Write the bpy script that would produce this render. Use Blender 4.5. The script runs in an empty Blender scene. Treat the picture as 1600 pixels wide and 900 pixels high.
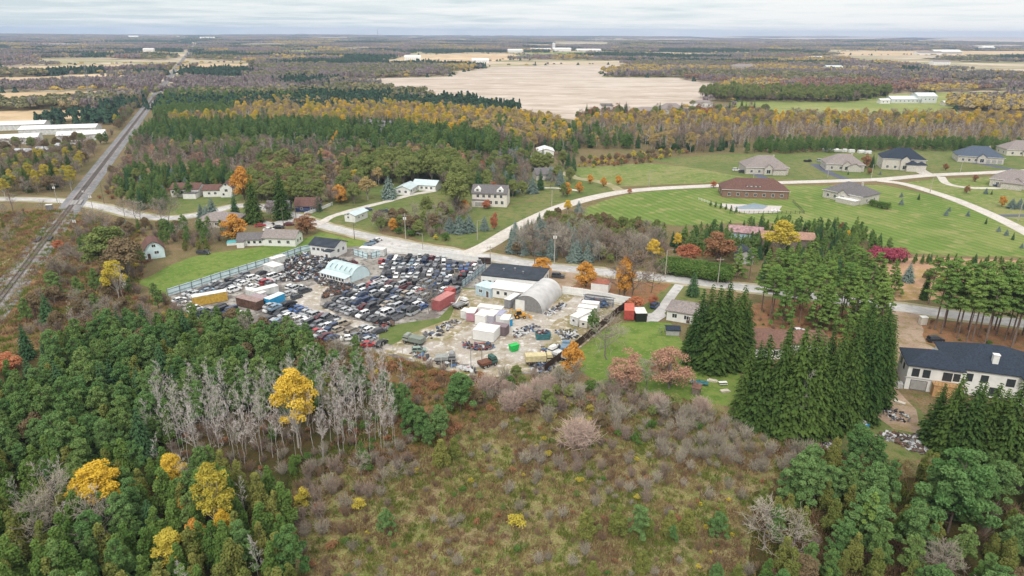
import bpy, math, random
import numpy as np
from mathutils import Vector, Matrix, noise as mnoise
R = math.radians
sc = bpy.context.scene
# ------------------------------------------------------------------ camera
F, CAMH, TH, RO = 1067.0, 80.0, R(20.6), R(0.3)
r0 = Vector((1, 0, 0)); u0 = Vector((0, math.sin(TH), math.cos(TH))); FW = Vector((0, math.cos(TH), -math.sin(TH)))
RT = r0*math.cos(RO)+u0*math.sin(RO); UP = u0*math.cos(RO)-r0*math.sin(RO)
cam_d = bpy.data.cameras.new('camera'); cam = bpy.data.objects.new('camera', cam_d)
sc.collection.objects.link(cam); sc.camera = cam
cam_d.sensor_width = 36; cam_d.lens = 36*F/1600; cam_d.clip_start = 1; cam_d.clip_end = 60000
cam.matrix_world = Matrix(((RT.x, UP.x, -FW.x, 0), (RT.y, UP.y, -FW.y, 0), (RT.z, UP.z, -FW.z, CAMH), (0, 0, 0, 1)))
# ------------------------------------------------------------------ light
SUN_EL, SUN_AZ = R(46), R(192)      # azimuth clockwise from +Y: behind the camera, to the left
w = bpy.data.worlds.new('World'); sc.world = w; w.use_nodes = True
nt = w.node_tree; N = nt.nodes; L = nt.links; N.clear()
out = N.new('ShaderNodeOutputWorld')
sky = N.new('ShaderNodeTexSky'); sky.sky_type = 'NISHITA'; sky.sun_disc = False
sky.sun_elevation = SUN_EL; sky.sun_rotation = SUN_AZ
b1 = N.new('ShaderNodeBackground'); b1.inputs[1].default_value = 0.1; L.new(sky.outputs[0], b1.inputs[0])
tc = N.new('ShaderNodeTexCoord'); sep = N.new('ShaderNodeSeparateXYZ'); L.new(tc.outputs['Generated'], sep.inputs[0])
def mth(op, a, b=None, tree=None):
    n = (tree or nt).nodes.new('ShaderNodeMath'); n.operation = op
    for i, v in enumerate((a, b)):
        if v is None: continue
        if isinstance(v, (int, float)): n.inputs[i].default_value = v
        else: (tree or nt).links.new(v, n.inputs[i])
    return n.outputs[0]
zz = mth('ADD', mth('MAXIMUM', sep.outputs[2], 0), 0.035)
cx = mth('DIVIDE', sep.outputs[0], zz); cy = mth('DIVIDE', sep.outputs[1], zz)
cmb = N.new('ShaderNodeCombineXYZ'); L.new(cx, cmb.inputs[0]); L.new(cy, cmb.inputs[1])
cn = N.new('ShaderNodeTexNoise'); cn.inputs['Scale'].default_value = 0.42; cn.inputs['Detail'].default_value = 7; cn.inputs['Roughness'].default_value = 0.6
L.new(cmb.outputs[0], cn.inputs['Vector'])
shift = mth('ADD', cn.outputs[0], mth('MULTIPLY', sep.outputs[0], 0.2))
cr = N.new('ShaderNodeValToRGB'); L.new(shift, cr.inputs[0])
cr.color_ramp.elements[0].position = 0.33; cr.color_ramp.elements[0].color = (0.66, 0.76, 0.80, 1)
cr.color_ramp.elements[1].position = 0.60; cr.color_ramp.elements[1].color = (0.97, 0.98, 0.98, 1)
e = cr.color_ramp.elements.new(0.46); e.color = (0.82, 0.89, 0.91, 1)
zen = N.new('ShaderNodeMapRange'); L.new(sep.outputs[2], zen.inputs[0])
zen.inputs[1].default_value = 0.1; zen.inputs[2].default_value = 0.8; zen.inputs[3].default_value = .80; zen.inputs[4].default_value = 1.45
b2 = N.new('ShaderNodeBackground'); neu = N.new('ShaderNodeMix'); neu.data_type = 'RGBA'; zf = N.new('ShaderNodeMapRange'); L.new(sep.outputs[2], zf.inputs[0]); zf.inputs[1].default_value = .06; zf.inputs[2].default_value = .35
L.new(zf.outputs[0], neu.inputs[0]); L.new(cr.outputs[0], neu.inputs[6]); neu.inputs[7].default_value = (.90, .88, .85, 1); L.new(neu.outputs[2], b2.inputs[0]); L.new(zen.outputs[0], b2.inputs[1])
ms = N.new('ShaderNodeMixShader'); ms.inputs[0].default_value = 0.93
L.new(b1.outputs[0], ms.inputs[1]); L.new(b2.outputs[0], ms.inputs[2]); L.new(ms.outputs[0], out.inputs[0])
sd = bpy.data.lights.new('sun', 'SUN'); sun = bpy.data.objects.new('sun', sd); sc.collection.objects.link(sun)
sd.energy = 1.5; sd.angle = R(10); sd.color = (1, 0.95, 0.87)
sv = Vector((math.sin(SUN_AZ)*math.cos(SUN_EL), math.cos(SUN_AZ)*math.cos(SUN_EL), math.sin(SUN_EL)))
sun.rotation_euler = sv.to_track_quat('Z', 'Y').to_euler(); sun.location = (0, 0, 200)
sc.view_settings.view_transform = 'Standard'; sc.view_settings.look = 'None'; sc.view_settings.gamma = 1
sc.view_settings.exposure = 0.34
sc.cycles.max_bounces = 5; sc.cycles.diffuse_bounces = 3; sc.cycles.glossy_bounces = 2
sc.cycles.transmission_bounces = 2; sc.cycles.transparent_max_bounces = 4; sc.cycles.volume_bounces = 0
sc.cycles.use_denoising = True
try: sc.cycles.denoiser = 'OPENIMAGEDENOISE'
except Exception: pass
# ------------------------------------------------------------------ helpers
COL = sc.collection
rng = np.random.default_rng(7); random.seed(7)
def G(px, py):
    px = float(px); py = float(py)
    d = FW+(px-800)/F*RT+(450-py)/F*UP; t = -CAMH/d.z
    return Vector((t*d.x, t*d.y, 0))
def HT(px, py, ty):
    g = G(px, py); d = FW+(px-800)/F*RT+(450-ty)/F*UP
    return CAMH+d.z*g.y/d.y
def PXOF(x, y, z=0):
    v = Vector((x, y, z-CAMH)); k = v.dot(FW)
    return 800+F*v.dot(RT)/k, 450-F*v.dot(UP)/k
def link(o, parent=None):
    COL.objects.link(o)
    if parent is not None: o.parent = parent
    return o
def tag(o, label=None, cat=None, group=None, kind=None):
    if label: o['label'] = label
    if cat: o['category'] = cat
    if group: o['group'] = group
    if kind: o['kind'] = kind
    return o
def thing(name, label, cat, loc=(0, 0, 0), rz=0, group=None):
    o = bpy.data.objects.new(name, None); link(o); o.location = loc; o.rotation_euler = (0, 0, rz)
    o.empty_display_size = .2
    return tag(o, label, cat, group)
class MB:
    def __init__(s): s.v = []; s.f = []; s.m = []
    def face(s, pts, mi=0):
        n = len(s.v); s.v += [tuple(p) for p in pts]; s.f.append(tuple(range(n, n+len(pts)))); s.m.append(mi)
    def poly(s, vs, fs, mi=0):
        n = len(s.v); s.v += [tuple(p) for p in vs]
        for f in fs: s.f.append(tuple(n+i for i in f)); s.m.append(mi)
        return s
    def box(s, x0, y0, z0, x1, y1, z1, mi=0, M=None):
        vs = [(x0,y0,z0),(x1,y0,z0),(x1,y1,z0),(x0,y1,z0),(x0,y0,z1),(x1,y0,z1),(x1,y1,z1),(x0,y1,z1)]
        if M is not None: vs = [M @ Vector(v) for v in vs]
        return s.poly(vs, [(3,2,1,0),(4,5,6,7),(0,1,5,4),(1,2,6,5),(2,3,7,6),(3,0,4,7)], mi)
    def frust(s, b, t, z0, z1, mi=0, M=None):   # b,t = (x0,y0,x1,y1)
        vs = [(b[0],b[1],z0),(b[2],b[1],z0),(b[2],b[3],z0),(b[0],b[3],z0),(t[0],t[1],z1),(t[2],t[1],z1),(t[2],t[3],z1),(t[0],t[3],z1)]
        if M is not None: vs = [M @ Vector(v) for v in vs]
        return s.poly(vs, [(3,2,1,0),(4,5,6,7),(0,1,5,4),(1,2,6,5),(2,3,7,6),(3,0,4,7)], mi)
    def prism(s, sec, x0, x1, axis='x', mi=0):   # sec: list of (a,z) ccw
        n = len(sec)
        if axis == 'x': vs = [(x0, a, z) for a, z in sec]+[(x1, a, z) for a, z in sec]
        else: vs = [(a, x0, z) for a, z in sec]+[(a, x1, z) for a, z in sec]
        fs = [tuple(range(n))[::-1], tuple(range(n, 2*n))]+[(i, (i+1) % n, n+(i+1) % n, n+i) for i in range(n)]
        return s.poly(vs, fs, mi)
    def tube(s, p, q, r1, r2=None, n=6, mi=0):
        p = Vector(p); q = Vector(q); r2 = r1 if r2 is None else r2
        d = (q-p).normalized(); a = d.orthogonal().normalized(); b = d.cross(a)
        vs = []
        for c, r in ((p, r1), (q, r2)):
            for i in range(n):
                t = 2*math.pi*i/n; vs.append(c+a*math.cos(t)*r+b*math.sin(t)*r)
        fs = [(i, (i+1) % n, n+(i+1) % n, n+i) for i in range(n)]+[tuple(range(n))[::-1], tuple(range(n, 2*n))]
        return s.poly(vs, fs, mi)
    def mesh(s, name, mats):
        me = bpy.data.meshes.new(name); me.from_pydata(s.v, [], s.f); me.polygons.foreach_set('material_index', s.m)
        for m in (mats if isinstance(mats, (list, tuple)) else [mats]): me.materials.append(m)
        me.update(); return me
    def build(s, name, mats, parent=None, loc=None, rz=0):
        o = bpy.data.objects.new(name, s.mesh(name, mats)); link(o, parent)
        if loc is not None: o.location = loc
        if rz: o.rotation_euler = (0, 0, rz)
        return o
# ------------------------------------------------------------------ materials
def srgb(c):
    return tuple(((x/255)/12.92 if x/255 <= 0.04045 else (((x/255)+0.055)/1.055)**2.4) for x in c)
MATS = {}
def mat(name, col, rough=0.8, spec=0.3, metal=0, var=0.12, scale=1.5, bump=0):
    if name in MATS: return MATS[name]
    m = bpy.data.materials.new(name); m.use_nodes = True; t = m.node_tree; b = t.nodes['Principled BSDF']
    b.inputs['Roughness'].default_value = rough; b.inputs['Specular IOR Level'].default_value = spec; b.inputs['Metallic'].default_value = metal
    if var:
        tc = t.nodes.new('ShaderNodeNewGeometry'); nz = t.nodes.new('ShaderNodeTexNoise'); nz.inputs['Scale'].default_value = scale; nz.inputs['Detail'].default_value = 4
        t.links.new(tc.outputs['Position'], nz.inputs['Vector'])
        mr = t.nodes.new('ShaderNodeMapRange'); t.links.new(nz.outputs[0], mr.inputs[0]); mr.inputs[1].default_value = .3; mr.inputs[2].default_value = .7
        mr.inputs[3].default_value = 1-var*1.6; mr.inputs[4].default_value = 1+var
        mx = t.nodes.new('ShaderNodeVectorMath'); mx.operation = 'SCALE'; mx.inputs[0].default_value = col; t.links.new(mr.outputs[0], mx.inputs['Scale'])
        t.links.new(mx.outputs[0], b.inputs['Base Color'])
    else: b.inputs['Base Color'].default_value = (*col, 1)
    MATS[name] = m; return m
def gmat(name, cols, s1=0.03, s2=0.4, s3=3.0, var=0.25, stripe=None, stretch=None):
    """ground: two broad tones mixed by a wide noise, a third by a middle one, fine grain"""
    m = bpy.data.materials.new(name); m.use_nodes = True; t = m.node_tree; b = t.nodes['Principled BSDF']; NN = t.nodes
    b.inputs['Roughness'].default_value = 0.95; b.inputs['Specular IOR Level'].default_value = 0.1
    g = NN.new('ShaderNodeNewGeometry')
    gp = g.outputs['Position']
    if stretch:
        vm = NN.new('ShaderNodeVectorMath'); vm.operation = 'MULTIPLY'; t.links.new(gp, vm.inputs[0]); vm.inputs[1].default_value = stretch; gp = vm.outputs[0]
    def nz(s, d=5, r=.6):
        n = NN.new('ShaderNodeTexNoise'); n.inputs['Scale'].default_value = s; n.inputs['Detail'].default_value = d; n.inputs['Roughness'].default_value = r
        t.links.new(gp, n.inputs['Vector']); return n.outputs[0]
    def rng_(v, a, b_, lo=0, hi=1):
        r = NN.new('ShaderNodeMapRange'); t.links.new(v, r.inputs[0]); r.inputs[1].default_value = a; r.inputs[2].default_value = b_; r.inputs[3].default_value = lo; r.inputs[4].default_value = hi; return r.outputs[0]
    def mix(f, a, b_):
        x = NN.new('ShaderNodeMix'); x.data_type = 'RGBA'; t.links.new(f, x.inputs[0])
        for i, v in ((6, a), (7, b_)):
            if isinstance(v, tuple): x.inputs[i].default_value = (*v, 1)
            else: t.links.new(v, x.inputs[i])
        return x.outputs[2]
    c = mix(rng_(nz(s1), .42, .58), cols[0], cols[1])
    if len(cols) > 2: c = mix(rng_(nz(s2), .47, .66), c, cols[2])
    if len(cols) > 3: c = mix(rng_(nz(s2*2.7), .53, .64), c, cols[3])
    fine = rng_(nz(s3, 3), .3, .7, 1-var*1.3, 1+var)
    if stripe:
        sp = NN.new('ShaderNodeVectorMath'); sp.operation = 'DOT_PRODUCT'; t.links.new(g.outputs['Position'], sp.inputs[0]); sp.inputs[1].default_value = (*stripe[0], 0)
        s_ = mth('SINE', mth('MULTIPLY', sp.outputs['Value'], 2*math.pi/stripe[1], t), None, t)
        k = rng_(s_, -.5, .5, 1-stripe[2], 1+stripe[2]); fine = mth('MULTIPLY', fine, k, t)
    mx = NN.new('ShaderNodeVectorMath'); mx.operation = 'SCALE'; t.links.new(c, mx.inputs[0]); t.links.new(fine, mx.inputs['Scale'])
    t.links.new(mx.outputs[0], b.inputs['Base Color'])
    return m
def leafmat(name, ca, cb, transl=0.14, tintamt=0.5):
    """foliage: object-random mix of two leaf colours, leaf-to-leaf tint from the mesh attribute"""
    m = bpy.data.materials.new(name); m.use_nodes = True; t = m.node_tree; NN = t.nodes; NN.clear()
    o = NN.new('ShaderNodeOutputMaterial'); oi = NN.new('ShaderNodeObjectInfo'); at = NN.new('ShaderNodeAttribute'); at.attribute_name = 'tint'
    f = mth('ADD', mth('MULTIPLY', oi.outputs['Random'], 1-tintamt, t), mth('MULTIPLY', at.outputs['Fac'], tintamt, t), t)
    x = NN.new('ShaderNodeMix'); x.data_type = 'RGBA'; t.links.new(f, x.inputs[0]); x.inputs[6].default_value = (*ca, 1); x.inputs[7].default_value = (*cb, 1)
    d = NN.new('ShaderNodeBsdfDiffuse'); t.links.new(x.outputs[2], d.inputs[0])
    tr = NN.new('ShaderNodeBsdfTranslucent'); t.links.new(x.outputs[2], tr.inputs[0])
    mm = NN.new('ShaderNodeMixShader'); mm.inputs[0].default_value = transl
    t.links.new(d.outputs[0], mm.inputs[1]); t.links.new(tr.outputs[0], mm.inputs[2]); t.links.new(mm.outputs[0], o.inputs[0])
    MATS[name] = m; return m
S = srgb
WHITE = mat('white_siding', (.74, .74, .72), .6, var=.06, scale=.8)
DIRTYWHITE = mat('dirty_white_panel', (.62, .63, .62), .6, var=.18, scale=.7)
CREAM = mat('cream_siding', (.6, .57, .5), .7, var=.08)
STONE = mat('pale_stone', (.52, .49, .44), .85, var=.22, scale=2.5)
BRICK = mat('brown_brick', (.24, .15, .11), .85, var=.22, scale=3)
STUCCO = mat('grey_stucco', (.42, .42, .41), .8, var=.1)
ICE = mat('pale_blue_metal', (.62, .78, .82), .45, .5, var=.1, scale=.5)
BLUEWALL = mat('faded_blue_siding', (.36, .50, .58), .7, var=.1)
ROOFGREY = mat('grey_shingle', (.16, .15, .155), .9, .1, var=.22, scale=2.2)
ROOFTAUPE = mat('taupe_shingle', (.27, .235, .225), .9, .1, var=.2, scale=2.2)
ROOFNAVY = mat('dark_navy_shingle', (.030, .042, .062), .85, .2, var=.22, scale=2.5)
ROOFDARK = mat('charcoal_roofing', (.040, .050, .066), .8, .2, var=.2, scale=.5)
ROOFRED = mat('dark_red_shingle', (.15, .085, .072), .85, .1, var=.2, scale=2)
ROOFBROWN = mat('brown_shingle', (.20, .115, .09), .85, .1, var=.2, scale=2)
ROOFBLUE = mat('blue_grey_shingle', (.14, .19, .24), .85, .1, var=.15, scale=2)
ROOFICE = mat('pale_metal_roof', (.50, .60, .62), .4, .5, var=.08, scale=.4)
ROOFMETAL = mat('silver_metal_roof', (.42, .40, .40), .4, .5, .3, var=.2, scale=.5)
RUST = mat('rusty_steel', (.17, .075, .045), .8, var=.35, scale=3)
GLASS = mat('window_glass', (.03, .04, .05), .12, .8, var=0)
TRIM = mat('white_trim', (.78, .78, .77), .5, var=0)
DARKTRIM = mat('black_trim', (.03, .03, .032), .5, var=0)
WOOD = mat('raw_plywood', (.50, .30, .14), .8, var=.18, scale=2)
GREYWOOD = mat('weathered_wood', (.19, .16, .13), .9, var=.25, scale=3)
DARKWOOD = mat('dark_brown_fence', (.055, .034, .026), .8, var=.3, scale=2)
STEEL = mat('galvanised_steel', (.33, .34, .35), .5, .5, .5, var=.15)
POLE = mat('pale_pole', (.38, .35, .30), .8, var=.12)
POLEDARK = mat('old_wooden_pole', (.16, .13, .11), .9, var=.2)
CONCRETE = mat('concrete', (.42, .41, .39), .9, var=.15)
TYRE = mat('tyre_rubber', (.02, .02, .02), .85, var=0)
BARK = mat('brown_bark', (.13, .10, .08), .95, var=.2, scale=4)
BARKPALE = mat('pale_bark', (.43, .40, .36), .9, var=.2, scale=3)
BARKGREY = mat('grey_bark', (.24, .21, .19), .95, var=.2, scale=3)
BLACK = mat('black_paint', (.018, .018, .02), .4, .5, var=0)
YEL = mat('yellow_paint', (.55, .36, .07), .5, var=.18)
REDP = mat('faded_red_paint', (.42, .08, .07), .5, var=.15)
PINK = mat('faded_pink_paint', (.46, .25, .30), .6, var=.12)
LAV = mat('pale_lilac_paint', (.42, .40, .46), .6, var=.12)
CYANP = mat('bright_blue_paint', (.03, .33, .62), .5, var=.1)
GREENP = mat('bright_green_paint', (.02, .48, .09), .5, var=.1)
TEALP = mat('teal_paint', (.05, .16, .18), .5, var=.25)
BROWNP = mat('brown_container', (.13, .075, .055), .7, var=.3)
BLUETARP = mat('blue_tarp', (.04, .25, .55), .6, var=.15)
CREAMY = mat('cream_paint', (.55, .48, .28), .6, var=.12)
ORANGEP = mat('machine_orange', (.60, .30, .05), .5, var=.12)
POOL = mat('pool_cover', (.22, .30, .36), .3, .6, var=.1, scale=.5)
# ------------------------------------------------------------------ ground sheets
def jitter_poly(pts, step, amp, seed=0):
    out = []
    n = len(pts)
    for i in range(n):
        a, b = pts[i], pts[(i+1) % n]; d = (b-a).length; k = max(1, min(60, int(d/step)))
        nrm = Vector((-(b-a).y, (b-a).x, 0)); nrm = nrm.normalized() if nrm.length else nrm
        for j in range(k):
            p = a.lerp(b, j/k); w_ = mnoise.noise(Vector((p.x/step*.35+seed, p.y/step*.35, seed)))
            out.append(p+nrm*w_*amp*2)
    return out
ZC = [0]
def sheet(name, px, m, z, step=4, amp=.8, kind='structure', label=None, ground=False):
    ZC[0] += 1; z = .006+.0007*ZC[0] if z < .05 else z
    pts = [(G(*p) if not ground else Vector((p[0], p[1], 0))) for p in px]
    far = sum(p.length for p in pts)/len(pts)
    if far > 500: step = far/60; amp = step*.35
    pts = jitter_poly(pts, step, amp, hash(name) % 7 if False else len(px)) if amp else pts
    mb = MB(); mb.face([(p.x, p.y, z) for p in pts]); o = mb.build(name, m)
    # faces up
    if o.data.polygons[0].normal.z < 0: o.data.flip_normals()
    return tag(o, label, None, None, kind)
def catmull(pts, k=10):
    out = []; P = [pts[0]*2-pts[1]]+pts+[pts[-1]*2-pts[-2]]
    for i in range(1, len(P)-2):
        for j in range(k):
            t = j/k; a, b, c, d = P[i-1:i+3]
            out.append(.5*((2*b)+(c-a)*t+(2*a-5*b+4*c-d)*t*t+(3*b-a-3*c+d)*t*t*t))
    out.append(P[-2]); return out
ROADS = []
def ribbon(name, px, wid, m, z, k=10, kind='structure', h=0, label=None, amp=0.0, road=True):
    pts = catmull([G(*p) for p in px], k); mb = MB(); vs = []
    if road: ROADS.append((np.array([(p.x, p.y) for p in pts]), wid/2))
    for i, p in enumerate(pts):
        t = (pts[min(i+1, len(pts)-1)]-pts[max(i-1, 0)]).normalized(); n = Vector((-t.y, t.x, 0))
        ww = wid/2+amp*mnoise.noise(p*.21); w2 = wid/2+amp*mnoise.noise(p*.21+Vector((9, 4, 0)))
        vs += [p-n*w2+Vector((0, 0, z)), p+n*ww+Vector((0, 0, z))]
    mb.poly(vs, [(2*i, 2*i+2, 2*i+3, 2*i+1) for i in range(len(pts)-1)])
    o = mb.build(name, m)
    if o.data.polygons[0].normal.z < 0: o.data.flip_normals()
    return tag(o, label, None, None, kind)
# ------------------------------------------------------------------ ground and fields
TAN = gmat('stubble_field', [S((178, 164, 150)), S((190, 178, 166)), S((160, 146, 130)), S((200, 190, 180))], .012, .03, .2, .08, stretch=(.28, 1, 1))
FARG = gmat('far_open_land', [S((150, 140, 112)), S((184, 168, 144)), S((132, 136, 92)), S((204, 190, 172))], .004, .006, .05, .12, stretch=(.4, 1, 1))
TANB = gmat('dry_field', [S((190, 165, 132)), S((206, 184, 152)), S((170, 150, 118))], .006, .02, .3, .08)
FIELDGREEN = gmat('far_pasture', [S((124, 134, 76)), S((150, 150, 96)), S((112, 128, 70))], .01, .04, .3, .1)
ROUGH = gmat('rough_ground', [S((112, 104, 74)), S((128, 110, 84)), S((96, 100, 58)), S((120, 96, 72))], .02, .25, 2.2, .3)
MEADOW = gmat('autumn_meadow', [S((128, 124, 78)), S((130, 118, 86)), S((102, 112, 60)), S((124, 106, 82))], .05, .3, 3.0, .36)
BROWNG = gmat('brown_brush_floor', [S((124, 92, 66)), S((140, 112, 78)), S((100, 96, 56))], .05, .4, 3, .3)
LAWN = gmat('bright_lawn', [S((96, 122, 54)), S((112, 130, 64)), S((86, 112, 48)), S((126, 128, 76))], .05, .3, 4, .12)
LAWN2 = gmat('mown_grass', [S((106, 124, 64)), S((130, 132, 84)), S((96, 116, 58)), S((144, 138, 96))], .03, .15, 3, .14)
LAWN3 = gmat('dull_grass', [S((100, 112, 64)), S((118, 118, 76)), S((84, 104, 52))], .04, .3, 3, .2)
ORANGEG = gmat('fallen_leaves', [S((140, 102, 76)), S((150, 112, 84)), S((108, 102, 64)), S((158, 108, 76))], .08, .5, 4, .25)
FLOOR = gmat('forest_floor', [S((66, 66, 36)), S((80, 66, 42)), S((56, 62, 30))], .05, .4, 3, .3)
DIRT = gmat('bare_dirt', [S((168, 148, 130)), S((150, 128, 110)), S((132, 118, 84))], .06, .3, 2, .15)
GRAVEL = gmat('yard_gravel', [S((180, 174, 166)), S((164, 156, 146)), S((140, 128, 104)), S((200, 197, 192))], .08, .2, 2.5, .14)
YDIRT = gmat('yard_dirt', [S((142, 130, 100)), S((168, 158, 142)), S((120, 116, 74)), S((196, 190, 180))], .08, .2, 2.5, .18)
GRAVELDARK = gmat('oily_gravel', [S((140, 136, 130)), S((116, 110, 106)), S((172, 168, 162)), S((92, 88, 84))], .07, .22, 2.5, .18)
ASPH = gmat('road_asphalt', [S((184, 182, 180)), S((170, 168, 166)), S((196, 194, 192)), S((158, 156, 154))], .05, .22, 3, .07)
CHIP = gmat('pale_road', [S((196, 190, 182)), S((186, 180, 172)), S((204, 200, 194)), S((172, 166, 158))], .04, .25, 3, .06)
ASPHD = gmat('driveway_asphalt', [S((96, 100, 112)), S((88, 92, 104))], .1, .3, 3, .08)
BALLAST = gmat('railway_ballast', [S((140, 136, 136)), S((122, 118, 118)), S((156, 152, 150))], .05, .6, 4, .15)
VERGE = gmat('road_shoulder', [S((168, 158, 138)), S((140, 136, 96)), S((150, 146, 110))], .08, .4, 3, .15)

# base: a fan of rings out to the horizon, rolling slightly far away
def terr(x, y):
    r = math.hypot(x, y)
    if r < 2800: return 0.0
    k = min(1, (r-2800)/5000)
    return k*(mnoise.noise(Vector((x/2600, y/2600, 3.1)))*26+mnoise.noise(Vector((x/900, y/900, 7.7)))*7)-k*6
rad = [0, 40, 80, 120, 200, 300, 450, 700, 1000, 1500, 2200, 2800, 3200, 3600, 4100, 4700, 5400, 6200, 7200, 8400, 9800, 11500, 13500]
NA = 96; vs = [(0, 0, 0)]; fs = []
for i, r in enumerate(rad[1:]):
    for j in range(NA):
        a = 2*math.pi*j/NA; x, y = r*math.sin(a), r*math.cos(a); vs.append((x, y, terr(x, y)))
for j in range(NA): fs.append((0, 1+(j+1) % NA, 1+j))
for i in range(len(rad)-2):
    for j in range(NA):
        a = 1+i*NA+j; b = 1+i*NA+(j+1) % NA; fs.append((a, b, b+NA, a+NA))
mb = MB(); mb.poly(vs, fs); mb.m = [0 if i < NA+NA*7 else 1 for i in range(len(fs))]; tag(mb.build('ground', [ROUGH, FARG]), kind='structure')
for o in [bpy.data.objects['ground']]:
    if o.data.polygons[200].normal.z < 0: o.data.flip_normals()

FIELDS = []     # polygons (ground) kept free of far woods
def field(name, px, m, z, label=None, clear=True, **k):
    o = sheet(name, px, m, z, label=label, **k)
    if clear: FIELDS.append(np.array([(G(*p).x, G(*p).y) for p in px]))
    return o
field('stubble_field', [(540, 128), (600, 122), (700, 120), (722, 112), (770, 105), (850, 102), (985, 101), (1000, 103), (940, 116), (945, 121), (1060, 122), (1120, 133), (1130, 140), (1110, 160), (1070, 172), (985, 180), (900, 188), (840, 176), (760, 163), (700, 158), (600, 140)], TAN, .02)
for px_ in ([(-60, 108), (-60, 116), (100, 115), (180, 110), (262, 107), (268, 100), (150, 101), (0, 105)],
            [(-60, 122), (-60, 136), (60, 133), (140, 128), (200, 118), (255, 112), (180, 114), (60, 120)],
            [(-60, 146), (-60, 166), (60, 163), (170, 155), (190, 143), (150, 142), (60, 144)],
            [(-60, 176), (-60, 196), (60, 190), (160, 182), (170, 172), (80, 172)],
            [(282, 112), (285, 100), (350, 99), (400, 102), (400, 110), (330, 113)],
            [(600, 96), (640, 86), (760, 84), (840, 86), (840, 90), (760, 97), (700, 100)],
            [(1290, 86), (1290, 81), (1440, 79), (1640, 80), (1640, 88), (1440, 87)],
            [(1000, 86), (1200, 81), (1200, 85), (1060, 90)],
            [(1270, 131), (1380, 128), (1640, 127), (1640, 133), (1400, 136)]):
    field('dry_field', px_, TANB, .03)
for px_ in ([(800, 85), (880, 81), (950, 81), (940, 85), (850, 90)],
            [(1140, 157), (1340, 158), (1350, 149), (1460, 145), (1640, 142), (1640, 153), (1500, 155), (1490, 178), (1350, 180), (1140, 180)],
            [(440, 79), (560, 76), (560, 79), (450, 82)]):
    field('pasture', px_, FIELDGREEN, .03)
# pale fields far off on the right, and other strips near the horizon
for cx_, cy_, sx, sy in ((1330, 61, 150, 3.4), (1520, 62, 140, 4.4), (1250, 57.5, 120, 1.4), (1180, 58.5, 90, 1.2), (950, 63, 60, 1), (1060, 62, 60, 1), (520, 59, 40, .8), (230, 57, 60, 1), (300, 58, 40, .8), (40, 53, 60, .8), (700, 62, 40, .7), (380, 62, 50, .8), (1560, 72, 60, 1), (1500, 92, 40, 1.2), (100, 70, 60, .8), (420, 70, 40, .9)):
    pp = [(cx_-sx, cy_-sy*.3), (cx_-sx*.5, cy_-sy), (cx_+sx*.4, cy_-sy), (cx_+sx, cy_), (cx_+sx*.5, cy_+sy), (cx_-sx*.6, cy_+sy)]
    FIELDS.append(np.array([(G(*p).x, G(*p).y) for p in pp]))
    pts = jitter_poly([G(*p) for p in pp], 400, 60); c = sum(pts, Vector())/len(pts)
    mb = MB(); n = len(pts); K = 8; vs = []
    for k_ in range(K+1):
        for p in pts:
            q = c.lerp(p, k_/K); vs.append((q.x, q.y, max(terr(q.x, q.y), 0)*1.0+terr(q.x, q.y)*0+4))
    mb.poly(vs, [(k_*n+i, k_*n+(i+1) % n, (k_+1)*n+(i+1) % n, (k_+1)*n+i) for k_ in range(K) for i in range(n)])
    tag(mb.build('far_field', TAN), kind='structure')
# near zones
sheet('meadow', [(440, 740), (560, 660), (640, 600), (700, 590), (780, 590), (900, 600), (1080, 610), (1250, 690), (1420, 720), (1640, 760), (1700, 1100), (400, 1100)], MEADOW, .02)
sheet('brushy_slope', [(540, 560), (600, 548), (700, 575), (790, 590), (830, 600), (760, 640), (700, 690), (620, 720), (560, 690), (500, 640)], BROWNG, .03)
sheet('forest_floor', [(-200, 520), (60, 545), (120, 510), (230, 492), (300, 515), (420, 530), (540, 560), (600, 620), (560, 720), (460, 760), (450, 1100), (-300, 1100)], FLOOR, .025)
sheet('forest_floor', [(1180, 770), (1300, 735), (1450, 750), (1700, 740), (1800, 1100), (1140, 1100)], FLOOR, .03)
sheet('brushy_slope', [(-100, 420), (-60, 330), (90, 325), (200, 345), (235, 400), (205, 460), (180, 490), (60, 560), (-150, 600)], BROWNG, .022)
sheet('lawn', [(212, 440), (262, 462), (330, 442), (400, 420), (478, 394), (500, 388), (590, 385), (585, 376), (540, 372), (500, 362), (478, 372), (440, 378), (390, 388), (330, 396), (300, 402), (262, 418)], LAWN, .03)
sheet('lawn', [(258, 338), (262, 305), (380, 290), (480, 270), (700, 262), (740, 255), (900, 262), (960, 292), (900, 300), (740, 330), (700, 345), (600, 352), (480, 346), (420, 340), (340, 330)], LAWN3, .03)
sheet('lawn', [(505, 342), (540, 332), (600, 318), (650, 310), (668, 330), (600, 350), (590, 364), (560, 360)], LAWN3, .03)
sheet('lawn', [(600, 352), (680, 352), (700, 340), (730, 320), (790, 322), (830, 315), (900, 290), (965, 292), (960, 299), (900, 310), (850, 332), (800, 352), (755, 382), (728, 388), (660, 376)], LAWN3, .031)
sheet('lawn', [(895, 262), (1010, 255), (1100, 262), (1210, 262), (1215, 284), (1100, 286), (1000, 290), (960, 292), (905, 276)], LAWN2, .03)
sheet('lawn', [(1010, 248), (1180, 240), (1320, 236), (1460, 232), (1700, 228), (1700, 262), (1560, 266), (1440, 272), (1380, 279), (1200, 283), (1080, 262)], LAWN3, .034)
LS = (G(1596, 393)-G(1300, 313)).normalized(); LSn = (-LS.y, LS.x)
LAWNS = gmat('striped_lawn', [S((100, 122, 58)), S((118, 130, 72)), S((94, 116, 54)), S((132, 134, 84))], .02, .05, 3, .10, stripe=(LSn, 4.0, .09))
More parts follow.
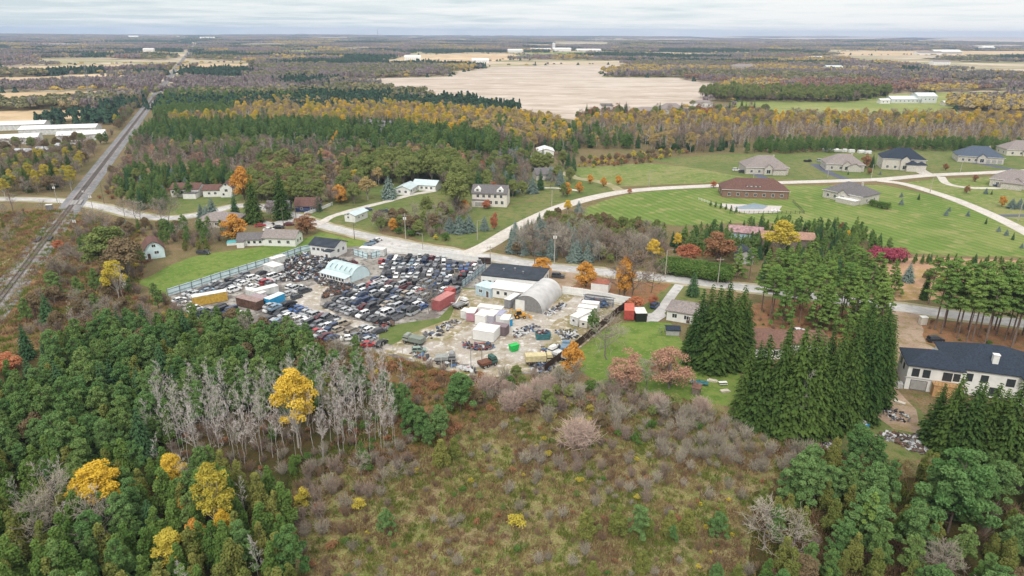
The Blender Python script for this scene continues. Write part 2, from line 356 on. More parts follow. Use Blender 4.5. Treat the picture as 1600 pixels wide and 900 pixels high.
sheet('striped_lawn', [(920, 322), (980, 303), (1060, 296), (1200, 290), (1380, 289), (1440, 301), (1500, 318), (1560, 342), (1610, 368), (1640, 400), (1600, 402), (1500, 400), (1420, 396), (1340, 372), (1240, 350), (1180, 348), (1060, 352), (960, 345), (905, 335)], LAWNS, .03)
sheet('lawn', [(1400, 287), (1460, 280), (1540, 276), (1700, 275), (1700, 380), (1640, 378), (1560, 335), (1480, 305)], LAWN2, .03)
sheet('lawn', [(905, 545), (960, 505), (1000, 500), (1050, 505), (1080, 560), (1160, 575), (1160, 640), (1120, 632), (1060, 622), (1000, 610), (940, 600), (905, 575)], LAWN, .032)
sheet('lawn', [(1240, 690), (1310, 660), (1370, 620), (1440, 640), (1480, 700), (1430, 720), (1330, 720)], LAWN3, .034)
sheet('lawn', [(985, 478), (1010, 442), (1100, 447), (1100, 470), (1040, 492), (990, 490)], LAWN3, .03)
sheet('leaf_litter', [(870, 432), (930, 432), (1010, 438), (1050, 444), (1030, 458), (1012, 476), (990, 485), (960, 470), (900, 458)], ORANGEG, .03)
sheet('leaf_litter', [(1150, 490), (1200, 470), (1300, 466), (1400, 478), (1390, 520), (1300, 540), (1180, 545)], ORANGEG, .03)
sheet('leaf_litter', [(1440, 500), (1600, 512), (1750, 520), (1750, 580), (1600, 560), (1480, 548), (1430, 530)], ORANGEG, .031)
sheet('dry_grass_lot', [(1360, 410), (1440, 402), (1620, 408), (1640, 440), (1500, 440), (1460, 470), (1400, 470)], gmat('pinkish_dry_grass', [S((170, 134, 112)), S((150, 128, 84)), S((180, 150, 124))], .06, .3, 3, .2), .031)
sheet('dirt_yard', [(1385, 500), (1410, 488), (1440, 490), (1430, 520), (1445, 548), (1420, 570), (1400, 600), (1430, 640), (1440, 680), (1395, 670), (1350, 640), (1370, 580), (1385, 540)], DIRT, .036)
# the scrapyard surface
sheet('gravel_yard', [(262, 462), (300, 448), (480, 394), (500, 390), (572, 384), (600, 378), (640, 384), (690, 396), (765, 410), (800, 414), (850, 418), (880, 430), (880, 452), (985, 468), (940, 515), (905, 545), (870, 580), (780, 588), (745, 590), (680, 575), (560, 545), (430, 516), (300, 496)], GRAVELDARK, .03, amp=.3)
sheet('yard_grass', [(722, 450), (760, 452), (800, 478), (800, 492), (740, 500), (700, 540), (640, 545), (590, 535), (600, 512), (680, 496), (722, 470)], LAWN3, .034, amp=1.2)
sheet('yard_dirt', [(722, 452), (760, 452), (850, 432), (880, 454), (984, 470), (940, 514), (905, 544), (870, 578), (780, 587), (745, 588), (680, 574), (600, 550), (640, 520), (700, 500)], YDIRT, .033, amp=.8)
sheet('gravel_track', [(800, 500), (870, 478), (900, 462), (925, 466), (900, 485), (860, 510), (830, 560), (780, 575), (700, 570), (590, 542), (640, 540), (700, 528), (735, 505)], GRAVEL, .038, amp=1.2)
sheet('gravel_track', [(490, 445), (530, 430), (545, 440), (505, 460), (500, 478), (530, 492), (580, 508), (565, 516), (510, 500), (470, 485), (440, 470), (455, 460)], GRAVEL, .039, amp=1.0)
sheet('gravel_apron', [(845, 424), (905, 428), (900, 445), (880, 452), (850, 440)], DIRT, .04, amp=.4)
# roads
ribbon('road_shoulder', [(-120, 312), (0, 311), (60, 312), (117, 316), (175, 327), (212, 336), (262, 341), (300, 337), (330, 331), (362, 323), (400, 322), (450, 334), (497, 350), (560, 366), (640, 383), (720, 396), (780, 404), (850, 416), (960, 427), (1060, 437), (1160, 449), (1260, 462), (1380, 477), (1475, 490), (1600, 506), (1760, 528)], 11, VERGE, .042, amp=1.2)
ribbon('main_road', [(-120, 312), (0, 311), (60, 312), (117, 316), (175, 327), (212, 336), (262, 341), (300, 337), (330, 331), (362, 323), (400, 322), (450, 334), (497, 350), (560, 366), (640, 383), (720, 396), (780, 404), (850, 416), (960, 427), (1060, 437), (1160, 449), (1260, 462), (1380, 477), (1475, 490), (1600, 506), (1760, 528)], 7.2, ASPH, .052)
ribbon('side_road', [(728, 398), (760, 384), (800, 360), (840, 339), (880, 322), (930, 308), (980, 299), (1040, 294), (1120, 290), (1200, 286), (1300, 283), (1380, 280), (1450, 274), (1540, 270), (1620, 266), (1720, 262)], 7.5, CHIP, .056)
ribbon('side_road', [(1372, 282), (1410, 287), (1450, 298), (1500, 315), (1560, 341), (1620, 372), (1700, 420)], 6.8, CHIP, .060)
ribbon('gravel_lane', [(497, 351), (520, 338), (560, 326), (600, 316), (640, 305), (680, 298)], 4, CHIP, .058, amp=.6)
ribbon('gravel_lane', [(972, 300), (955, 290), (930, 283), (900, 278), (880, 270), (850, 262)], 6, VERGE, .050, amp=.8)
ribbon('driveway', [(905, 298), (870, 294), (830, 294), (800, 297)], 3, CHIP, .050)
ribbon('driveway', [(1062, 445), (1052, 458), (1042, 472), (1034, 484), (1018, 497), (1006, 500)], 3.2, ASPH, .057)
sheet('driveway', [(1012, 490), (1036, 486), (1042, 494), (1028, 503), (1012, 502)], ASPH, .0585, amp=.2)
ribbon('driveway', [(1322, 280), (1300, 272), (1285, 264), (1272, 256)], 6, ASPHD, .048)
ribbon('driveway', [(1585, 265), (1565, 262), (1540, 257), (1520, 254)], 7, ASPHD, .048)
ribbon('driveway', [(1205, 285), (1195, 279), (1180, 272), (1160, 267)], 6, ASPHD, .049)
ribbon('driveway', [(1470, 276), (1480, 287), (1510, 293), (1545, 294), (1580, 293), (1620, 290)], 4.5, CHIP, .059)
ribbon('driveway', [(1448, 272), (1440, 268), (1434, 264)], 8, CHIP, .047)
ribbon('driveway', [(1555, 337), (1590, 337), (1660, 336)], 4.5, ASPHD, .05)
ribbon('driveway', [(1410, 482), (1412, 505), (1420, 530), (1440, 552)], 9, DIRT, .046, amp=1.5)
ribbon('dirt_track', [(-60, 430), (20, 405), (60, 385)], 3, VERGE, .05, amp=.5)
ribbon('driveway', [(460, 340), (440, 348), (425, 352), (405, 348)], 7, ASPH, .050)
ribbon('driveway', [(600, 376), (608, 386), (612, 396)], 12, ASPH, .049)
ribbon('driveway', [(860, 417), (872, 428), (868, 440)], 14, DIRT, .048, amp=1)
# railway
A_, B_ = G(-40, 522), G(303.5, 70); rd = (B_-A_).normalized(); rn = Vector((-rd.y, rd.x, 0)); RL = (B_-A_).length
ROADS.append((np.array([(A_+rd*t)[:2] for t in np.linspace(-60, RL, 400)]), 6.0))
A_ = A_-rd*60
def alongbox(mb, o0, o1, z0, z1, ztw=None, mi=0):
    mb.poly([A_+rn*o0+Vector((0,0,z0)), A_+rn*o1+Vector((0,0,z0)), A_+rn*o1+rd*(RL+60)+Vector((0,0,z0)), A_+rn*o0+rd*(RL+60)+Vector((0,0,z0)),
             A_+rn*(o0+(ztw or 0))+Vector((0,0,z1)), A_+rn*(o1-(ztw or 0))+Vector((0,0,z1)), A_+rn*(o1-(ztw or 0))+rd*(RL+60)+Vector((0,0,z1)), A_+rn*(o0+(ztw or 0))+rd*(RL+60)+Vector((0,0,z1))],
            [(4,7,6,5),(0,4,5,1),(1,5,6,2),(2,6,7,3),(3,7,4,0)], mi)
mb = MB(); alongbox(mb, -5.2, 5.2, .05, .10, .2); tag(mb.build('railway_bed', gmat('railway_gravel', [S((128, 128, 132)), S((112, 112, 114)), S((142, 142, 142))], .05, .5, 4, .15)), kind='structure')
mb = MB(); alongbox(mb, -2.6, 2.6, .1, .42, .8); tag(mb.build('railway_ballast', BALLAST), kind='structure')
tr_ = thing('railway_track', 'straight single railway track running to the horizon past the level crossing', 'railway', A_)
for s in (-.72, .72):
    mb = MB(); A0 = A_; alongbox(mb, s-.08, s+.08, .5, .68); o = mb.build('rail', mat('rail_steel', (.10, .075, .06), .45, .5, .4, var=.1), tr_); o.matrix_parent_inverse = Matrix.Translation(-Vector(A_))
mb = MB()
for i in range(1100):
    c = A_+rd*(i*.75+.3)
    M_ = Matrix.Translation(c) @ Matrix.Rotation(math.atan2(rd.y, rd.x), 4, 'Z'); mb.box(-.13, -1.3, .40, .13, 1.3, .5, 0, M_)
o = mb.build('sleepers', mat('sleeper_wood', (.17, .15, .14), .9, var=.2), tr_); o.matrix_parent_inverse = Matrix.Translation(-Vector(A_)); o['kind'] = 'stuff'
mb = MB()
M_ = Matrix.Translation(G(119, 318)+Vector((0, 0, 0))) @ Matrix.Rotation(math.atan2(rd.y, rd.x), 4, 'Z')
for y0 in (-2.6, -.62, .82): mb.box(-5, y0, .1, 5, y0+(1.3 if y0 != -.62 else 1.24), .74, 0, M_)
tag(mb.build('crossing_deck', mat('crossing_panels', (.30, .29, .28), .8)), kind='structure')
# ------------------------------------------------------------------ houses
def roof_solid(kind, x0, y0, w_, d_, z, pitch, ov=.5, t=.22):
    mb = MB()
    if kind == 'gx':      # ridge along x
        zr = z+pitch*d_/2; e = ov*pitch
        mb.prism([(y0-ov, z-e), (y0+d_/2, zr), (y0+d_+ov, z-e), (y0+d_+ov, z-e+t), (y0+d_/2, zr+t), (y0-ov, z-e+t)], x0-ov, x0+w_+ov, 'x')
    elif kind == 'gy':
        zr = z+pitch*w_/2; e = ov*pitch
        mb.prism([(x0-ov, z-e), (x0+w_/2, zr), (x0+w_+ov, z-e), (x0+w_+ov, z-e+t), (x0+w_/2, zr+t), (x0-ov, z-e+t)], y0-ov, y0+d_+ov, 'y')
    elif kind == 'gambrel':
        q = w_*.22; z1 = z+q*1.5; z2 = z1+(w_/2-q)*.55
        mb.prism([(x0-ov, z-.3), (x0+q, z1-.02), (x0+w_/2, z2), (x0+w_-q, z1-.02), (x0+w_+ov, z-.3), (x0+w_+ov, z-.3+t), (x0+w_-q, z1+t), (x0+w_/2, z2+t), (x0+q, z1+t), (x0-ov, z-.3+t)], y0-ov, y0+d_+ov, 'y')
    elif kind == 'hip':
        X0, X1, Y0, Y1 = x0-ov, x0+w_+ov, y0-ov, y0+d_+ov; W, D = X1-X0, Y1-Y0; s = min(W, D)/2; h = s*pitch
        if W >= D: r = [(X0+s, (Y0+Y1)/2, z+h+t), (X1-s+.01, (Y0+Y1)/2, z+h+t)]
        else: r = [((X0+X1)/2, Y0+s, z+h+t), ((X0+X1)/2, Y1-s+.01, z+h+t)]
        v = [(X0, Y0, z), (X1, Y0, z), (X1, Y1, z), (X0, Y1, z), (X0, Y0, z+t), (X1, Y0, z+t), (X1, Y1, z+t), (X0, Y1, z+t)]+r
        if W >= D: f = [(4,5,9,8), (5,6,9), (6,7,8,9), (7,4,8)]
        else: f = [(4,5,8), (5,6,9,8), (6,7,9), (7,4,8,9)]
        mb.poly(v, [(3,2,1,0), (0,1,5,4), (1,2,6,5), (2,3,7,6), (3,0,4,7)]+f)
    elif kind == 'flat':
        mb.box(x0-ov, y0-ov, z, x0+w_+ov, y0+d_+ov, z+.3)
    elif kind == 'shed':
        mb.prism([(y0-ov, z-ov*pitch), (y0+d_+ov, z+(d_+ov)*pitch), (y0+d_+ov, z+(d_+ov)*pitch+t), (y0-ov, z-ov*pitch+t)], x0-ov, x0+w_+ov, 'x')
    return mb
def wall_solid(kind, x0, y0, w_, d_, z, pitch):
    mb = MB(); h = z-.015
    if kind == 'gx': mb.prism([(y0, 0), (y0+d_, 0), (y0+d_, h), (y0+d_/2, h+pitch*d_/2), (y0, h)], x0, x0+w_, 'x')
    elif kind == 'gy': mb.prism([(x0, 0), (x0+w_, 0), (x0+w_, h), (x0+w_/2, h+pitch*w_/2), (x0, h)], y0, y0+d_, 'y')
    elif kind == 'gambrel':
        q = w_*.22; mb.prism([(x0, 0), (x0+w_, 0), (x0+w_, h), (x0+w_-q, h+q*1.5), (x0+w_/2, h+q*1.5+(w_/2-q)*.55), (x0+q, h+q*1.5), (x0, h)], y0, y0+d_, 'y')
    elif kind == 'shed': mb.prism([(y0, 0), (y0+d_, 0), (y0+d_, h+d_*pitch), (y0, h)], x0, x0+w_, 'x')
    else: mb.box(x0, y0, 0, x0+w_, y0+d_, h+.01)
    return mb
WIN = {}
def window_at(parent, x, y, z, ww, wh, ang, frame=TRIM, name='window'):
    key = (ww, wh, frame.name, name)
    if key not in WIN:
        f = MB(); t = .09
        f.box(-ww/2-t, -.05, -wh/2-t, ww/2+t, 0, -wh/2); f.box(-ww/2-t, -.05, wh/2, ww/2+t, 0, wh/2+t)
        f.box(-ww/2-t, -.05, -wh/2, -ww/2, 0, wh/2); f.box(ww/2, -.05, -wh/2, ww/2+t, 0, wh/2)
        if name == 'window' and ww > 1.0: f.box(-.03, -.045, -wh/2, .03, -.01, wh/2)
        g = MB()
        if name == 'garage_door':
            for k in range(4): g.box(-ww/2, -.025, -wh/2+k*wh/4+.015, ww/2, -.004, -wh/2+(k+1)*wh/4-.015)
            g.box(-ww/2, -.012, -wh/2, ww/2, -.003, wh/2)
        else: g.box(-ww/2, -.02, -wh/2, ww/2, -.004, wh/2)
        gm = {'window': GLASS, 'door': mat('dark_door', (.10, .07, .06), .6), 'garage_door': mat('garage_door_paint', (.35, .34, .33), .6)}[name]
        WIN[key] = (f.mesh(name, frame), g.mesh({'window': 'pane', 'door': 'door_leaf', 'garage_door': 'door_panel'}[name], gm))
    fm, gm = WIN[key]
    o = link(bpy.data.objects.new(name, fm), parent); o.location = (x, y, z); o.rotation_euler = (0, 0, ang)
    p = link(bpy.data.objects.new(gm.name.split('.')[0], gm), o); return o
def house(name, label, cat, A, B, depth, vols, wall, roof, group=None, wins=(), frame=TRIM, chimney=None, width=None, flip=False, ground=False):
    """A,B: ends of the wall that faces us. vols: (x0,y0,w,d,h,kind,pitch[,wallmat,roofmat]) with w,d as fractions of width/depth; wins: (type, side, t, z, w, h)"""
    a, b = G(*A), G(*B); d = (b-a); W = width or d.length; rz = math.atan2(d.y, d.x)
    t = thing(name, label, cat, a, rz, group)
    for v in vols:
        x0, y0, w_, d_, h, k, p = v[:7]; wm = v[7] if len(v) > 7 else wall; rm = v[8] if len(v) > 8 else roof
        x0 *= W; w_ *= W; y0 *= depth; d_ *= depth
        wall_solid(k, x0, y0, w_, d_, h, p).build('wall', wm, t)
        ro = roof_solid(k, x0, y0, w_, d_, h, p, .12 if k == 'flat' else .5).build('roof', rm, t)
        if k == 'flat':
            pass
    rfirst = [c for c in t.children if c.name.startswith('roof')]
    for ww in wins:
        ty, side, u, z, a_, b_ = ww[:6]; off = ww[6] if len(ww) > 6 else 0
        if side == 'f': window_at(t, u*W, off*depth-.004, z, a_, b_, 0, frame, ty)
        elif side == 'b': window_at(t, u*W, depth+.004, z, a_, b_, math.pi, frame, ty)
        elif side == 'l': window_at(t, off*W-.004, u*depth, z, a_, b_, -math.pi/2, frame, ty)
        elif side == 'r': window_at(t, (off or 1)*W+.004, u*depth, z, a_, b_, math.pi/2, frame, ty)
    if chimney:
        for cx_, cy_, ch in chimney:
            mb = MB(); mb.box(cx_*W-.4, cy_*depth-.4, 2, cx_*W+.4, cy_*depth+.4, ch); mb.box(cx_*W-.46, cy_*depth-.46, ch, cx_*W+.46, cy_*depth+.46, ch+.15)
            mb.build('chimney', BRICK if wall is not STONE else STONE, t)
    return t, W
def wrow(n, z, w_=1.2, h=1.2, side='f', a=.08, b=.92, ty='window', off=0):
    return [(ty, side, a+(b-a)*(i+.5)/n, z, w_, h, off) for i in range(n)]
CLEAR = []
def clear(px, r): g = G(*px); CLEAR.append((g.x, g.y, r))
# --- around the scrapyard
house('bungalow', 'white gabled bungalow with grey roof behind the bright green lawn', 'house', (412, 384), (446, 385), 8, [(0, 0, 1, 1, 3.4, 'gx', .55)], WHITE, ROOFTAUPE, wins=wrow(3, 1.8)+[('window', 'r', .35, 1.8, 1.2, 1.2), ('window', 'r', .7, 1.8, 1, 1.2), ('window', 'r', .5, 4.6, .8, .9)], width=13)
house('bungalow', 'low white house with dark roof left of the gabled bungalow', 'house', (372, 385), (402, 384), 7, [(0, 0, 1, 1, 2.7, 'gx', .5), (.02, -.35, .25, .35, 2.3, 'flat', 0)], WHITE, ROOFGREY, wins=wrow(3, 1.5, 1.0, 1.0, a=.3), width=10.5)
mb = MB(); mb.box(-3, -2, 0, 3, 2, 1.1); mb.frust((-3.1,-2.1,3.1,2.1), (-2, -1.2, 2, 1.2), 1.1, 1.5, 1)
tag(mb.build('covered_pool', [WHITE, mat('teal_cover', (.10, .42, .45), .5)], loc=G(368, 381), rz=.3), 'teal covered pool beside the low white house', 'pool')
house('yard_office', 'white scrapyard office with dark roof at the far corner of the pale fence', 'office', (486, 398), (531, 404), 8, [(0, 0, 1, 1, 4.2, 'gx', .42), (.72, -.35, .28, .34, 3.0, 'flat', 0)], WHITE, ROOFDARK, wins=wrow(3, 2.6, 1.2, 1.0, a=.05, b=.6)+[('window', 'r', .3, 2.2, 1.2, 1.2), ('window', 'r', .7, 2.2, 1.2, 1.2), ('door', 'f', .85, 1.1, 1, 2.1, -.36)], width=10.8)
# quonset huts
def quonset(name, label, A, B, length, h, mroof, mend, door=None, skylights=0, doorm=WHITE, lean=False):
    a, b = G(*A), G(*B); d = b-a; W = d.length; t = thing(name, label, 'quonset hut', a, math.atan2(d.y, d.x)); n = 22
    arc = [(W/2-W/2*math.cos(math.pi*i/n), h*math.sin(math.pi*i/n)**.9) for i in range(n+1)]
    mb = MB(); inn = [(W/2+(x-W/2)*.985, z*.985) for x, z in arc]
    nr = int(length/1.1)
    for k in range(nr):     # corrugated bays, each lapping the next by a hair
        y0 = k*length/nr; y1 = (k+1)*length/nr; s = 1.0+.008*(k % 2)
        o_ = [(W/2+(x-W/2)*s, z*s) for x, z in arc]
        vs = [(x, y0, z) for x, z in o_]+[(x, y1, z) for x, z in o_]; m_ = n+1
        mb.poly(vs, [(i, i+1, m_+i+1, m_+i) for i in range(n)])
    mb.poly([(x, .15, z) for x, z in inn]+[(x, length-.15, z) for x, z in inn], [(i+1, i, n+1+i, n+2+i) for i in range(n)])
    mb.build('roof', mroof, t)
    for y_ in (.2, length-.2): e = MB(); e.prism([(x, z) for x, z in [(W/2+(x-W/2)*.98, z*.98) for x, z in arc]][::-1], y_-.05, y_+.05, 'y'); e.build('end_wall', mend, t)
    if door:
        x0, w_, hh = door; m_ = MB(); m_.box(x0, .08, 0, x0+w_, .13, hh); [m_.box(x0+w_*k/4-.03, .05, 0, x0+w_*k/4+.03, .08, hh) for k in range(5)]; m_.build('door', doorm, t)
    for k in range(skylights):
        m_ = MB(); y0 = length*(k+.35)/skylights
        for i in (5, 6, 7):
            s = 1.02; p = [(W/2+(arc[j][0]-W/2)*s, arc[j][1]*s) for j in (i, i+1)]
            m_.poly([(p[0][0], y0, p[0][1]), (p[1][0], y0, p[1][1]), (p[1][0], y0+.5, p[1][1]), (p[0][0], y0+.5, p[0][1])], [(0, 1, 2, 3)])
        m_.build('skylight', mat('skylight_pane', (.12, .20, .22), .3), t)
    return t, W
big, W = quonset('quonset_hut', 'large ridged silver quonset hut with white door in the right yard', (801, 483), (847, 491), 17.5, 5.2, mat('weathered_zinc', (.56, .555, .55), .5, .4, .1, var=.10, scale=.4), mat('grey_end_sheet', (.22, .22, .22), .7), door=(.9, 3, 3.4))
qw, W = quonset('quonset_hut', 'pale teal quonset workshop with slit skylights among the scrapped cars', (546, 441), (580, 431), 13, 4.6, mat('teal_white_zinc', (.48, .60, .62), .5, .4, .1, var=.08, scale=.4), ICE, skylights=0)
# this hut's long side faces us: turn it and give it a white side lean-to with windows
a = G(519, 434); b = G(549, 442); d = b-a; qw.location = b; qw.rotation_euler[2] = math.atan2(d.y, d.x); Wd = W
qw.rotation_euler[2] += math.pi/2; qw.location = b
qw.scale = (1, 1, 1)
m_ = MB(); m_.box(-2.4, .3, 0, -.02, 12.6, 2.0); m_.build('side_wall', WHITE, qw)
m_ = MB(); m_.prism([(-2.6, 2.0), (.4, 2.5), (.4, 2.6), (-2.6, 2.1)], .1, 12.8, 'y'); m_.build('side_roof', ROOFICE, qw)
for k in range(8): window_at(qw, -2.404, 1.5+k*1.4, 1.35, .7, .7, -math.pi/2, DARKTRIM)
for k in range(5):
    m_ = MB(); y0 = 1.6+k*2.3; n = 22; H_ = 4.6
    arc = [(W/2-W/2*math.cos(math.pi*i/n)*1.02, H_*1.02*math.sin(math.pi*i/n)**.9) for i in range(n+1)]
    for i in (5, 6, 7): m_.poly([(arc[i][0], y0, arc[i][1]), (arc[i+1][0], y0, arc[i+1][1]), (arc[i+1][0], y0+.35, arc[i+1][1]), (arc[i][0], y0+.35, arc[i][1])], [(0, 1, 2, 3)])
    m_.build('skylight', mat('skylight_pane', (.12, .20, .22), .3), qw)
clear((555, 430), 12); clear((845, 465), 14)
# main garage: navy flat roof, white walls, lower white-roofed wing
house('garage_building', 'long white garage with dark flat roof behind the big quonset hut', 'garage', (752, 450), (836, 459), 13, [(0, 0, 1, 1, 4.4, 'flat', 0)], WHITE, ROOFDARK, wins=wrow(4, 2.6, 1.6, 1.4, 'r', ty='window')+wrow(3, 2.5, 1.0, 1.0, 'f', a=.0, b=.3), width=20)
house('garage_annexe', 'low white flat-roofed annexe in front of the dark-roofed garage', 'annexe', (768, 464), (815, 471), 5.5, [(0, 0, 1, 1, 3.3, 'shed', .06)], WHITE, mat('white_membrane_roof', (.72, .70, .69), .6, var=.06), wins=wrow(4, 1.8, 1, 1.1), width=12.3)
house('garage_annexe', 'small pale blue annexe at the left end of the garage', 'annexe', (743, 460), (766, 466), 5, [(0, 0, 1, 1, 3.0, 'flat', 0)], mat('pale_blue_wall', (.42, .55, .62), .7), mat('pale_blue_roof', (.50, .62, .66), .6), wins=[('door', 'f', .8, 1.1, 1, 2.1), ('window', 'f', .35, 1.7, 1.2, 1)], width=6)
gb = [o for o in bpy.data.objects if o.name == 'garage_building'][0]
for (x, y) in ((6, 6), (9.5, 7.5), (13, 5)): mb = MB(); mb.tube((x, y, 4.7), (x, y, 5.4), .18); mb.box(x-.3, y-.3, 5.38, x+.3, y+.3, 5.55); mb.build('roof_vent', STEEL, gb)
clear((800, 445), 18)
# containers and trailers
def container(name, label, A, B, depth, h, m, mt=None, cat='container', ribs=True, group=None, win=0, rise=0):
    a, b = G(*A), G(*B); d = b-a; W = d.length; t = thing(name, label, cat, a, math.atan2(d.y, d.x), group)
    mb = MB(); mb.box(0, 0, .15, W, depth, h)
    if ribs:
        n = max(4, int(W/.45))
        for i in range(n):
            x = W*(i+.3)/n; mb.box(x, -.045, .3, x+.16, 0, h-.2)
        n = max(4, int(depth/.45))
        for i in range(n):
            y = depth*(i+.3)/n; mb.box(-.045, y, .3, 0, y+.16, h-.2); mb.box(W, y, .3, W+.045, y+.16, h-.2)
    mb.build('body', m, t)
    mb = MB(); mb.box(-.08, -.08, h, W+.08, depth+.08, h+.12); mb.build('roof', mt or m, t)
    for y in (.1, depth/2+.03): mb = MB(); mb.box(W+.046, y, .3, W+.10, y+depth/2-.13, h-.15); mb.build('door', m, t)
    for y in (0, depth-.3): mb = MB(); mb.box(0, y, 0, W, y+.3, .149); mb.build('skid', DARKTRIM, t)
    for i in range(win): window_at(t, W*(i+.5)/win, -.05, h*.6, .8, .7, 0)
    return t
PALE = mat('off_white_roof', (.70, .69, .66), .6, var=.12, scale=.6)
container('shipping_container', 'long yellow container trailer with white roof at the left of the scrapyard', (303, 480), (356, 470), 2.6, 3.1, YEL, PALE)
mb = MB(); mb.box(7.2, -.06, .5, 8.3, -.05, 2.8)
container('shipping_container', 'brown container with rusty side in front of the blue container', (370, 478), (402, 486), 2.8, 2.8, BROWNP, mat('brown_faded_roof', (.30, .22, .20), .8, var=.2))
container('shipping_container', 'long rusty container behind the brown container', (402, 484), (421, 475), 5.2, 2.6, BROWNP, mat('mauve_roof', (.34, .27, .29), .8, var=.15))
container('shipping_container', 'short bright blue container at the end of the rusty ones', (423, 481), (446, 471), 2.4, 2.7, CYANP, ICE)
container('truck_trailer', 'long white trailer lying between car rows left of the blue container', (400, 466), (436, 457), 2.6, 2.3, DIRTYWHITE, PALE, 'trailer')
container('truck_trailer', 'white flat trailer box behind the long yellow container', (384, 461), (408, 468), 2.2, 1.9, DIRTYWHITE, PALE, 'trailer')
container('storage_box', 'white storage box against the pale fence near the parts rows', (412, 425), (429, 430), 4.2, 2.8, DIRTYWHITE, PALE, 'storage box')
container('storage_box', 'white storage box beside the parts rows nearer the office', (428, 415), (448, 409), 2.6, 2.4, DIRTYWHITE, PALE, 'storage box')
container('shipping_container', 'long faded red container beside the car rows and the bare tree', (687, 487), (711, 473), 3.0, 3.3, mat('faded_red_container', (.42, .13, .13), .6, var=.15), mat('faded_red_roof', (.50, .20, .19), .6, var=.15))
container('shipping_container', 'short red container behind the long faded red one', (704, 466), (712, 461), 2.4, 2.4, REDP)
cg = 'containers clustered in the right yard'
container('storage_container', 'small white box with dark open end left of the pink container', (720, 498), (731, 500), 2.6, 2.5, DIRTYWHITE, PALE, group=cg)
container('storage_container', 'faded pink container in the container cluster', (729, 502), (741, 503), 4.4, 2.7, PINK, PALE, group=cg)
container('storage_container', 'tall white container left of middle in the container cluster', (742, 507), (758, 510), 4.6, 3.0, WHITE, PALE, group=cg)
container('storage_container', 'pale lilac container in the middle of the container cluster', (758, 507), (771, 509), 4.6, 2.9, LAV, PALE, group=cg)
container('storage_container', 'long white container at the back of the container cluster', (746, 494), (783, 499), 2.6, 3.1, WHITE, PALE, group=cg)
container('storage_container', 'white container with lilac roof at the back right of the cluster', (771, 505), (783, 507), 4.2, 2.8, WHITE, mat('lilac_roof', (.36, .36, .48), .6), group=cg)
container('storage_container', 'white container with blue end at the right of the cluster', (781, 513), (795, 514), 4.2, 2.7, DIRTYWHITE, PALE, group=cg)
container('storage_container', 'small light blue box right of the cluster', (796, 511), (801, 509), 2.0, 2.2, CYANP, PALE, group=cg)
container('storage_container', 'long dark brown container behind the large white one', (766, 522), (790, 526), 2.6, 2.7, mat('mauve_brown_paint', (.16, .12, .13), .7), mat('mauve_brown_roof', (.22, .17, .19), .7), group=cg)
container('storage_container', 'large square white container in front of the cluster', (739, 531), (771, 536), 5.2, 3.0, WHITE, PALE, group=cg)
container('truck_trailer', 'grey box trailer with dark open end left of the silver quonset hut', (788, 481), (797, 483), 6.2, 2.9, mat('grey_box_side', (.24, .24, .26), .6), PALE, 'trailer')
container('garden_shed', 'white shed with rusty red roof beside the orange tree', (923, 455), (950, 458), 4.5, 2.9, WHITE, mat('rust_red_roof', (.38, .13, .08), .7, var=.2), 'shed', ribs=False)
cr_ = 'camper trailers parked along the dark fence'
container('camper_trailer', 'long white camper trailer at the back of the camper row', (908, 486), (934, 489), 2.5, 2.7, WHITE, PALE, 'camper', False, cr_, 3)
container('camper_trailer', 'second white camper trailer in the camper row', (902, 492), (930, 496), 2.5, 2.6, DIRTYWHITE, PALE, 'camper', False, cr_, 3)
container('camper_trailer', 'third white camper trailer in the camper row', (900, 499), (925, 503), 2.5, 2.6, WHITE, PALE, 'camper', False, cr_, 3)
container('camper_trailer', 'grey sided camper at the near end of the camper row', (890, 507), (902, 511), 6.4, 2.8, DIRTYWHITE, PALE, 'camper', False, cr_, 1)
container('camper_trailer', 'small beige trailer beside the grey sided camper', (905, 512), (917, 514), 4.5, 2.3, CREAM, PALE, 'camper', False, cr_, 1)
container('garden_shed', 'red shed beside the dark fence and the lawn', (975, 500), (990, 501), 6.0, 3.0, REDP, mat('orange_red_roof', (.52, .13, .09), .6), 'shed')
container('garden_shed', 'black sided shed with pale roof right of the red shed', (993, 503), (1010, 503), 4.6, 2.7, BLACK, PALE, 'shed', ribs=False)
container('boat_trailer', 'long white cargo box parked on the fence line beside the road', (562, 398), (600, 401), 2.6, 2.7, DIRTYWHITE, PALE, 'trailer')
for p, r in (((330, 475), 6), ((345, 475), 6), ((390, 480), 5), ((412, 478), 5), ((435, 476), 4), ((418, 461), 6), ((396, 462), 5), ((420, 424), 4), ((440, 412), 4), ((692, 480), 6), ((700, 474), 6), ((512, 396), 8), ((500, 398), 8), ((580, 398), 6)): clear(p, r)
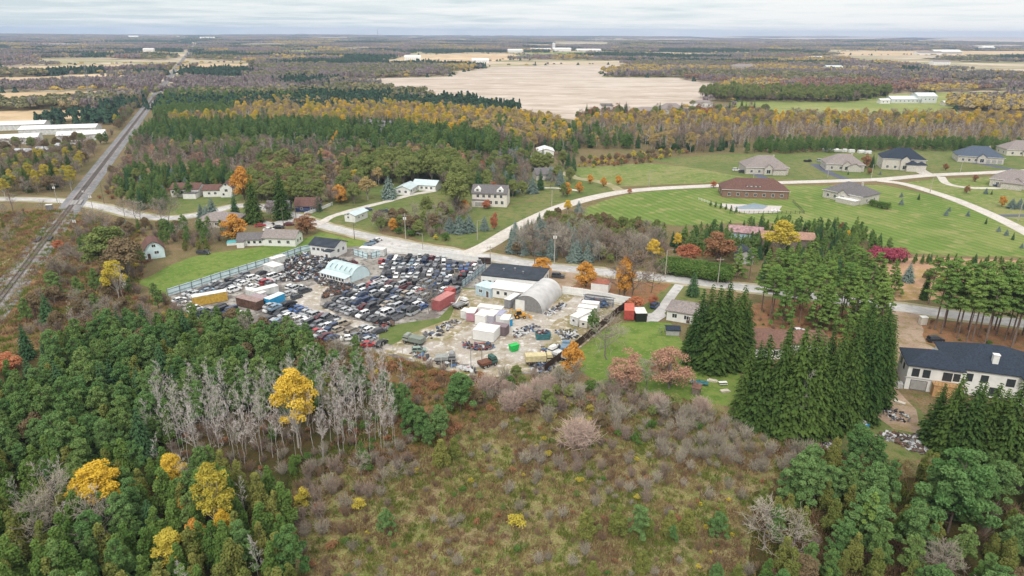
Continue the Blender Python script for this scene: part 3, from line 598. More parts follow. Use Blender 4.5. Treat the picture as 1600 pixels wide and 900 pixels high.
# bungalow right of the dark fence
house('bungalow', 'white bungalow with taupe roof beside the tall spruces and driveway', 'house', (1041, 500), (1083, 507), 8.5, [(0, 0, 1, 1, 3.1, 'hip', .42)], WHITE, ROOFTAUPE, wins=wrow(3, 1.8, 1.3, 1.2, a=.05, b=.95)+wrow(2, 1.8, 1.1, 1.1, 'l')+[('door', 'f', .55, 1.1, 1, 2.1)], width=11.5, chimney=[(.75, .6, 5.4)])
mb = MB(); mb.box(0, 0, 0, 3.6, 3, 1.7); t_ = thing('garden_shed', 'small pale shed with charcoal roof in front of the white bungalow', 'shed', G(1041, 524), -.1); mb.build('wall', STUCCO, t_); roof_solid('gx', 0, 0, 3.6, 3, 1.7, .4, .3).build('roof', ROOFNAVY, t_)
house('bungalow', 'brown roofed bungalow half hidden by the spruces near the orange leaf ground', 'house', (1162, 560), (1262, 562), 12, [(0, 0, .42, 1, 3.2, 'hip', .42), (.40, .25, .6, .7, 3.1, 'hip', .42)], WHITE, ROOFBROWN, wins=wrow(3, 1.8, 1.2, 1.2, a=.02, b=.4)+wrow(2, 1.8, 1.2, 1.2, 'l'), width=24)
clear((1062, 495), 8); clear((1200, 548), 9); clear((1240, 548), 9)
# big navy-roofed house
NV = ROOFNAVY
hb, W = house('large_house', 'large unfinished white house with navy roof and bare plywood by the dirt yard', 'house', (1412, 607), (1650, 640), 15,
   [(0, 0, .30, .62, 6.3, 'hip', .50), (.24, .10, .50, .95, 6.4, 'hip', .52), (.62, -.05, .38, .9, 6.4, 'hip', .5)], WHITE, NV,
   wins=[('window', 'f', .045, 4.6, 1.4, 1.9), ('window', 'f', .105, 4.6, 1.4, 1.9), ('garage_door', 'f', .075, 1.35, 3.4, 2.4), ('window', 'f', .22, 4.5, 1.8, 2.0), ('window', 'f', .27, 4.6, 1.2, 1.8, .0),
         ('window', 'f', .35, 4.5, 1.2, 1.8, .10), ('window', 'f', .43, 4.5, 1.4, 1.8, .10), ('window', 'f', .5, 1.6, 2.2, 2.0, .10), ('window', 'f', .57, 4.4, 1.6, 1.8, .10), ('window', 'f', .75, 4.4, 1.6, 1.8, -.05), ('window', 'f', .88, 4.4, 1.6, 1.8, -.05), ('window', 'l', .25, 4.4, 1.2, 1.5), ('window', 'l', .45, 4.4, 1.2, 1.5)], frame=DARKTRIM, width=38)
mb = MB(); mb.box(5.6, -2.0, 0, 11.5, -.02, 2.9); mb.box(5.4, -2.2, 2.9, 11.7, -.02, 3.05); mb.build('plywood_deck', WOOD, hb)
mb = MB(); [mb.box(x, -2.18, 3.05, x+.1, -2.08, 4.0) for x in np.linspace(5.5, 11.5, 9)]; mb.box(5.4, -2.2, 4.0, 11.7, -2.05, 4.1); mb.build('railing', WOOD, hb)
mb = MB(); mb.box(17.7, 3.4, 5, 18.9, 4.5, 10.0); mb.box(17.6, 3.3, 10.0, 19.0, 4.6, 10.15); mb.build('chimney', WHITE, hb)
mb = MB(); mb.box(-1.5, -.4, 0, -.3, 1.5, 1.2); mb.box(-.4, -.12, 3.05, W*.3, -.02, 3.25); mb.build('ledge', STUCCO, hb)
mb = MB(); mb.poly([(9.5, 11.5, 7.6), (12.5, 11.0, 8.0), (13, 12.6, 7.6), (10, 13.0, 7.2), (9.5, 11.5, 7.7), (12.5, 11.0, 8.1), (13, 12.6, 7.7), (10, 13.0, 7.3)], [(0,3,2,1), (4,5,6,7), (0,1,5,4), (1,2,6,5), (2,3,7,6), (3,0,4,7)])
o = mb.build('tarpaulin', BLUETARP); o.location = G(1412, 607); o.rotation_euler = hb.rotation_euler; o.location = G(1466, 551)-Matrix.Rotation(hb.rotation_euler[2], 4, 'Z') @ Vector((11, 11.5, 7.0)); tag(o, 'blue tarpaulin heap behind the navy roofed house', 'tarpaulin')
for u in (.08, .25, .42, .6, .8): clear((1412+u*238, 585), 11)
# --- hamlet left and centre
house('barn', 'small white gambrel barn with dark red roof by the lawn and railway brush', 'barn', (228, 406), (256, 402), 9, [(0, 0, 1, 1, 3.4, 'gambrel', 0)], ICE, ROOFRED, wins=[('window', 'f', .5, 4.9, 1.2, 1.0), ('window', 'f', .6, 2.3, 1.4, 1.0), ('door', 'f', .2, 1.1, 1, 2.1)], width=6.6)
house('farmhouse', 'white house with dark red roof beside the dark conifers, left of the crossing road', 'house', (268, 308), (306, 308), 10, [(0, 0, 1, 1, 4.2, 'gx', .4), (.55, -.4, .45, .4, 2.6, 'flat', 0, WHITE, ROOFGREY)], WHITE, ROOFRED, wins=wrow(3, 2.6, 1.3, 1.2, a=0, b=.5), width=14)
house('farmhouse', 'white gabled house with red roofed wing near the orange tree', 'house', (318, 308), (362, 307), 9, [(0, 0, .6, 1, 3.6, 'gx', .4), (.6, -.2, .4, 1.2, 5.2, 'gy', .8)], WHITE, ROOFRED, wins=wrow(2, 1.9, 1.2, 1.1, a=.1, b=.5)+[('window', 'f', .8, 3.6, 1.4, 1.3, -.2), ('window', 'f', .8, 6.5, .9, 1, -.2), ('window', 'f', .7, 1.6, 1, 1.1, -.2)], width=15)
house('bungalow', 'taupe hipped roof house between the cedar grove and crossing road', 'house', (308, 356), (370, 356), 12, [(0, 0, 1, 1, 2.9, 'hip', .4)], CREAM, ROOFTAUPE, wins=wrow(5, 1.7, 1.2, 1.1), width=17)
house('cottage', 'dark red roofed cottage with blue wall beside the white board fence', 'house', (461, 331), (494, 331), 8, [(0, 0, 1, 1, 2.9, 'gx', .75)], mat('navy_wall', (.04, .06, .16), .7), ROOFRED, wins=wrow(2, 1.5, 1, 1), width=11)
house('house', 'weathered dark grey house beside the hamlet lane behind tall spruce', 'house', (416, 333), (446, 333), 8, [(0, 0, 1, 1, 2.9, 'gx', .5)], STUCCO, ROOFGREY, wins=wrow(2, 1.5, 1, 1), width=10)
house('garage_shed', 'white garage shed with pale roof on the grass by the gravel lane', 'garage', (539, 346), (556, 348), 10, [(0, 0, 1, 1, 3.2, 'gy', .35)], WHITE, ROOFICE, wins=[('window', 'f', .35, 2.1, .9, .8), ('window', 'r', .3, 1.8, .8, .7), ('window', 'r', .6, 1.8, .8, .7), ('window', 'f', .35, 3.4, .7, .6)], width=5.5)
house('bungalow', 'white bungalow with pale metal roof beside the blue spruce and lane', 'house', (618, 304), (636, 305), 12, [(0, 0, 1, 1, 3.1, 'gy', .4)], WHITE, ROOFICE, wins=wrow(2, 1.7, 1.2, 1.2)+wrow(3, 1.7, 1.2, 1.2, 'r'), width=8)
house('bungalow', 'second pale metal roofed bungalow further along the lane', 'house', (645, 297), (675, 299), 9, [(0, 0, 1, 1, 3.2, 'gx', .4)], WHITE, ROOFICE, wins=wrow(4, 1.7, 1.2, 1.2), width=13)
hh, W = house('country_house', 'tall white two storey house with grey dormered roof on the slope', 'house', (738, 322), (790, 324), 10, [(0, 0, 1, 1, 6.6, 'gx', .62), (.0, -.16, .42, .16, 3.2, 'flat', 0)], mat('warm_white_siding', (.70, .66, .60), .7, var=.06), ROOFGREY, wins=wrow(5, 5.2, 1.2, 1.4)+wrow(3, 2.2, 1.3, 1.6, a=.45, b=.95)+[('window', 'r', .3, 5, 1, 1.3), ('window', 'r', .7, 5, 1, 1.3), ('garage_door', 'f', .2, 1.4, 3.4, 2.2, -.165)], width=17, chimney=[(.5, .55, 11.5)])
for u in (.15, .8):
    m_ = MB(); m_.prism([(u*W-1.6, 7), (u*W+1.6, 7), (u*W+1.6, 8.2), (u*W, 9.4), (u*W-1.6, 8.2)], .6, 4, 'y'); m_.build('dormer', WHITE, hh)
    window_at(hh, u*W, .596, 7.9, 1.1, 1.0, 0)
house('house', 'blue grey roofed house among the olive trees of the hamlet', 'house', (488, 268), (522, 269), 10, [(0, 0, 1, 1, 4, 'gx', .5), (.55, -.3, .45, .5, 4, 'gy', .6)], BLUEWALL, ROOFBLUE, wins=wrow(2, 2.4, 1.2, 1.2, a=0, b=.5), width=15)
house('house', 'long grey roofed house behind the golden tree of the hamlet', 'house', (496, 296), (534, 297), 9, [(0, 0, 1, 1, 2.9, 'gx', .4)], STUCCO, ROOFTAUPE, wins=wrow(4, 1.7, 1, 1), width=15)
house('house', 'pale grey roofed house left of the blue grey roofed house', 'house', (448, 269), (472, 269), 9, [(0, 0, 1, 1, 3, 'gx', .4)], STUCCO, ROOFBLUE, wins=wrow(2, 1.7, 1, 1), width=12)
house('large_house', 'wide grey gabled house in a clearing of the dark pines', 'house', (562, 207), (614, 207), 14, [(0, 0, .5, 1, 5.5, 'gy', .6), (.4, .2, .6, .8, 4.6, 'gx', .7)], mat('lilac_grey_siding', (.30, .29, .31), .8), mat('lilac_shingle', (.20, .19, .21), .9), wins=wrow(4, 2.5, 1.6, 1.4), width=26)
house('bungalow', 'grey roofed bungalow left of the white barn on the wood edge', 'house', (772, 247), (797, 248), 9, [(0, 0, 1, 1, 3.2, 'gx', .5)], STUCCO, ROOFGREY, wins=wrow(3, 1.7, 1.2, 1.1), width=14)
house('barn', 'white roofed barn at the end of the dirt lane by the wood', 'barn', (840, 246), (864, 246), 14, [(0, 0, 1, 1, 4.2, 'gy', .3)], WHITE, mat('white_metal_roof', (.72, .72, .72), .5), wins=wrow(2, 1.7, 1.2, 1.1), width=11)
house('garden_shed', 'low ice blue shed left of the white roofed barn', 'shed', (812, 257), (836, 254), 8, [(0, 0, 1, 1, 2.6, 'gx', .3)], ICE, ROOFICE, wins=wrow(3, 1.4, 1, 1), width=11)
house('bungalow', 'pale gabled house with grey roof behind the long driveway lawn', 'house', (838, 282), (866, 281), 10, [(0, 0, 1, 1, 3.4, 'gx', .55), (.55, -.2, .35, .3, 3.2, 'gy', .6)], STONE, ROOFGREY, wins=wrow(3, 1.8, 1.2, 1.2), width=15)
for p, r in (((560, 340), 8), ((628, 298), 9), ((660, 292), 9), ((765, 315), 13), ((505, 262), 9), ((515, 291), 9), ((460, 264), 8), ((588, 200), 22), ((785, 243), 9), ((852, 240), 10), ((852, 276), 10), ((240, 395), 10), ((287, 302), 10), ((340, 302), 10), ((338, 350), 11), ((478, 326), 8), ((430, 330), 6), ((430, 380), 9), ((388, 381), 8), ((826, 252), 7)): clear(p, r)
for p, r in (((505, 276), 9), ((515, 305), 9), ((460, 276), 8), ((628, 310), 8), ((660, 306), 8), ((588, 214), 14), ((785, 256), 9), ((852, 252), 9), ((852, 288), 8), ((287, 314), 8), ((340, 315), 8), ((570, 212), 12), ((605, 212), 12), ((560, 232), 7)): clear(p, r)
# --- estate on the right
def estate(label, A, B, W, D, wall, roof, left=.0, gar=0, extra=(), h=4.0, p=.66, wn=4, frame=TRIM, **k):
    vols = [(0, 0, 1, 1, h, 'hip', p)]+list(extra)
    wn_ = wrow(wn, 1.8, 1.3, 1.5, a=.04, b=.6 if gar else .96)+wrow(gar, 1.4, 2.6, 2.3, a=.6, b=.98, ty='garage_door')+wrow(2, 1.8, 1.2, 1.3, 'l')+wrow(2, 1.8, 1.2, 1.3, 'r')
    k.setdefault('chimney', [(.72, .55, h+D*.5*p*.8+1.6)])
    r = house('estate_house', label, 'house', A, B, D, vols, wall, roof, wins=wn_, width=W, frame=frame, **k)
    for q in (.35, .62): m_ = MB(); m_.tube((W*q, D*.62, h+D*.33*p), (W*q, D*.62, h+D*.42*p+.5), .18, .18, 8); m_.build('roof_vent', DARKTRIM, r[0])
    if W < 30:
        gx = W*.42; m_ = MB(); m_.prism([(gx, 0), (gx+5, 0), (gx+5, h-.02), (gx+2.5, h+2.1), (gx, h-.02)], -1.3, -.02, 'y'); m_.build('porch', wall, r[0]); roof_solid('gy', gx, -1.3, 5, D*.4, h, .85, .35).build('porch_roof', roof, r[0]); window_at(r[0], gx+2.5, -1.31, 1.9, 2.2, 2.2, 0)
    m_ = MB(); m_.box(-.62, -.62, h+.02, W+.62, -.52, h+.2); m_.build('gutter', TRIM, r[0])
    clear(((A[0]+B[0])/2, (A[1]+B[1])/2-6), max(W, D)*.62); return r
estate('broad stone house with taupe hipped roof and black driveway in the far lots', (1165, 272), (1228, 273), 25, 17, STONE, ROOFTAUPE, extra=[(.62, -.16, .3, .4, 3.3, 'hip', .6)], wn=5)
estate('stone bungalow with taupe hipped roof beside the dark shrubs and driveway', (1290, 266), (1340, 268), 22, 15, STONE, ROOFTAUPE, extra=[(.55, -.15, .35, .4, 3.2, 'gy', .5)])
estate('two storey stone house with dark navy roof and bare earth front', (1377, 264), (1450, 268), 24, 17, mat('light_stone', (.55, .52, .47), .8, var=.1), NV, h=6.6, extra=[(.55, -.25, .28, .4, 4.2, 'hip', .5), (.8, -.18, .2, .4, 4.2, 'hip', .5)], wn=5)
estate('stone house with navy hipped roof and three garage doors', (1496, 253), (1565, 257), 26, 17, STONE, mat('slate_blue_shingle', (.075, .10, .14), .85), gar=3)
estate('pale stone house at the far right edge of the estate', (1572, 243), (1640, 245), 24, 16, CREAM, ROOFTAUPE)
hr, W = estate('brick house with dark red roof and dormer beside the covered pool', (1128, 308), (1238, 312), 33, 14, BRICK, ROOFRED, extra=[(.06, .05, .55, .95, 3.35, 'hip', .62)], wn=7)
m_ = MB(); m_.box(12, 1.6, 5, 19, 4.5, 6.2); m_.build('dormer', WHITE, hr); roof_solid('hip', 12, 1.6, 7, 4, 6.2, .4, .3).build('dormer_roof', ROOFRED, hr)
for x in (13.3, 15.5, 17.7): window_at(hr, x, 1.596, 5.6, 1.2, .8, 0)
hg, W = estate('stone house with grey hipped roof and rear deck beside the striped lawn', (1285, 308), (1352, 322), 21, 16, STONE, ROOFGREY, wn=5, p=.55)
m_ = MB(); m_.box(10, -4.5, 0, 20, -.02, 2.2); m_.build('deck', STONE, hg); m_ = MB(); m_.box(9.8, -4.7, 2.2, 20.2, -.02, 2.4); [m_.box(x, -4.6, 2.4, x+.08, -4.5, 3.3) for x in np.linspace(9.9, 20, 12)]; m_.box(9.8, -4.65, 3.3, 20.2, -4.5, 3.38); m_.build('railing', TRIM, hg)
hs, W = estate('stone house with solar panels on its taupe roof at the right edge', (1545, 290), (1625, 300), 24, 15, STONE, ROOFTAUPE, gar=0, extra=[(.25, -.3, .4, .5, 3.3, 'hip', .5)])
for k, (x, y) in enumerate(((6.5, 2.6), (8.3, 3.2), (10.1, 2.6), (11.9, 3.6), (9.2, 4.8))):
    m_ = MB(); Mx = Matrix.Translation((x, y, 3.5+y*.52+.55)) @ Matrix.Rotation(.48, 4, 'X'); m_.box(-.8, -.55, 0, .8, .55, .06, 0, Mx); m_.build('solar_panel', mat('solar_blue', (.08, .22, .42), .25, .6, var=0), hs)
# pool, boat, patio
sheet('patio', [(1128, 318), (1222, 322), (1215, 332), (1170, 334), (1148, 330), (1128, 322)], mat('patio_stone', (.50, .47, .44), .8), .06, amp=.1)
mb = MB(); mb.poly([tuple(G(*p)+Vector((0, 0, z))) for z in (0, .18) for p in ((1146, 325), (1178, 318), (1200, 322), (1192, 327), (1158, 327))], [(0,1,2,3,4)[::-1], (5,6,7,8,9)]+[(i, (i+1) % 5, 5+(i+1) % 5, 5+i) for i in range(5)])
tag(mb.build('covered_pool', POOL), 'grey blue covered swimming pool behind the dark red roofed brick house', 'pool')
house('barn', 'open barn with rust streaked silver roof behind the small charcoal roofed house', 'barn', (1138, 374), (1185, 378), 9, [(0, 0, 1, 1, 3.4, 'gx', .35)], BLUEWALL, mat('streaked_metal_roof', (.33, .20, .21), .6, var=.35, scale=.9), width=13)
house('cottage', 'small cream cottage with charcoal roof among dark green conifers', 'house', (1150, 412), (1168, 413), 7, [(0, 0, 1, 1, 3.6, 'gy', .55)], STUCCO, ROOFDARK, wins=wrow(2, 2, 1, 1.1), width=6)
house('barn', 'long brown roofed barn hidden behind the wide yellow tree', 'barn', (1190, 384), (1270, 388), 9, [(0, 0, 1, 1, 3.4, 'gx', .35)], GREYWOOD, mat('brown_metal_roof', (.34, .20, .15), .7, var=.2), width=20)
for p, r in (((1160, 372), 9), ((1158, 410), 6), ((1230, 382), 10), ((1170, 322), 14)): clear(p, r)
# --- far houses and farms
def far(label, x, y, W, h, wall=WHITE, roof=ROOFTAUPE, D=12, kind='gx', name='farm_building', cat='farm building', p=.4):
    g = G(x, y); ax = (x-W*F/g.length/2, y); bx = (x+W*F/g.length/2, y)
    r = house(name, label, cat, ax, bx, D, [(0, 0, 1, 1, h, kind, p)], wall, roof, wins=wrow(max(2, int(W/6)), h*.55, 1.4, 1.3), width=W); clear((x, y), max(W, D)*.6); return r
far('grey roofed stone house below the big stubble field', 1016, 180, 34, 4, STONE, ROOFTAUPE, 16, 'hip', 'estate_house', 'house')
far('pale hipped house with tall chimney right of the grey roofed stone house', 1050, 178, 26, 5, CREAM, ROOFTAUPE, 16, 'hip', 'estate_house', 'house', .6)
far('white gabled house beside the rust trees under the stubble field', 948, 173, 12, 5, WHITE, ROOFGREY, 10, 'gx', 'farmhouse', 'house')
far('white house right of the pair below the stubble field', 1098, 168, 22, 5, WHITE, ROOFTAUPE, 12, 'hip', 'estate_house', 'house')
far('grey mansion on the wooded rise right of the stubble field', 1164, 110, 60, 8, STUCCO, ROOFTAUPE, 25, 'hip', 'mansion', 'house')
far('tall white house in the far wood left of rust maple', 1303, 113, 36, 10, mat('bluish_white_wall', (.55, .62, .66), .7), ROOFICE, 20, 'gx', 'mansion', 'house')
far('small white house behind the tall white house', 1275, 95, 40, 9, WHITE, mat('white_metal_roof', (.72, .72, .72), .5), 20)
far('white cottage behind the olive trees left of the green pasture', 1265, 150, 40, 5, WHITE, ROOFGREY, 12, 'gx', 'farmhouse', 'house')
far('white van shaped shed beside the greenhouse', 1382, 162, 12, 4, WHITE, PALE, 8)
far('long white greenhouse on the green pasture', 1413, 161, 38, 4.5, mat('greenhouse_film', (.60, .64, .64), .3), mat('greenhouse_roof', (.62, .66, .66), .3), 16, 'gx', 'greenhouse', 'greenhouse')
far('tall glazed greenhouse at the right end of the long one', 1446, 161, 24, 8, mat('greenhouse_film', (.60, .64, .64), .3), mat('greenhouse_roof', (.62, .66, .66), .3), 18, 'gx', 'greenhouse', 'greenhouse')
far('small pale shed at the far end of the greenhouse pasture', 1480, 165, 9, 3.5, CREAM, PALE, 8)
far('white farm sheds at the left of the silo', 845, 80, 90, 7, WHITE, PALE, 25)
far('white farm sheds at the right of the silo', 878, 80, 80, 9, WHITE, PALE, 25)
far('long low white shed right of the silo farm', 920, 80, 110, 5, WHITE, PALE, 25)
far('white farmhouse left of the silo farm', 805, 82, 60, 8, WHITE, PALE, 25)
g = G(865, 79); mb = MB(); mb.tube(g, g+Vector((0, 0, 32)), 8, n=16); t_ = thing('silo', 'tall white silo standing among the far farm sheds', 'silo', g); 
mb = MB(); mb.tube((0,0,0), (0,0,30), 7, n=16); mb.build('body', WHITE, t_); mb = MB(); mb.tube((0,0,30), (0,0,34), 7, 1.5, n=16); mb.build('dome', DIRTYWHITE, t_)
far('pale factory block far right on the horizon wood', 1480, 84, 130, 8, STUCCO, PALE, 40)
far('white warehouse strip on the far right skyline wood', 1545, 76, 80, 7, WHITE, PALE, 40)
far('white row of estate roofs in the far right woods', 1452, 86, 110, 8, WHITE, ROOFTAUPE, 30)
far('white barn in the wood right of the power line clearing', 644, 95, 46, 9, WHITE, PALE, 30)
far('small white house at the left end of the far tan field', 750, 98, 46, 6, WHITE, PALE, 25)
far('white barn in the far woods left of the railway line', 230, 81, 38, 9, WHITE, PALE, 20)
far('white shed on the horizon left of the railway vanishing point', 207, 59, 90, 8, WHITE, PALE, 60)
far('white building cluster right of the railway vanishing point', 322, 62, 120, 10, CREAM, PALE, 60)
far('second white roofed shed in the far right woods', 1470, 101, 50, 8, WHITE, ROOFTAUPE, 20)
far('pale roofed house in the wood left of the factory', 1345, 110, 40, 6, CREAM, ROOFTAUPE, 20)
# industrial greenhouses behind the left woods
for i, (x0, x1, y, l) in enumerate(((-60, 60, 228, 'long white roofed warehouse at the left edge nearest the railway wood'), (30, 150, 212, 'second long white roofed warehouse behind the nearest one'), (-40, 70, 206, 'white roofed warehouse behind the second at the left edge'), (90, 165, 222, 'short white warehouse close to the railway brush'))):
    a = G(x0, y); house('warehouse', l, 'warehouse', (x0, y+ (2 if i == 0 else 0)), (x1, y-4), 22, [(0, 0, 1, 1, 4.5, 'gx', .16)], DIRTYWHITE, mat('white_metal_roof', (.72, .72, .72), .5)); 
    for u in np.linspace(0, 1, 6): clear((x0+(x1-x0)*u, y-4), 20)
for (x, y, l) in ((35, 245, 'grey roofed shed in the left wood behind the yellow bushes'), (68, 242, 'pale roofed shed right of the grey roofed one in the left wood'), (100, 236, 'white tank shed near the left railway brush')):
    house('shed', l, 'shed', (x-14, y), (x+14, y), 9, [(0, 0, 1, 1, 3.4, 'gx', .3)], STUCCO, mat('pale_grey_roof', (.42, .44, .47), .6), width=13); clear((x, y), 10)
# ------------------------------------------------------------------ poles and wires
def pole(px, py, h, label, arm='cross', m=POLEDARK, ang=0, r=.16, name='utility_pole', group='utility poles', lean=0):
    t = thing(name, label, 'utility pole' if name == 'utility_pole' else 'street lamp', G(px, py), ang, group)
    mb = MB(); mb.tube((0, 0, 0), (lean, 0, h), r, r*.65, 8); mb.build('pole', m, t)
    if arm == 'cross':
        mb = MB(); mb.box(-1.2, -.07, h-.9, 1.2, .07, h-.75); mb.build('crossarm', m, t)
        for x in (-1.05, 0, 1.05):
            mb = MB(); mb.tube((x, 0, h-.75), (x, 0, h-.45), .07, .05, 6); mb.build('insulator', STEEL, t)
    elif arm == 'can':
        mb = MB(); mb.box(-1.2, -.07, h-.9, 1.2, .07, h-.75); mb.build('crossarm', m, t)
        for x in (-.4, .4):
            mb = MB(); mb.tube((x, -.25, h-2.6), (x, -.25, h-1.6), .26, .26, 10); mb.build('transformer', PALE, t)
    elif arm == 'lamp':
        mb = MB(); mb.tube((0, 0, h-.1), (1.8, 0, h+.25), .06, .05, 6); mb.build('lamp_arm', STEEL, t)
        mb = MB(); mb.box(1.6, -.14, h+.12, 2.3, .14, h+.26); mb.build('lamp_head', STEEL, t)
    return t
PL = [(100, 290+50, 'utility pole on the brush left of the crossing'), (24, 343, 'leaning utility pole at the left edge by the road')]
pole(24, 342, 12, 'thin dark utility pole on the grass left of the level crossing', lean=-.3)
pole(90, 318, 10, 'utility pole by the road just left of the level crossing', 'can', m=POLE)
pole(149, 345, 13, 'pale utility pole with transformers right of the level crossing', 'can', m=POLE)
pole(123, 375, 10, 'short pole with signal equipment in the brush below the crossing', 'can')
pole(163, 318, 10, 'dark utility pole behind the crossing beside the rails')
pole(634, 374, 11, 'pale pole with transformers in the bushes behind the main road', 'can', m=POLE, r=.2)
pole(661, 397, 8, 'pale lamp pole between the main road and the yard fence', 'lamp', m=POLE, ang=2.9)
pole(554, 374, 7, 'dark utility pole on the lawn left of the garage shed')
pole(866, 413, 12.5, 'tall pale pole with transformers in the blue spruce grove', 'can', m=POLE, r=.2)
pole(835, 428, 9, 'slim pole beside the orange tree at the garage entrance')
pole(463, 345, 7, 'utility pole beside the rust coloured shrub by the junction')
pole(443, 352, 8, 'bare utility pole in the hamlet near the rust shrub', m=POLEDARK)
pole(1039, 434, 10, 'pale lamp pole at the roadside left of the long hedge', 'lamp', m=POLE, ang=.2, r=.2)
pole(1121, 446, 10, 'pale pole in the trees behind the long hedge', m=POLE)
pole(766, 412, 7, 'pole at the yard corner beside the main road', m=POLE)
for x, y, ty, l in ((862, 323, 297, 'lamp pole on the lawn where the side road climbs'), (1014, 292, 268, 'lamp pole on the field edge above the side road bend'), (746, 375, 345, 'lamp pole beside the blue spruces'), (1361, 279, 257, 'lamp pole opposite the striped lawn'), (1500, 270, 252, 'lamp pole before the two storey stone house'), (1453, 301, 278, 'lamp pole on the island lawn of the estate junction'), (1590, 346, 318, 'lamp pole by the far right driveway'), (1176, 288, 270, 'lamp pole by the broad stone house driveway'), (1293, 277, 262, 'short lamp pole beside the black driveway')):
    pole(x, y, HT(x, y, ty), l, 'lamp', m=POLE, name='lamp_pole', group='pale lamp poles of the estate roads', r=.2, ang=random.uniform(-1, 1))
def wire(a, ha, b, hb, label, sag=1.2, r=.02, dx=0):
    pts = []; A = G(*a)+Vector((dx, 0, ha)); B = G(*b)+Vector((dx, 0, hb)); mb = MB()
    for i in range(13):
        t = i/12; pts.append(A.lerp(B, t)-Vector((0, 0, sag*4*t*(1-t))))
    for i in range(12): mb.tube(pts[i], pts[i+1], r, r, 3)
    tag(mb.build('overhead_wire', mat('pale_wire', (.35, .35, .36), .6, var=0)), label, 'wire', 'overhead wires')
wire((24, 342), 11.3, (149, 345), 11.9, 'overhead wire from the left edge pole to the crossing pole', .8, .03)
wire((149, 345), 11.9, (163, 318), 9.5, 'short overhead wire behind the crossing', .3, .03)
wire((634, 374), 10.4, (866, 413), 11.6, 'overhead wire along the main road above the bushes', 1.6)
wire((463, 345), 6.4, (634, 374), 10.4, 'overhead wire between the junction pole and the transformer pole', 1.4)
wire((766, 412), 6.4, (835, 428), 8.2, 'overhead wire over the garage roof beside the main road', .9)
wire((866, 413), 11.6, (1039, 434), 9.2, 'overhead wire above the brush lot along the main road', 1.8)
wire((1039, 434), 9.2, (1121, 446), 9.2, 'overhead wire over the long hedge', 1.0)
wire((463, 345), 6.4, (554, 374), 6.4, 'overhead wire over the lawn to the slim dark pole', .9)
# lattice tower and mast
def lattice(name, label, px, py, h, wb, arms, cat):
    t = thing(name, label, cat, G(px, py), .6); mb = MB(); n = 8; r = max(.09, h/350)
    cs = [[(sx*wb/2*(1-.85*i/n), sy*wb/2*(1-.85*i/n), h*i/n) for sx, sy in ((-1,-1),(1,-1),(1,1),(-1,1))] for i in range(n+1)]
    for i in range(n):
        for k in range(4):
            mb.tube(cs[i][k], cs[i+1][k], r, r, 4); mb.tube(cs[i][k], cs[i+1][(k+1) % 4], r*.7, r*.7, 3); mb.tube(cs[i][(k+1) % 4], cs[i+1][k], r*.7, r*.7, 3)
    mb.build('lattice_mast', STEEL, t)
    for hh_, l in arms:
        mb = MB(); mb.tube((-l, 0, hh_), (l, 0, hh_), r, r, 4); mb.tube((-l, 0, hh_), (0, 0, hh_+1.6), r*.7, r*.7, 3); mb.tube((l, 0, hh_), (0, 0, hh_+1.6), r*.7, r*.7, 3); mb.build('crossarm', STEEL, t)
lattice('transmission_tower', 'steel lattice transmission tower in the wood left of the railway', 146, 172, HT(146, 172, 101), 6, [(22, 4), (26, 5), (30, 4)], 'tower')
lattice('radio_mast', 'tall thin radio mast on the horizon', 591, 64, 90, 8, [], 'mast')
lattice('radio_mast', 'short far mast on the horizon left of the tall one', 561, 58, 60, 8, [], 'mast')
lattice('transmission_tower', 'pale lattice tower in the far brown wood', 620, 84, 32, 7, [(24, 5), (30, 4)], 'tower')
lattice('transmission_tower', 'twin pale lattice tower in the far brown wood', 623, 81, 32, 7, [(24, 5), (30, 4)], 'tower')
# ------------------------------------------------------------------ fences
def fence(name, label, px, h, mp, mpost, step=2.6, gap=.1, inner=True, rail=True, z0=.05, thick=.05, postr=.07, posth=None, ht=None):
    P = [G(*p) for p in px]; t = thing(name, label, 'fence', P[0]); o_ = P[0]; ps = 0
    for i in range(len(P)-1):
        a, b = P[i]-o_, P[i+1]-o_; d = b-a; M_ = Matrix.Translation(a) @ Matrix.Rotation(math.atan2(d.y, d.x), 4, 'Z'); ln = d.length
        if mp:
            mb = MB(); k = max(1, int(ln/.8))
            for j in range(k): mb.box(ln*j/k, -thick/2+(.02 if j % 2 else 0), z0, ln*(j+1)/k-.004, thick/2+(.02 if j % 2 else 0), h+random.uniform(-.04, .04), 0, M_)
            mb.build('panel', mp, t)
        if rail:
            for z in (h*.3, h*.85):
                mb = MB(); mb.box(0, -thick/2-.09, z, ln, -thick/2-.005, z+.09, 0, M_); mb.build('rail', mpost, t)
        k = max(1, round(ln/step))
        for j in range(k+ (1 if i == len(P)-2 else 0)):
            mb = MB(); x = ln*j/k; mb.box(x-postr, -thick/2-.18, 0, x+postr, -thick/2-.09, posth or h+.15, 0, M_); mb.build('post', mpost, t)
    return t
DP = mat('dark_fence_post', (.10, .12, .13), .7)
fence('panel_fence', 'pale blue metal panel fence along the green lawn side of the scrapyard', [(262, 463), (300, 451), (345, 436), (400, 419), (440, 406), (470, 395), (487, 391)], 2.5, ICE, DP, 3.4)
fence('panel_fence', 'white panel fence between the scrapyard and the main road', [(617, 396), (660, 400), (700, 404.5), (748, 411)], 2.6, WHITE, TRIM, 3)
fence('panel_fence', 'pale panel fence either side of the scrapyard gate', [(553, 398), (575, 405)], 2.4, ICE, DP, 2.5)
fence('panel_fence', 'pale panel fence right of the scrapyard gate beside the white box', [(580, 404), (604, 398)], 2.4, ICE, DP, 2.5)
fence('panel_fence', 'dark brown panel fence at the yard corner by the garage', [(748, 412), (767, 413)], 2.5, DARKWOOD, DP, 2.5)
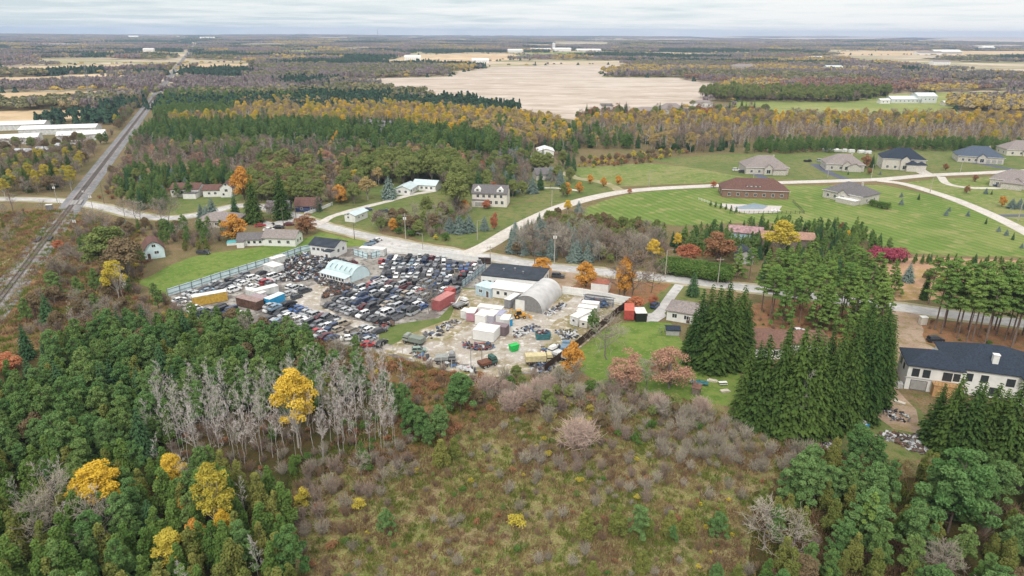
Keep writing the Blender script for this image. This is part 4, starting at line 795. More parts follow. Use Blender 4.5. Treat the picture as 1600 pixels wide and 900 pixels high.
fence('panel_fence', 'pale grey blue panel fence between the cars and the garage', [(722, 450), (742, 435), (758, 422)], 2.6, mat('ice_grey_panel', (.42, .54, .60), .5, .4, var=.1), DP, 2.8)
fence('panel_fence', 'white panel fence behind the racks of the right yard', [(879, 459), (910, 463), (940, 468), (985, 477)], 2.7, WHITE, TRIM, 2.8)
fence('board_fence', 'long dark brown board fence between the right yard and the lawn', [(988, 474), (962, 494), (935, 517), (905, 541), (880, 560), (850, 584)], 2.5, DARKWOOD, DARKWOOD, 2.5)
fence('post_fence', 'row of white concrete posts with wire along the near edge of the scrapyard', [(562, 536), (600, 547), (645, 560), (690, 571), (740, 582), (780, 588)], 2.2, None, mat('white_post', (.5, .5, .47), .8), 3.0, rail=False, postr=.07)
fence('board_fence', 'white board fence beside the dark red roofed cottage', [(476, 337), (500, 329), (519, 321)], 1.6, WHITE, TRIM, 2.5)
fence('mesh_fence', 'black mesh fence round the garden of the brick house', [(1140, 334), (1200, 334), (1256, 334), (1238, 316)], 1.4, None, DARKTRIM, 2.2)
fence('garden_fence', 'white rail edging beside the pool patio', [(1092, 312), (1120, 322), (1152, 332)], 1.0, None, TRIM, 2.5)
for x, y, ty in ((736, 578, 537), (753, 574, 537)): pole(x, y, HT(x, y, ty), 'left of the two bare steel poles in the near right yard' if x == 736 else 'right of the two bare steel poles in the near right yard', None, STEEL, name='utility_pole', r=.1)
# ------------------------------------------------------------------ cars
CP = {}
for n_, c in (('white', (.78, .79, .80)), ('silver', (.42, .44, .46)), ('grey', (.17, .18, .20)), ('charcoal', (.055, .06, .07)), ('black', (.018, .02, .024)), ('navy blue', (.035, .06, .13)),
              ('bright blue', (.06, .13, .32)), ('pale blue', (.22, .32, .42)), ('red', (.42, .035, .04)), ('maroon', (.14, .02, .03)), ('beige', (.36, .31, .24)), ('teal', (.05, .16, .17)), ('rusty', (.20, .10, .06)), ('orange red', (.46, .10, .04)), ('pink red', (.42, .06, .12)), ('pale green', (.22, .30, .25))):
    CP[n_] = mat('car_paint_'+n_.replace(' ', '_'), c, .35, .5, var=.08, scale=.7)
CGLASS = mat('car_glass', (.02, .025, .03), .15, .7, var=0)
def car_meshes(ty):
    Lh = {'sedan': 2.3, 'hatchback': 2.0, 'suv': 2.3, 'pickup': 2.7, 'van': 2.4}[ty]; b = MB(); g = MB(); Wd = .89
    hood = {'sedan': .92, 'hatchback': .95, 'suv': 1.1, 'pickup': 1.1, 'van': 1.15}[ty]
    def sec(x0, x1, za, zb, zc, zd, w0=Wd, w1=Wd):   # hull slice: lower/upper heights at both ends
        b.poly([(x0,-w0,za),(x1,-w1,zc),(x1,w1,zc),(x0,w0,za),(x0,-w0*.93,zb),(x1,-w1*.93,zd),(x1,w1*.93,zd),(x0,w0*.93,zb)], [(3,2,1,0),(4,5,6,7),(0,1,5,4),(2,3,7,6),(1,2,6,5),(3,0,4,7)])
    sec(-Lh, -Lh+.25, .4, hood-.22, .28, hood-.08, .74, .86)
    sec(-Lh+.25, -.85 if ty != 'pickup' else 0.55, .28, hood-.08, .25, hood-.02, .86, .89)
    if ty == 'pickup':
        sec(.55, Lh-.9, .25, hood, .28, hood-.06); sec(Lh-.9, Lh, .28, hood-.08, .4, hood-.3, .88, .76)
        b.box(-Lh+.15, -.72, hood-.07, .45, .72, hood-.02, 1)
        b.box(-Lh+.1, -.84, hood-.06, .5, -.74, hood+.12); b.box(-Lh+.1, .74, hood-.06, .5, .84, hood+.12); b.box(-Lh+.05, -.8, hood-.06, -Lh+.14, .8, hood+.12)
        cab = (.55, 2.0, .75, 1.5, hood-.01, 1.75)
    else:
        sec(-.85, Lh-1.25, .25, hood-.02, .25, hood); sec(Lh-1.25, Lh-.2, .25, hood, .3, hood-.16); sec(Lh-.2, Lh, .3, hood-.16, .42, hood-.3, .86, .76)
        cab = {'sedan': (-1.75, 1.25, -1.05, .45, hood-.01, 1.42), 'hatchback': (-1.9, 1.0, -1.6, .35, hood-.01, 1.5), 'suv': (-2.2, 1.05, -2.0, .4, hood-.01, 1.78), 'van': (-2.3, 1.7, -2.25, .95, hood-.01, 2.0)}[ty]
    x0, x1, t0, t1, z0, z1 = cab
    if ty in ('sedan', 'hatchback', 'suv', 'van'): b.box(-Lh+.12, -.78, hood-.2, x0+.02, .78, hood-.005) if ty == 'sedan' else None
    g.frust((x0, -.80, x1, .80), (t0, -.63, t1, .63), z0, z1-.05)
    b.frust((t0-.03, -.65, t1+.03, .65), (t0+.06, -.58, t1-.06, .58), z1-.055, z1)
    for s in (-1, 1):     # pillars
        for (xa, xb) in ((x0, t0), (x1, t1), ((x0+x1)/2+.1, (t0+t1)/2+.1)):
            b.poly([(xa-.07, s*.815, z0), (xa+.07, s*.815, z0), (xb+.05, s*.645, z1-.05), (xb-.05, s*.645, z1-.05), (xa-.07, s*.78, z0), (xa+.07, s*.78, z0), (xb+.05, s*.61, z1-.05), (xb-.05, s*.61, z1-.05)], [(0,1,2,3) if s < 0 else (3,2,1,0), (4,5,1,0), (7,6,5,4) if s < 0 else (4,5,6,7), (3,2,6,7), (0,3,7,4), (1,5,6,2)])
    w = MB(); w.tube((0, -.11, 0), (0, .11, 0), .33, .33, 12); w.tube((0, -.12, 0), (0, .12, 0), .18, .18, 8, 1)
    return b.mesh('body', [CP['white'], BLACK]), g.mesh('window', CGLASS), Lh
WHEEL = MB(); WHEEL.tube((0, -.11, 0), (0, .11, 0), .33, .33, 12); WHEEL.tube((0, -.12, 0), (0, .12, 0), .18, .18, 8, 1); WHEEL = WHEEL.mesh('wheel', [TYRE, STEEL])
HL = MB(); HL.box(-.04, -.16, -.08, .04, .16, .08); HL = HL.mesh('headlight', mat('lamp_lens', (.7, .7, .68), .2, .6, var=0))
CM = {t: car_meshes(t) for t in ('sedan', 'hatchback', 'suv', 'pickup', 'van')}
def car(ty, colr, loc, rz, label, group=None, name='scrap_car', z=0, tilt=0, roll=0, wheels=True, lights=False, cat='car'):
    t = thing(name, label, cat, (loc.x, loc.y, z), rz, group); t.rotation_euler = (roll, tilt, rz)
    bm_, gm, Lh = CM[ty]
    o = link(bpy.data.objects.new('body', bm_), t); o.material_slots[0].link = 'OBJECT'; o.material_slots[0].material = CP[colr]
    link(bpy.data.objects.new('window', gm), t)
    if wheels:
        for x in (-Lh*.6, Lh*.62):
            for y in (-.8, .8):
                q = link(bpy.data.objects.new('wheel', WHEEL), t); q.location = (x, y, .33)
    if lights:
        for y in (-.6, .6): q = link(bpy.data.objects.new('headlight', HL), t); q.location = (Lh-.01, y, .62)
    return t
TYN = {'sedan': 'sedan', 'hatchback': 'hatchback', 'suv': 'tall wagon', 'pickup': 'pickup', 'van': 'van'}
def ordn(n): return {1: 'first', 2: 'second', 3: 'third', 4: 'fourth', 5: 'fifth', 6: 'sixth', 7: 'seventh', 8: 'eighth', 9: 'ninth', 10: 'tenth', 11: 'eleventh', 12: 'twelfth'}.get(n, f"{n}{'st' if n % 10 == 1 and n != 11 else 'nd' if n % 10 == 2 and n != 12 else 'rd' if n % 10 == 3 and n != 13 else 'th'}")
def inpoly(P, x, y):
    c = False; n = len(P); j = n-1
    for i in range(n):
        if (P[i][1] > y) != (P[j][1] > y) and x < (P[j][0]-P[i][0])*(y-P[i][1])/(P[j][1]-P[i][1])+P[i][0]: c = not c
        j = i
    return c
VD = (G(478, 394)-G(262, 463)).normalized()          # along the left fence
UD = (G(748, 411)-G(617, 396)).normalized()          # along the road fence
YCLEAR = list(CLEAR); NCAR = 0
def block(px, phrase, cols, types=None, su=2.28, sv=5.05, ang=0, miss=.05, jx=.25, jr=.06, flipp=.3, stack=.0, row_miss=0):
    global NCAR
    P = [(G(*p).x, G(*p).y) for p in px]; v = Matrix.Rotation(ang, 3, 'Z') @ VD; u = Vector((v.y, -v.x, 0)); ry = math.atan2(v.y, v.x)
    c = Vector((sum(p[0] for p in P)/len(P), sum(p[1] for p in P)/len(P), 0)); prj = [((Vector((p[0], p[1], 0))-c).dot(u), (Vector((p[0], p[1], 0))-c).dot(v)) for p in P]
    u0_, u1_ = min(p[0] for p in prj), max(p[0] for p in prj); v0_, v1_ = min(p[1] for p in prj), max(p[1] for p in prj); row = 0; y = v0_+sv*.4
    types = types or ['sedan', 'sedan', 'sedan', 'sedan', 'hatchback', 'hatchback', 'suv', 'suv', 'van', 'pickup']
    while y < v1_:
        x = u0_+random.uniform(.2, 1.2); k = 0; started = False
        while x < u1_:
            p = c+u*x+v*y
            if inpoly(P, p.x, p.y) and all((p.x-a)**2+(p.y-b)**2 > (r*.8)**2 for a, b, r in YCLEAR) and random.random() > miss:
                if not started: row += 1; started = True
                k += 1; ty = random.choice(types); cl = random.choice(cols)
                q = p+v*random.uniform(-jx, jx)
                car(ty, cl, q, ry+random.uniform(-jr, jr)+(math.pi if random.random() < flipp else 0), f"{cl} {TYN[ty]}, {ordn(k)} from left, {ordn(row)} row, {phrase}", 'scrapped cars parked in '+phrase, tilt=random.uniform(-.02, .02), z=.04); NCAR += 1
                if random.random() < stack:
                    k += 0; cl = random.choice(cols); car('sedan', cl, q, ry+random.uniform(-.2, .2), f"{cl} wreck stacked on {ordn(k)} car, {ordn(row)} row, {phrase}", 'scrapped cars parked in '+phrase, tilt=random.uniform(-.08, .08), z=1.35, wheels=False); NCAR += 1
            x += su*random.uniform(.92, 1.1)
        y += sv*random.uniform(.96, 1.03)
MIX = ['white']*10+['silver']*8+['grey']*6+['charcoal']*7+['black']*5+['navy blue']*5+['bright blue']*2+['red']*2+['maroon']*1+['beige']*2+['pale blue']*2
DK = ['charcoal']*6+['black']*3+['navy blue']*4+['grey']*4+['silver']*4+['white']*5+['maroon']+['beige']
block([(513, 476), (560, 452), (590, 436), (660, 440), (690, 446), (728, 453), (715, 464), (690, 472), (682, 486), (660, 490), (640, 492), (605, 508), (560, 497), (520, 486)], 'big middle block', MIX+DK, stack=.03, miss=.03)
block([(606, 399), (660, 402), (752, 413), (746, 428), (724, 447), (690, 445), (650, 437), (600, 434), (583, 422)], 'block by the road fence', MIX+['pale blue', 'silver', 'white', 'red'], ang=.5, jr=.35, miss=.03, stack=.08, sv=5.0)
block([(272, 472), (300, 456), (345, 442), (352, 452), (330, 462), (300, 478), (285, 482)], 'corner under pale fence', MIX, ang=-.15, miss=.05)
block([(345, 444), (395, 427), (420, 428), (440, 438), (420, 448), (402, 452), (392, 462), (366, 460)], 'rows above yellow container', DK+MIX, miss=.05)
block([(440, 458), (455, 448), (486, 448), (482, 462), (455, 472), (445, 480)], 'group right of blue container', MIX, miss=.08, jr=.15)
block([(408, 494), (436, 476), (472, 474), (505, 494), (545, 510), (535, 518), (500, 514), (470, 520), (430, 512)], 'heap behind plantation pines', MIX+['pink red', 'red'], jr=.35, stack=.25, miss=.05)
block([(480, 518), (515, 505), (560, 512), (592, 515), (588, 530), (560, 540), (520, 532), (490, 528)], 'nearest rows above brush', MIX+['orange red'], miss=.08, jr=.12)
block([(296, 490), (312, 484), (350, 482), (372, 492), (366, 500), (330, 500)], 'row below yellow container', ['white', 'white', 'navy blue', 'silver', 'black'], types=['van', 'sedan', 'suv'], miss=0)
block([(583, 424), (600, 428), (592, 436), (560, 447), (548, 446), (574, 432)], 'row right of teal hut', ['white', 'beige', 'charcoal', 'silver'], ang=.6, miss=.05)
for (x, y, a, ty, cl, l) in ((578, 383, .9, 'pickup', 'pale blue', 'pale blue pickup, lowest of the three parked outside the yard gate'), (584, 380, .9, 'sedan', 'charcoal', 'charcoal sedan, middle of the three parked outside the yard gate'), (590, 377, .9, 'sedan', 'white', 'white sedan, topmost of the three parked outside the yard gate'),
    (777, 417, 1.0, 'sedan', 'silver', 'silver sedan parked beside the dark corner fence'), (872, 434, -.2, 'suv', 'charcoal', 'charcoal wagon parked before the garage by the orange trees'), (1023, 480, 1.0, 'suv', 'navy blue', 'dark navy van parked on the leaf covered lawn beside the driveway'),
    (1247, 520, .1, 'sedan', 'white', 'white sedan parked between the pines behind the brown roof'), (1356, 302, 1.4, 'sedan', 'grey', 'grey car beside the rear deck of the grey roofed house'), (1558, 291, .2, 'sedan', 'navy blue', 'navy car in front of the solar panelled house'),
    (1150, 267, .2, 'suv', 'white', 'white wagon, leftmost of the three by the broad stone house'), (1160, 270, .2, 'suv', 'charcoal', 'charcoal wagon, middle of the three by the broad stone house'), (1164, 264, .2, 'sedan', 'navy blue', 'navy sedan, farthest of the three by the broad stone house'),
    (1262, 253, .1, 'pickup', 'black', 'black pickup left of the black driveway'), (1282, 253, .1, 'van', 'silver', 'silver van behind the black driveway'), (1427, 266, 0, 'suv', 'white', 'white wagon before the two storey stone house'),
    (575, 329, .1, 'sedan', 'navy blue', 'navy sedan beside the white garage shed'), (600, 332, .1, 'pickup', 'charcoal', 'charcoal pickup under the tree right of the garage shed'), (436, 357, .1, 'sedan', 'black', 'black sedan in the hamlet driveway by the rust shrub'), (420, 361, .1, 'sedan', 'white', 'white sedan in front of the gabled bungalow'), (452, 352, .2, 'sedan', 'maroon', 'maroon car beside the hamlet junction'),
    (318, 397, -.2, 'pickup', 'charcoal', 'dark pickup parked on the lawn edge under the bare shrubs'), (548, 414, .5, 'pickup', 'maroon', 'maroon pickup beside the yard gate'), (700, 466, .6, 'sedan', 'maroon', 'maroon wreck behind the red container'), (575, 530, .4, 'sedan', 'navy blue', 'navy car parked apart near the yard grass'), (593, 520, .7, 'sedan', 'charcoal', 'charcoal car at the right end of the nearest rows'),
    (575, 541, .2, 'sedan', 'red', 'red sedan by the first white fence posts'), (596, 539, 1.2, 'sedan', 'black', 'dark car just inside the white fence posts'), (655, 550, .1, 'hatchback', 'pale green', 'pale green wreck on the gravel near the posts'), (545, 531, .3, 'sedan', 'white', 'white sedan at the near brush edge')):
    car(ty, cl, G(x, y), a, l, name='parked_car' if 'wreck' not in l else 'scrap_car', z=.07, lights=True); clear((x, y), 3)
print('cars', NCAR)
# ------------------------------------------------------------------ jeep and lawn junk by the big house
car('suv', 'black', G(1461, 534), .1, 'black off road vehicle parked above the navy roof by the red pines', name='parked_car', z=.05)
# ------------------------------------------------------------------ scrap heaps (uncountable)
SM = [BLACK, mat('scrap_grey', (.16, .16, .17), .6), mat('scrap_light', (.50, .51, .52), .6), RUST, mat('scrap_blue', (.07, .13, .24), .6), mat('scrap_dark', (.05, .05, .055), .7), mat('scrap_red', (.30, .06, .05), .6), mat('scrap_brown', (.11, .075, .055), .8)]
def heap(name, px, label, n, hmax, wts, size=(.25, 1.0), cat=None, seed=0):
    rr = random.Random(seed); P = [(G(*p).x, G(*p).y) for p in px]; xs = [p[0] for p in P]; ys = [p[1] for p in P]; mb = MB(); c = 0; tries = 0
    cx_, cy_ = sum(xs)/len(xs), sum(ys)/len(ys); R_ = max(max(xs)-min(xs), max(ys)-min(ys))/2
    while c < n and tries < n*20:
        tries += 1; x = rr.uniform(min(xs), max(xs)); y = rr.uniform(min(ys), max(ys))
        if not inpoly(P, x, y): continue
        if any((x-a)**2+(y-b)**2 < (r*.55)**2 for a, b, r in YCLEAR): continue
        c += 1; z = rr.random()*hmax*(.5+.5*mnoise.noise(Vector((x*.4, y*.4, seed))))
        M_ = Matrix.Translation((x, y, max(.15, z))) @ Matrix.Rotation(rr.uniform(0, 6.3), 4, 'Z') @ Matrix.Rotation(rr.gauss(0, .35), 4, 'X') @ Matrix.Rotation(rr.gauss(0, .35), 4, 'Y')
        s = rr.uniform(*size); mi = rr.choices(range(len(SM)), wts)[0]; k = rr.random()
        if k < .5: mb.frust((-s, -s*.45, s, s*.45), (-s*.8, -s*.35, s*.8, s*.35), -s*.25, s*.3, mi, M_)
        elif k < .75: mb.box(-s*1.3, -s*.5, -.05, s*1.3, s*.5, .05, mi, M_)
        elif k < .9: mb.tube(M_ @ Vector((-s, 0, 0)), M_ @ Vector((s, 0, 0)), .12, .12, 6, mi)
        else: mb.tube(M_ @ Vector((0, 0, -.12)), M_ @ Vector((0, 0, .12)), .34, .34, 10, 0)
    o = mb.build(name, SM); return tag(o, label, None, None, 'stuff')
heap('scrap_parts', [(418, 432), (440, 410), (478, 396), (500, 398), (548, 410), (548, 418), (520, 425), (500, 432), (470, 440), (445, 440)], 'dark jumble of car parts between the pale fence and the office', 1500, 1.5, [8, 4, 4, 1, 1, 7, .2, 1.5], (.3, .95), seed=1)
heap('scrap_parts', [(490, 437), (500, 430), (522, 434), (548, 444), (562, 450), (530, 450), (500, 446)], 'dark heap of parts in front of the teal hut', 380, 1.2, [7, 3, 2, 1, 1, 6, .5, 3], (.25, .7), seed=2)
heap('scrap_parts', [(505, 458), (520, 448), (552, 448), (548, 454), (520, 464), (505, 466)], 'brown heap of axles beside the middle block', 300, 1.3, [2, 2, .5, 4, .3, 4, .3, 8], (.3, .8), seed=3)
heap('scrap_parts', [(588, 508), (600, 496), (612, 500), (616, 508), (604, 514)], 'rust and red heap of frames at the end of the middle block', 110, 1.5, [3, 2, 2, 3, 1, 3, 3, 2], (.3, .9), seed=4)
heap('scrap_parts', [(640, 550), (700, 566), (750, 578), (750, 586), (700, 574), (640, 556)], 'scattered machines and drums along the near yard edge', 60, 1.2, [1, 3, 3, 1, 1, 3, .3, 1], (.3, 1.1), seed=5)
heap('scrap_parts', [(722, 536), (770, 540), (772, 546), (740, 548), (720, 542)], 'rusty and blue scrap in front of the square white container', 90, 1.2, [1, 1, 1, 5, 6, 1, 2, 3], (.3, .8), seed=6)
heap('scrap_parts', [(846, 545), (880, 540), (905, 545), (890, 560), (862, 562), (848, 556)], 'pale and grey scrap stacked by the dark fence', 210, 1.6, [3, 4, 7, 1, 2, 3, .3, 1], (.3, .9), seed=7)
heap('scrap_parts', [(825, 572), (845, 560), (870, 566), (858, 584), (838, 584)], 'blue grey barrels and parts at the end of the dark fence', 170, 1.5, [2, 5, 3, 1, 5, 2, .3, 1], (.3, .8), seed=8)
heap('scrap_parts', [(868, 518), (900, 516), (905, 528), (880, 532)], 'white and grey parts beside the teal skip', 90, .8, [2, 3, 8, .5, .5, 2, .2, .5], (.2, .7), seed=9)
heap('scrap_parts', [(800, 520), (838, 506), (842, 512), (806, 530)], 'loose grey parts right of the containers', 70, .8, [2, 4, 5, 1, .5, 2, .2, .5], (.25, .9), seed=10)
heap('scrap_parts', [(850, 490), (880, 474), (884, 480), (858, 496)], 'parts lying along the foot of the silver quonset hut', 90, .7, [2, 4, 6, 1, 1, 2, .2, .5], (.2, .7), seed=11)
heap('scrap_parts', [(660, 522), (700, 505), (715, 498), (720, 504), (690, 524), (668, 532)], 'grey line of engines on the yard grass', 90, 1.0, [2, 6, 6, .5, .5, 2, .2, .5], (.3, .8), seed=12)
heap('scrap_parts', [(912, 470), (945, 474), (950, 482), (915, 478)], 'metal racks and pipes behind the campers', 160, 2.2, [2, 5, 3, 2, 2, 4, .3, 1], (.4, 1.3), seed=13)
heap('rubble_pile', [(1368, 635), (1385, 632), (1420, 650), (1420, 660), (1392, 658)], 'grey pile of rubble on the grass by the dirt yard', 90, .7, [1, 5, 2, .5, 0, 2, 0, 4], (.15, .5), seed=14)
heap('timber_pile', [(1366, 682), (1390, 676), (1430, 680), (1456, 705), (1440, 712), (1405, 695)], 'pale heap of broken timber at the lawn end', 200, .5, [0, 2, 3.5, 1, 0, .2, 0, 5], (.2, .8), seed=15)
heap('timber_pile', [(1278, 692), (1300, 690), (1302, 702), (1282, 702)], 'small pile of rubbish at the bush edge', 50, .4, [1, 2, 5, 1, 0, 1, 0, 2], (.15, .4), seed=16)
# ------------------------------------------------------------------ yard machines
def machine(px, py, rz, label, cat='machine', kind='backhoe', name='backhoe_loader'):
    t = thing(name, label, cat, G(px, py), rz)
    if kind == 'backhoe':
        mb = MB(); mb.box(-1.4, -.5, .7, 1.6, .5, 1.3); mb.frust((.5, -.45, 1.7, .45), (.6, -.38, 1.6, .38), 1.3, 1.75); mb.build('chassis', ORANGEP, t)
        mb = MB(); mb.frust((-1.0, -.6, .45, .6), (-.9, -.5, .35, .5), 1.3, 2.5); mb.build('cab_glass', CGLASS, t); mb = MB(); mb.box(-1.05, -.65, 2.5, .5, .65, 2.62); mb.build('cab_roof', ORANGEP, t)
        for x, r in ((-.9, .7), (1.3, .45)):
            for y in (-.8, .8): mb = MB(); mb.tube((x, y-.18, r), (x, y+.18, r), r, r, 16); mb.tube((x, y-.2, r), (x, y+.2, r), r*.5, r*.5, 10, 1); mb.build('wheel', [TYRE, ORANGEP], t)
        mb = MB(); mb.tube((1.6, -.5, 1.2), (2.9, -.5, .5), .09); mb.tube((1.6, .5, 1.2), (2.9, .5, .5), .09); mb.build('loader_arm', ORANGEP, t)
        mb = MB(); mb.prism([(-1.1, 0), (1.1, 0), (1.1, .8), (-1.1, .8)], 2.9, 3.0, 'x'); mb.prism([(-1.1, 0), (1.1, 0), (1.1, .08), (-1.1, .08)], 3.0, 3.7, 'x'); mb.build('bucket', ORANGEP, t)
        mb = MB(); mb.tube((-1.4, 0, 1.2), (-2.5, 0, 3.2), .14); mb.tube((-2.5, 0, 3.2), (-3.4, 0, 1.8), .11); mb.box(-3.7, -.3, 1.1, -3.2, .3, 1.8); mb.build('digger_arm', ORANGEP, t)
    return t
machine(812, 497, .15, 'orange backhoe loader in front of the silver quonset hut', 'backhoe')
t = thing('waste_skip', 'bright green waste skip standing by the rusty scrap', 'skip', G(803, 548), .55); t.scale = (.62, .75, .95)
mb = MB(); mb.frust((-1.6, -.9, 1.6, .9), (-2.1, -1.0, 2.1, 1.0), .15, 1.9); mb.build('body', GREENP, t)
mb = MB(); [mb.box(x, -1.06, .3, x+.1, -.94, 1.9) for x in (-1.4, -.5, .4, 1.3)]; mb.box(-2.15, -1.08, 1.9, 2.15, -.95, 2.0); mb.box(-2.15, .95, 1.9, 2.15, 1.08, 2.0); mb.build('rib', GREENP, t)
t = thing('waste_skip', 'large teal skip heaped with scrap in the right yard', 'skip', G(848, 529), .1); t.scale = (.78, .85, .85)
mb = MB(); mb.frust((-2.4, -1.3, 2.4, 1.3), (-2.8, -1.5, 2.8, 1.5), .15, 2.2); mb.build('body', TEALP, t)
rr = random.Random(3); mb = MB()
for i in range(45):
    M_ = Matrix.Translation((rr.uniform(-1.6, 1.6), rr.uniform(-.9, .9), 1.85+rr.random()*.5)) @ Matrix.Rotation(rr.uniform(0, 6), 4, 'Z') @ Matrix.Rotation(rr.gauss(0, .5), 4, 'X'); s = rr.uniform(.2, .6); mb.box(-s, -s*.4, -.08, s, s*.4, .1, rr.randrange(8), M_)
tag(mb.build('scrap_load', SM, loc=t.location, rz=.1), 'mixed scrap heaped in the teal skip', kind='stuff')
# stake truck, tow truck, tractor hulk, sheds
def truck(px, py, rz, label, cabm, bodym, bl=4.5, bh=1.6, name='flatbed_truck', crane=False):
    t = thing(name, label, 'truck', G(px, py), rz); mb = MB(); mb.box(-bl, -1.1, .75, 2.0, 1.1, .95); mb.build('chassis', DARKTRIM, t)
    mb = MB(); mb.box(.3, -1.1, .95, 2.0, 1.1, 1.6); mb.frust((.3, -1.1, 1.9, 1.1), (.4, -1.0, 1.5, 1.0), 1.95, 2.7); mb.build('cab', cabm, t); mb = MB(); mb.frust((.32, -1.08, 1.97, 1.08), (.35, -1.06, 1.85, 1.06), 1.6, 1.95); mb.build('windscreen', CGLASS, t)
    mb = MB(); mb.box(-bl, -1.2, .96, .1, 1.2, .96+bh); mb.build('body', bodym, t)
    for x in (-bl+.9, -bl+2.0, 1.3):
        for y in (-.95, .95): o = link(bpy.data.objects.new('wheel', WHEEL), t); o.location = (x, y, .45); o.scale = (1.35, 1.3, 1.35)
    if crane: mb = MB(); mb.tube((-bl+.5, 0, 2), (-1, 0, 3.6), .15); mb.tube((-1, 0, 3.6), (.6, 0, 2.9), .12); mb.tube((-bl+.5, 0, 2), (-bl-1.5, 0, 2.8), .12); mb.build('crane_arm', WHITE, t)
    return t
truck(722, 479, .9, 'white tow truck with boom beside the red container', WHITE, STEEL, 3.4, .5, crane=True, name='tow_truck')
truck(852, 567, .1, 'cream yellow truck with box body among the scrap', CREAMY, CREAMY, 5.2, 1.6, 'box_truck')
truck(868, 556, 2.4, 'pale white flat truck behind the cream yellow one', WHITE, DIRTYWHITE, 5.0, .7)
truck(642, 536, 2.7, 'grey green derelict truck on the yard grass', mat('sage_paint', (.28, .31, .27), .7), mat('sage_paint_dark', (.20, .23, .20), .7), 4.0, 1.3, 'derelict_truck')
truck(764, 571, .6, 'small dark green truck hulk near the bare steel poles', mat('bottle_green', (.05, .12, .10), .6), RUST, 2.8, .7, 'derelict_truck')
truck(700, 565, .1, 'grey engine truck standing by the near posts', STEEL, mat('scrap_steel', (.3, .31, .3), .7), 3.2, .9, 'derelict_truck')
truck(884, 549, 1.4, 'steel blue tank truck against the dark fence', mat('steel_blue', (.16, .24, .32), .5), mat('steel_blue', (.16, .24, .32)), 2.6, 1.3, 'tank_truck')
# rack with pipes
t = thing('pipe_rack', 'tall steel rack of pipes behind the camper row', 'rack', G(912, 476), -.35)
mb = MB()
for x in (0, 3, 6, 9): mb.box(x, 0, 0, x+.12, .12, 3); mb.box(x, 1.5, 0, x+.12, 1.62, 3)
for z in (1, 2, 2.9): mb.box(0, 0, z, 9.1, .1, z+.1); mb.box(0, 1.5, z, 9.1, 1.6, z+.1)
mb.build('frame', SM[4], t)
mb = MB(); [mb.tube((random.uniform(-.5, 1), random.uniform(.2, 1.4), z+.2+random.random()*.2), (random.uniform(7, 9.8), random.uniform(.2, 1.4), z+.2+random.random()*.2), .08, .08, 5) for z in (1, 2, 2.9) for _ in range(8)]; mb.build('pipe_bundle', SM[1], t)
# lawn things
def bench(px, py, label):
    t = thing('picnic_table', label, 'table', G(px, py), .1); mb = MB(); mb.box(-1, -.4, .7, 1, .4, .76); mb.build('tabletop', TRIM, t)
    for y in (-.75, .6): mb = MB(); mb.box(-1, y, .42, 1, y+.15, .47); mb.build('seat', TRIM, t)
    for x in (-.7, .7): mb = MB(); mb.box(x-.04, -.7, 0, x+.04, -.62, .72); mb.box(x-.04, .62, 0, x+.04, .7, .72); mb.box(x-.04, -.7, .36, x+.04, .7, .42); mb.build('leg', GREYWOOD, t)
bench(1129, 601, 'white picnic table on the lawn between the spruces')
t = thing('garden_shed', 'tiny brown wooden shed on the lawn left of the spruces', 'shed', G(1080, 616), -.5); mb = MB(); mb.box(0, 0, 0, 1.8, 1.8, 1.8); mb.build('wall', GREYWOOD, t); roof_solid('shed', 0, 0, 1.8, 1.8, 1.8, .2, .2, .1).build('roof', ROOFBROWN, t)
t = thing('chest_box', 'white box beside the gateway under the red pines', 'cabinet', G(1441, 507), 0); mb = MB(); mb.box(-.9, -.7, .1, .9, .7, 2.4); mb.build('body', CREAM, t); mb = MB(); mb.box(-1, -.8, 2.4, 1, .8, 2.55); mb.build('roof', WHITE, t)
t = thing('swing_set', 'metal swing frame on the lawn right of the grey leafless trees', 'swing', G(1030, 522), .4); mb = MB()
for x in (0, 3): mb.tube((x, -.8, 0), (x, 0, 2), .05); mb.tube((x, .8, 0), (x, 0, 2), .05)
mb.tube((0, 0, 2), (3, 0, 2), .05); mb.build('frame', STEEL, t)
for x in (.8, 2.1): m_ = MB(); m_.box(x-.3, -.15, .5, x+.3, .15, .56); m_.tube((x-.28, 0, .55), (x-.28, 0, 2), .015, .015, 4); m_.tube((x+.28, 0, .55), (x+.28, 0, 2), .015, .015, 4); m_.build('seat', DARKTRIM, t)
t = thing('junk_cart', 'bright blue and white cart of bags on the lawn by the spruces', 'cart', G(1347, 668), .3); mb = MB(); mb.box(-1.2, -.7, .4, 1.2, .7, .9); mb.build('body', BLUETARP, t); mb = MB(); mb.frust((-.8, -.5, .8, .5), (-.5, -.3, .4, .3), .9, 1.7); mb.build('bag', DIRTYWHITE, t)
for y in (-.7, .7): o = link(bpy.data.objects.new('wheel', WHEEL), t); o.location = (0, y, .33)
t = thing('dark_trailer', 'dark trailer with flat bed on the brown grass by the spruces', 'trailer', G(1092, 600), -.3); mb = MB(); mb.box(-2.2, -.9, .5, 2.2, .9, .62); mb.build('bed', TEALP, t)
for y in (-.95, .95): o = link(bpy.data.objects.new('wheel', WHEEL), t); o.location = (0, y, .33)
for x, y, l in ((1113, 596, 'sheet of board lying on the lawn between the spruces'), (1133, 612, 'white plank stack on the near lawn by the spruces'), (1402, 604, 'pale pallet stack at the corner of the unfinished house'), (1405, 630, 'pale board stack below the unfinished house')):
    mb = MB(); [mb.box(-1.1+random.uniform(-.3, .3), -.5, .12*k, 1.1+random.uniform(-.3, .3), .5, .12*k+.1) for k in range(4)]; tag(mb.build('board_stack', mat('pale_boards', (.55, .50, .42), .8), loc=G(x, y), rz=random.uniform(-1, 1)), l, 'board stack')
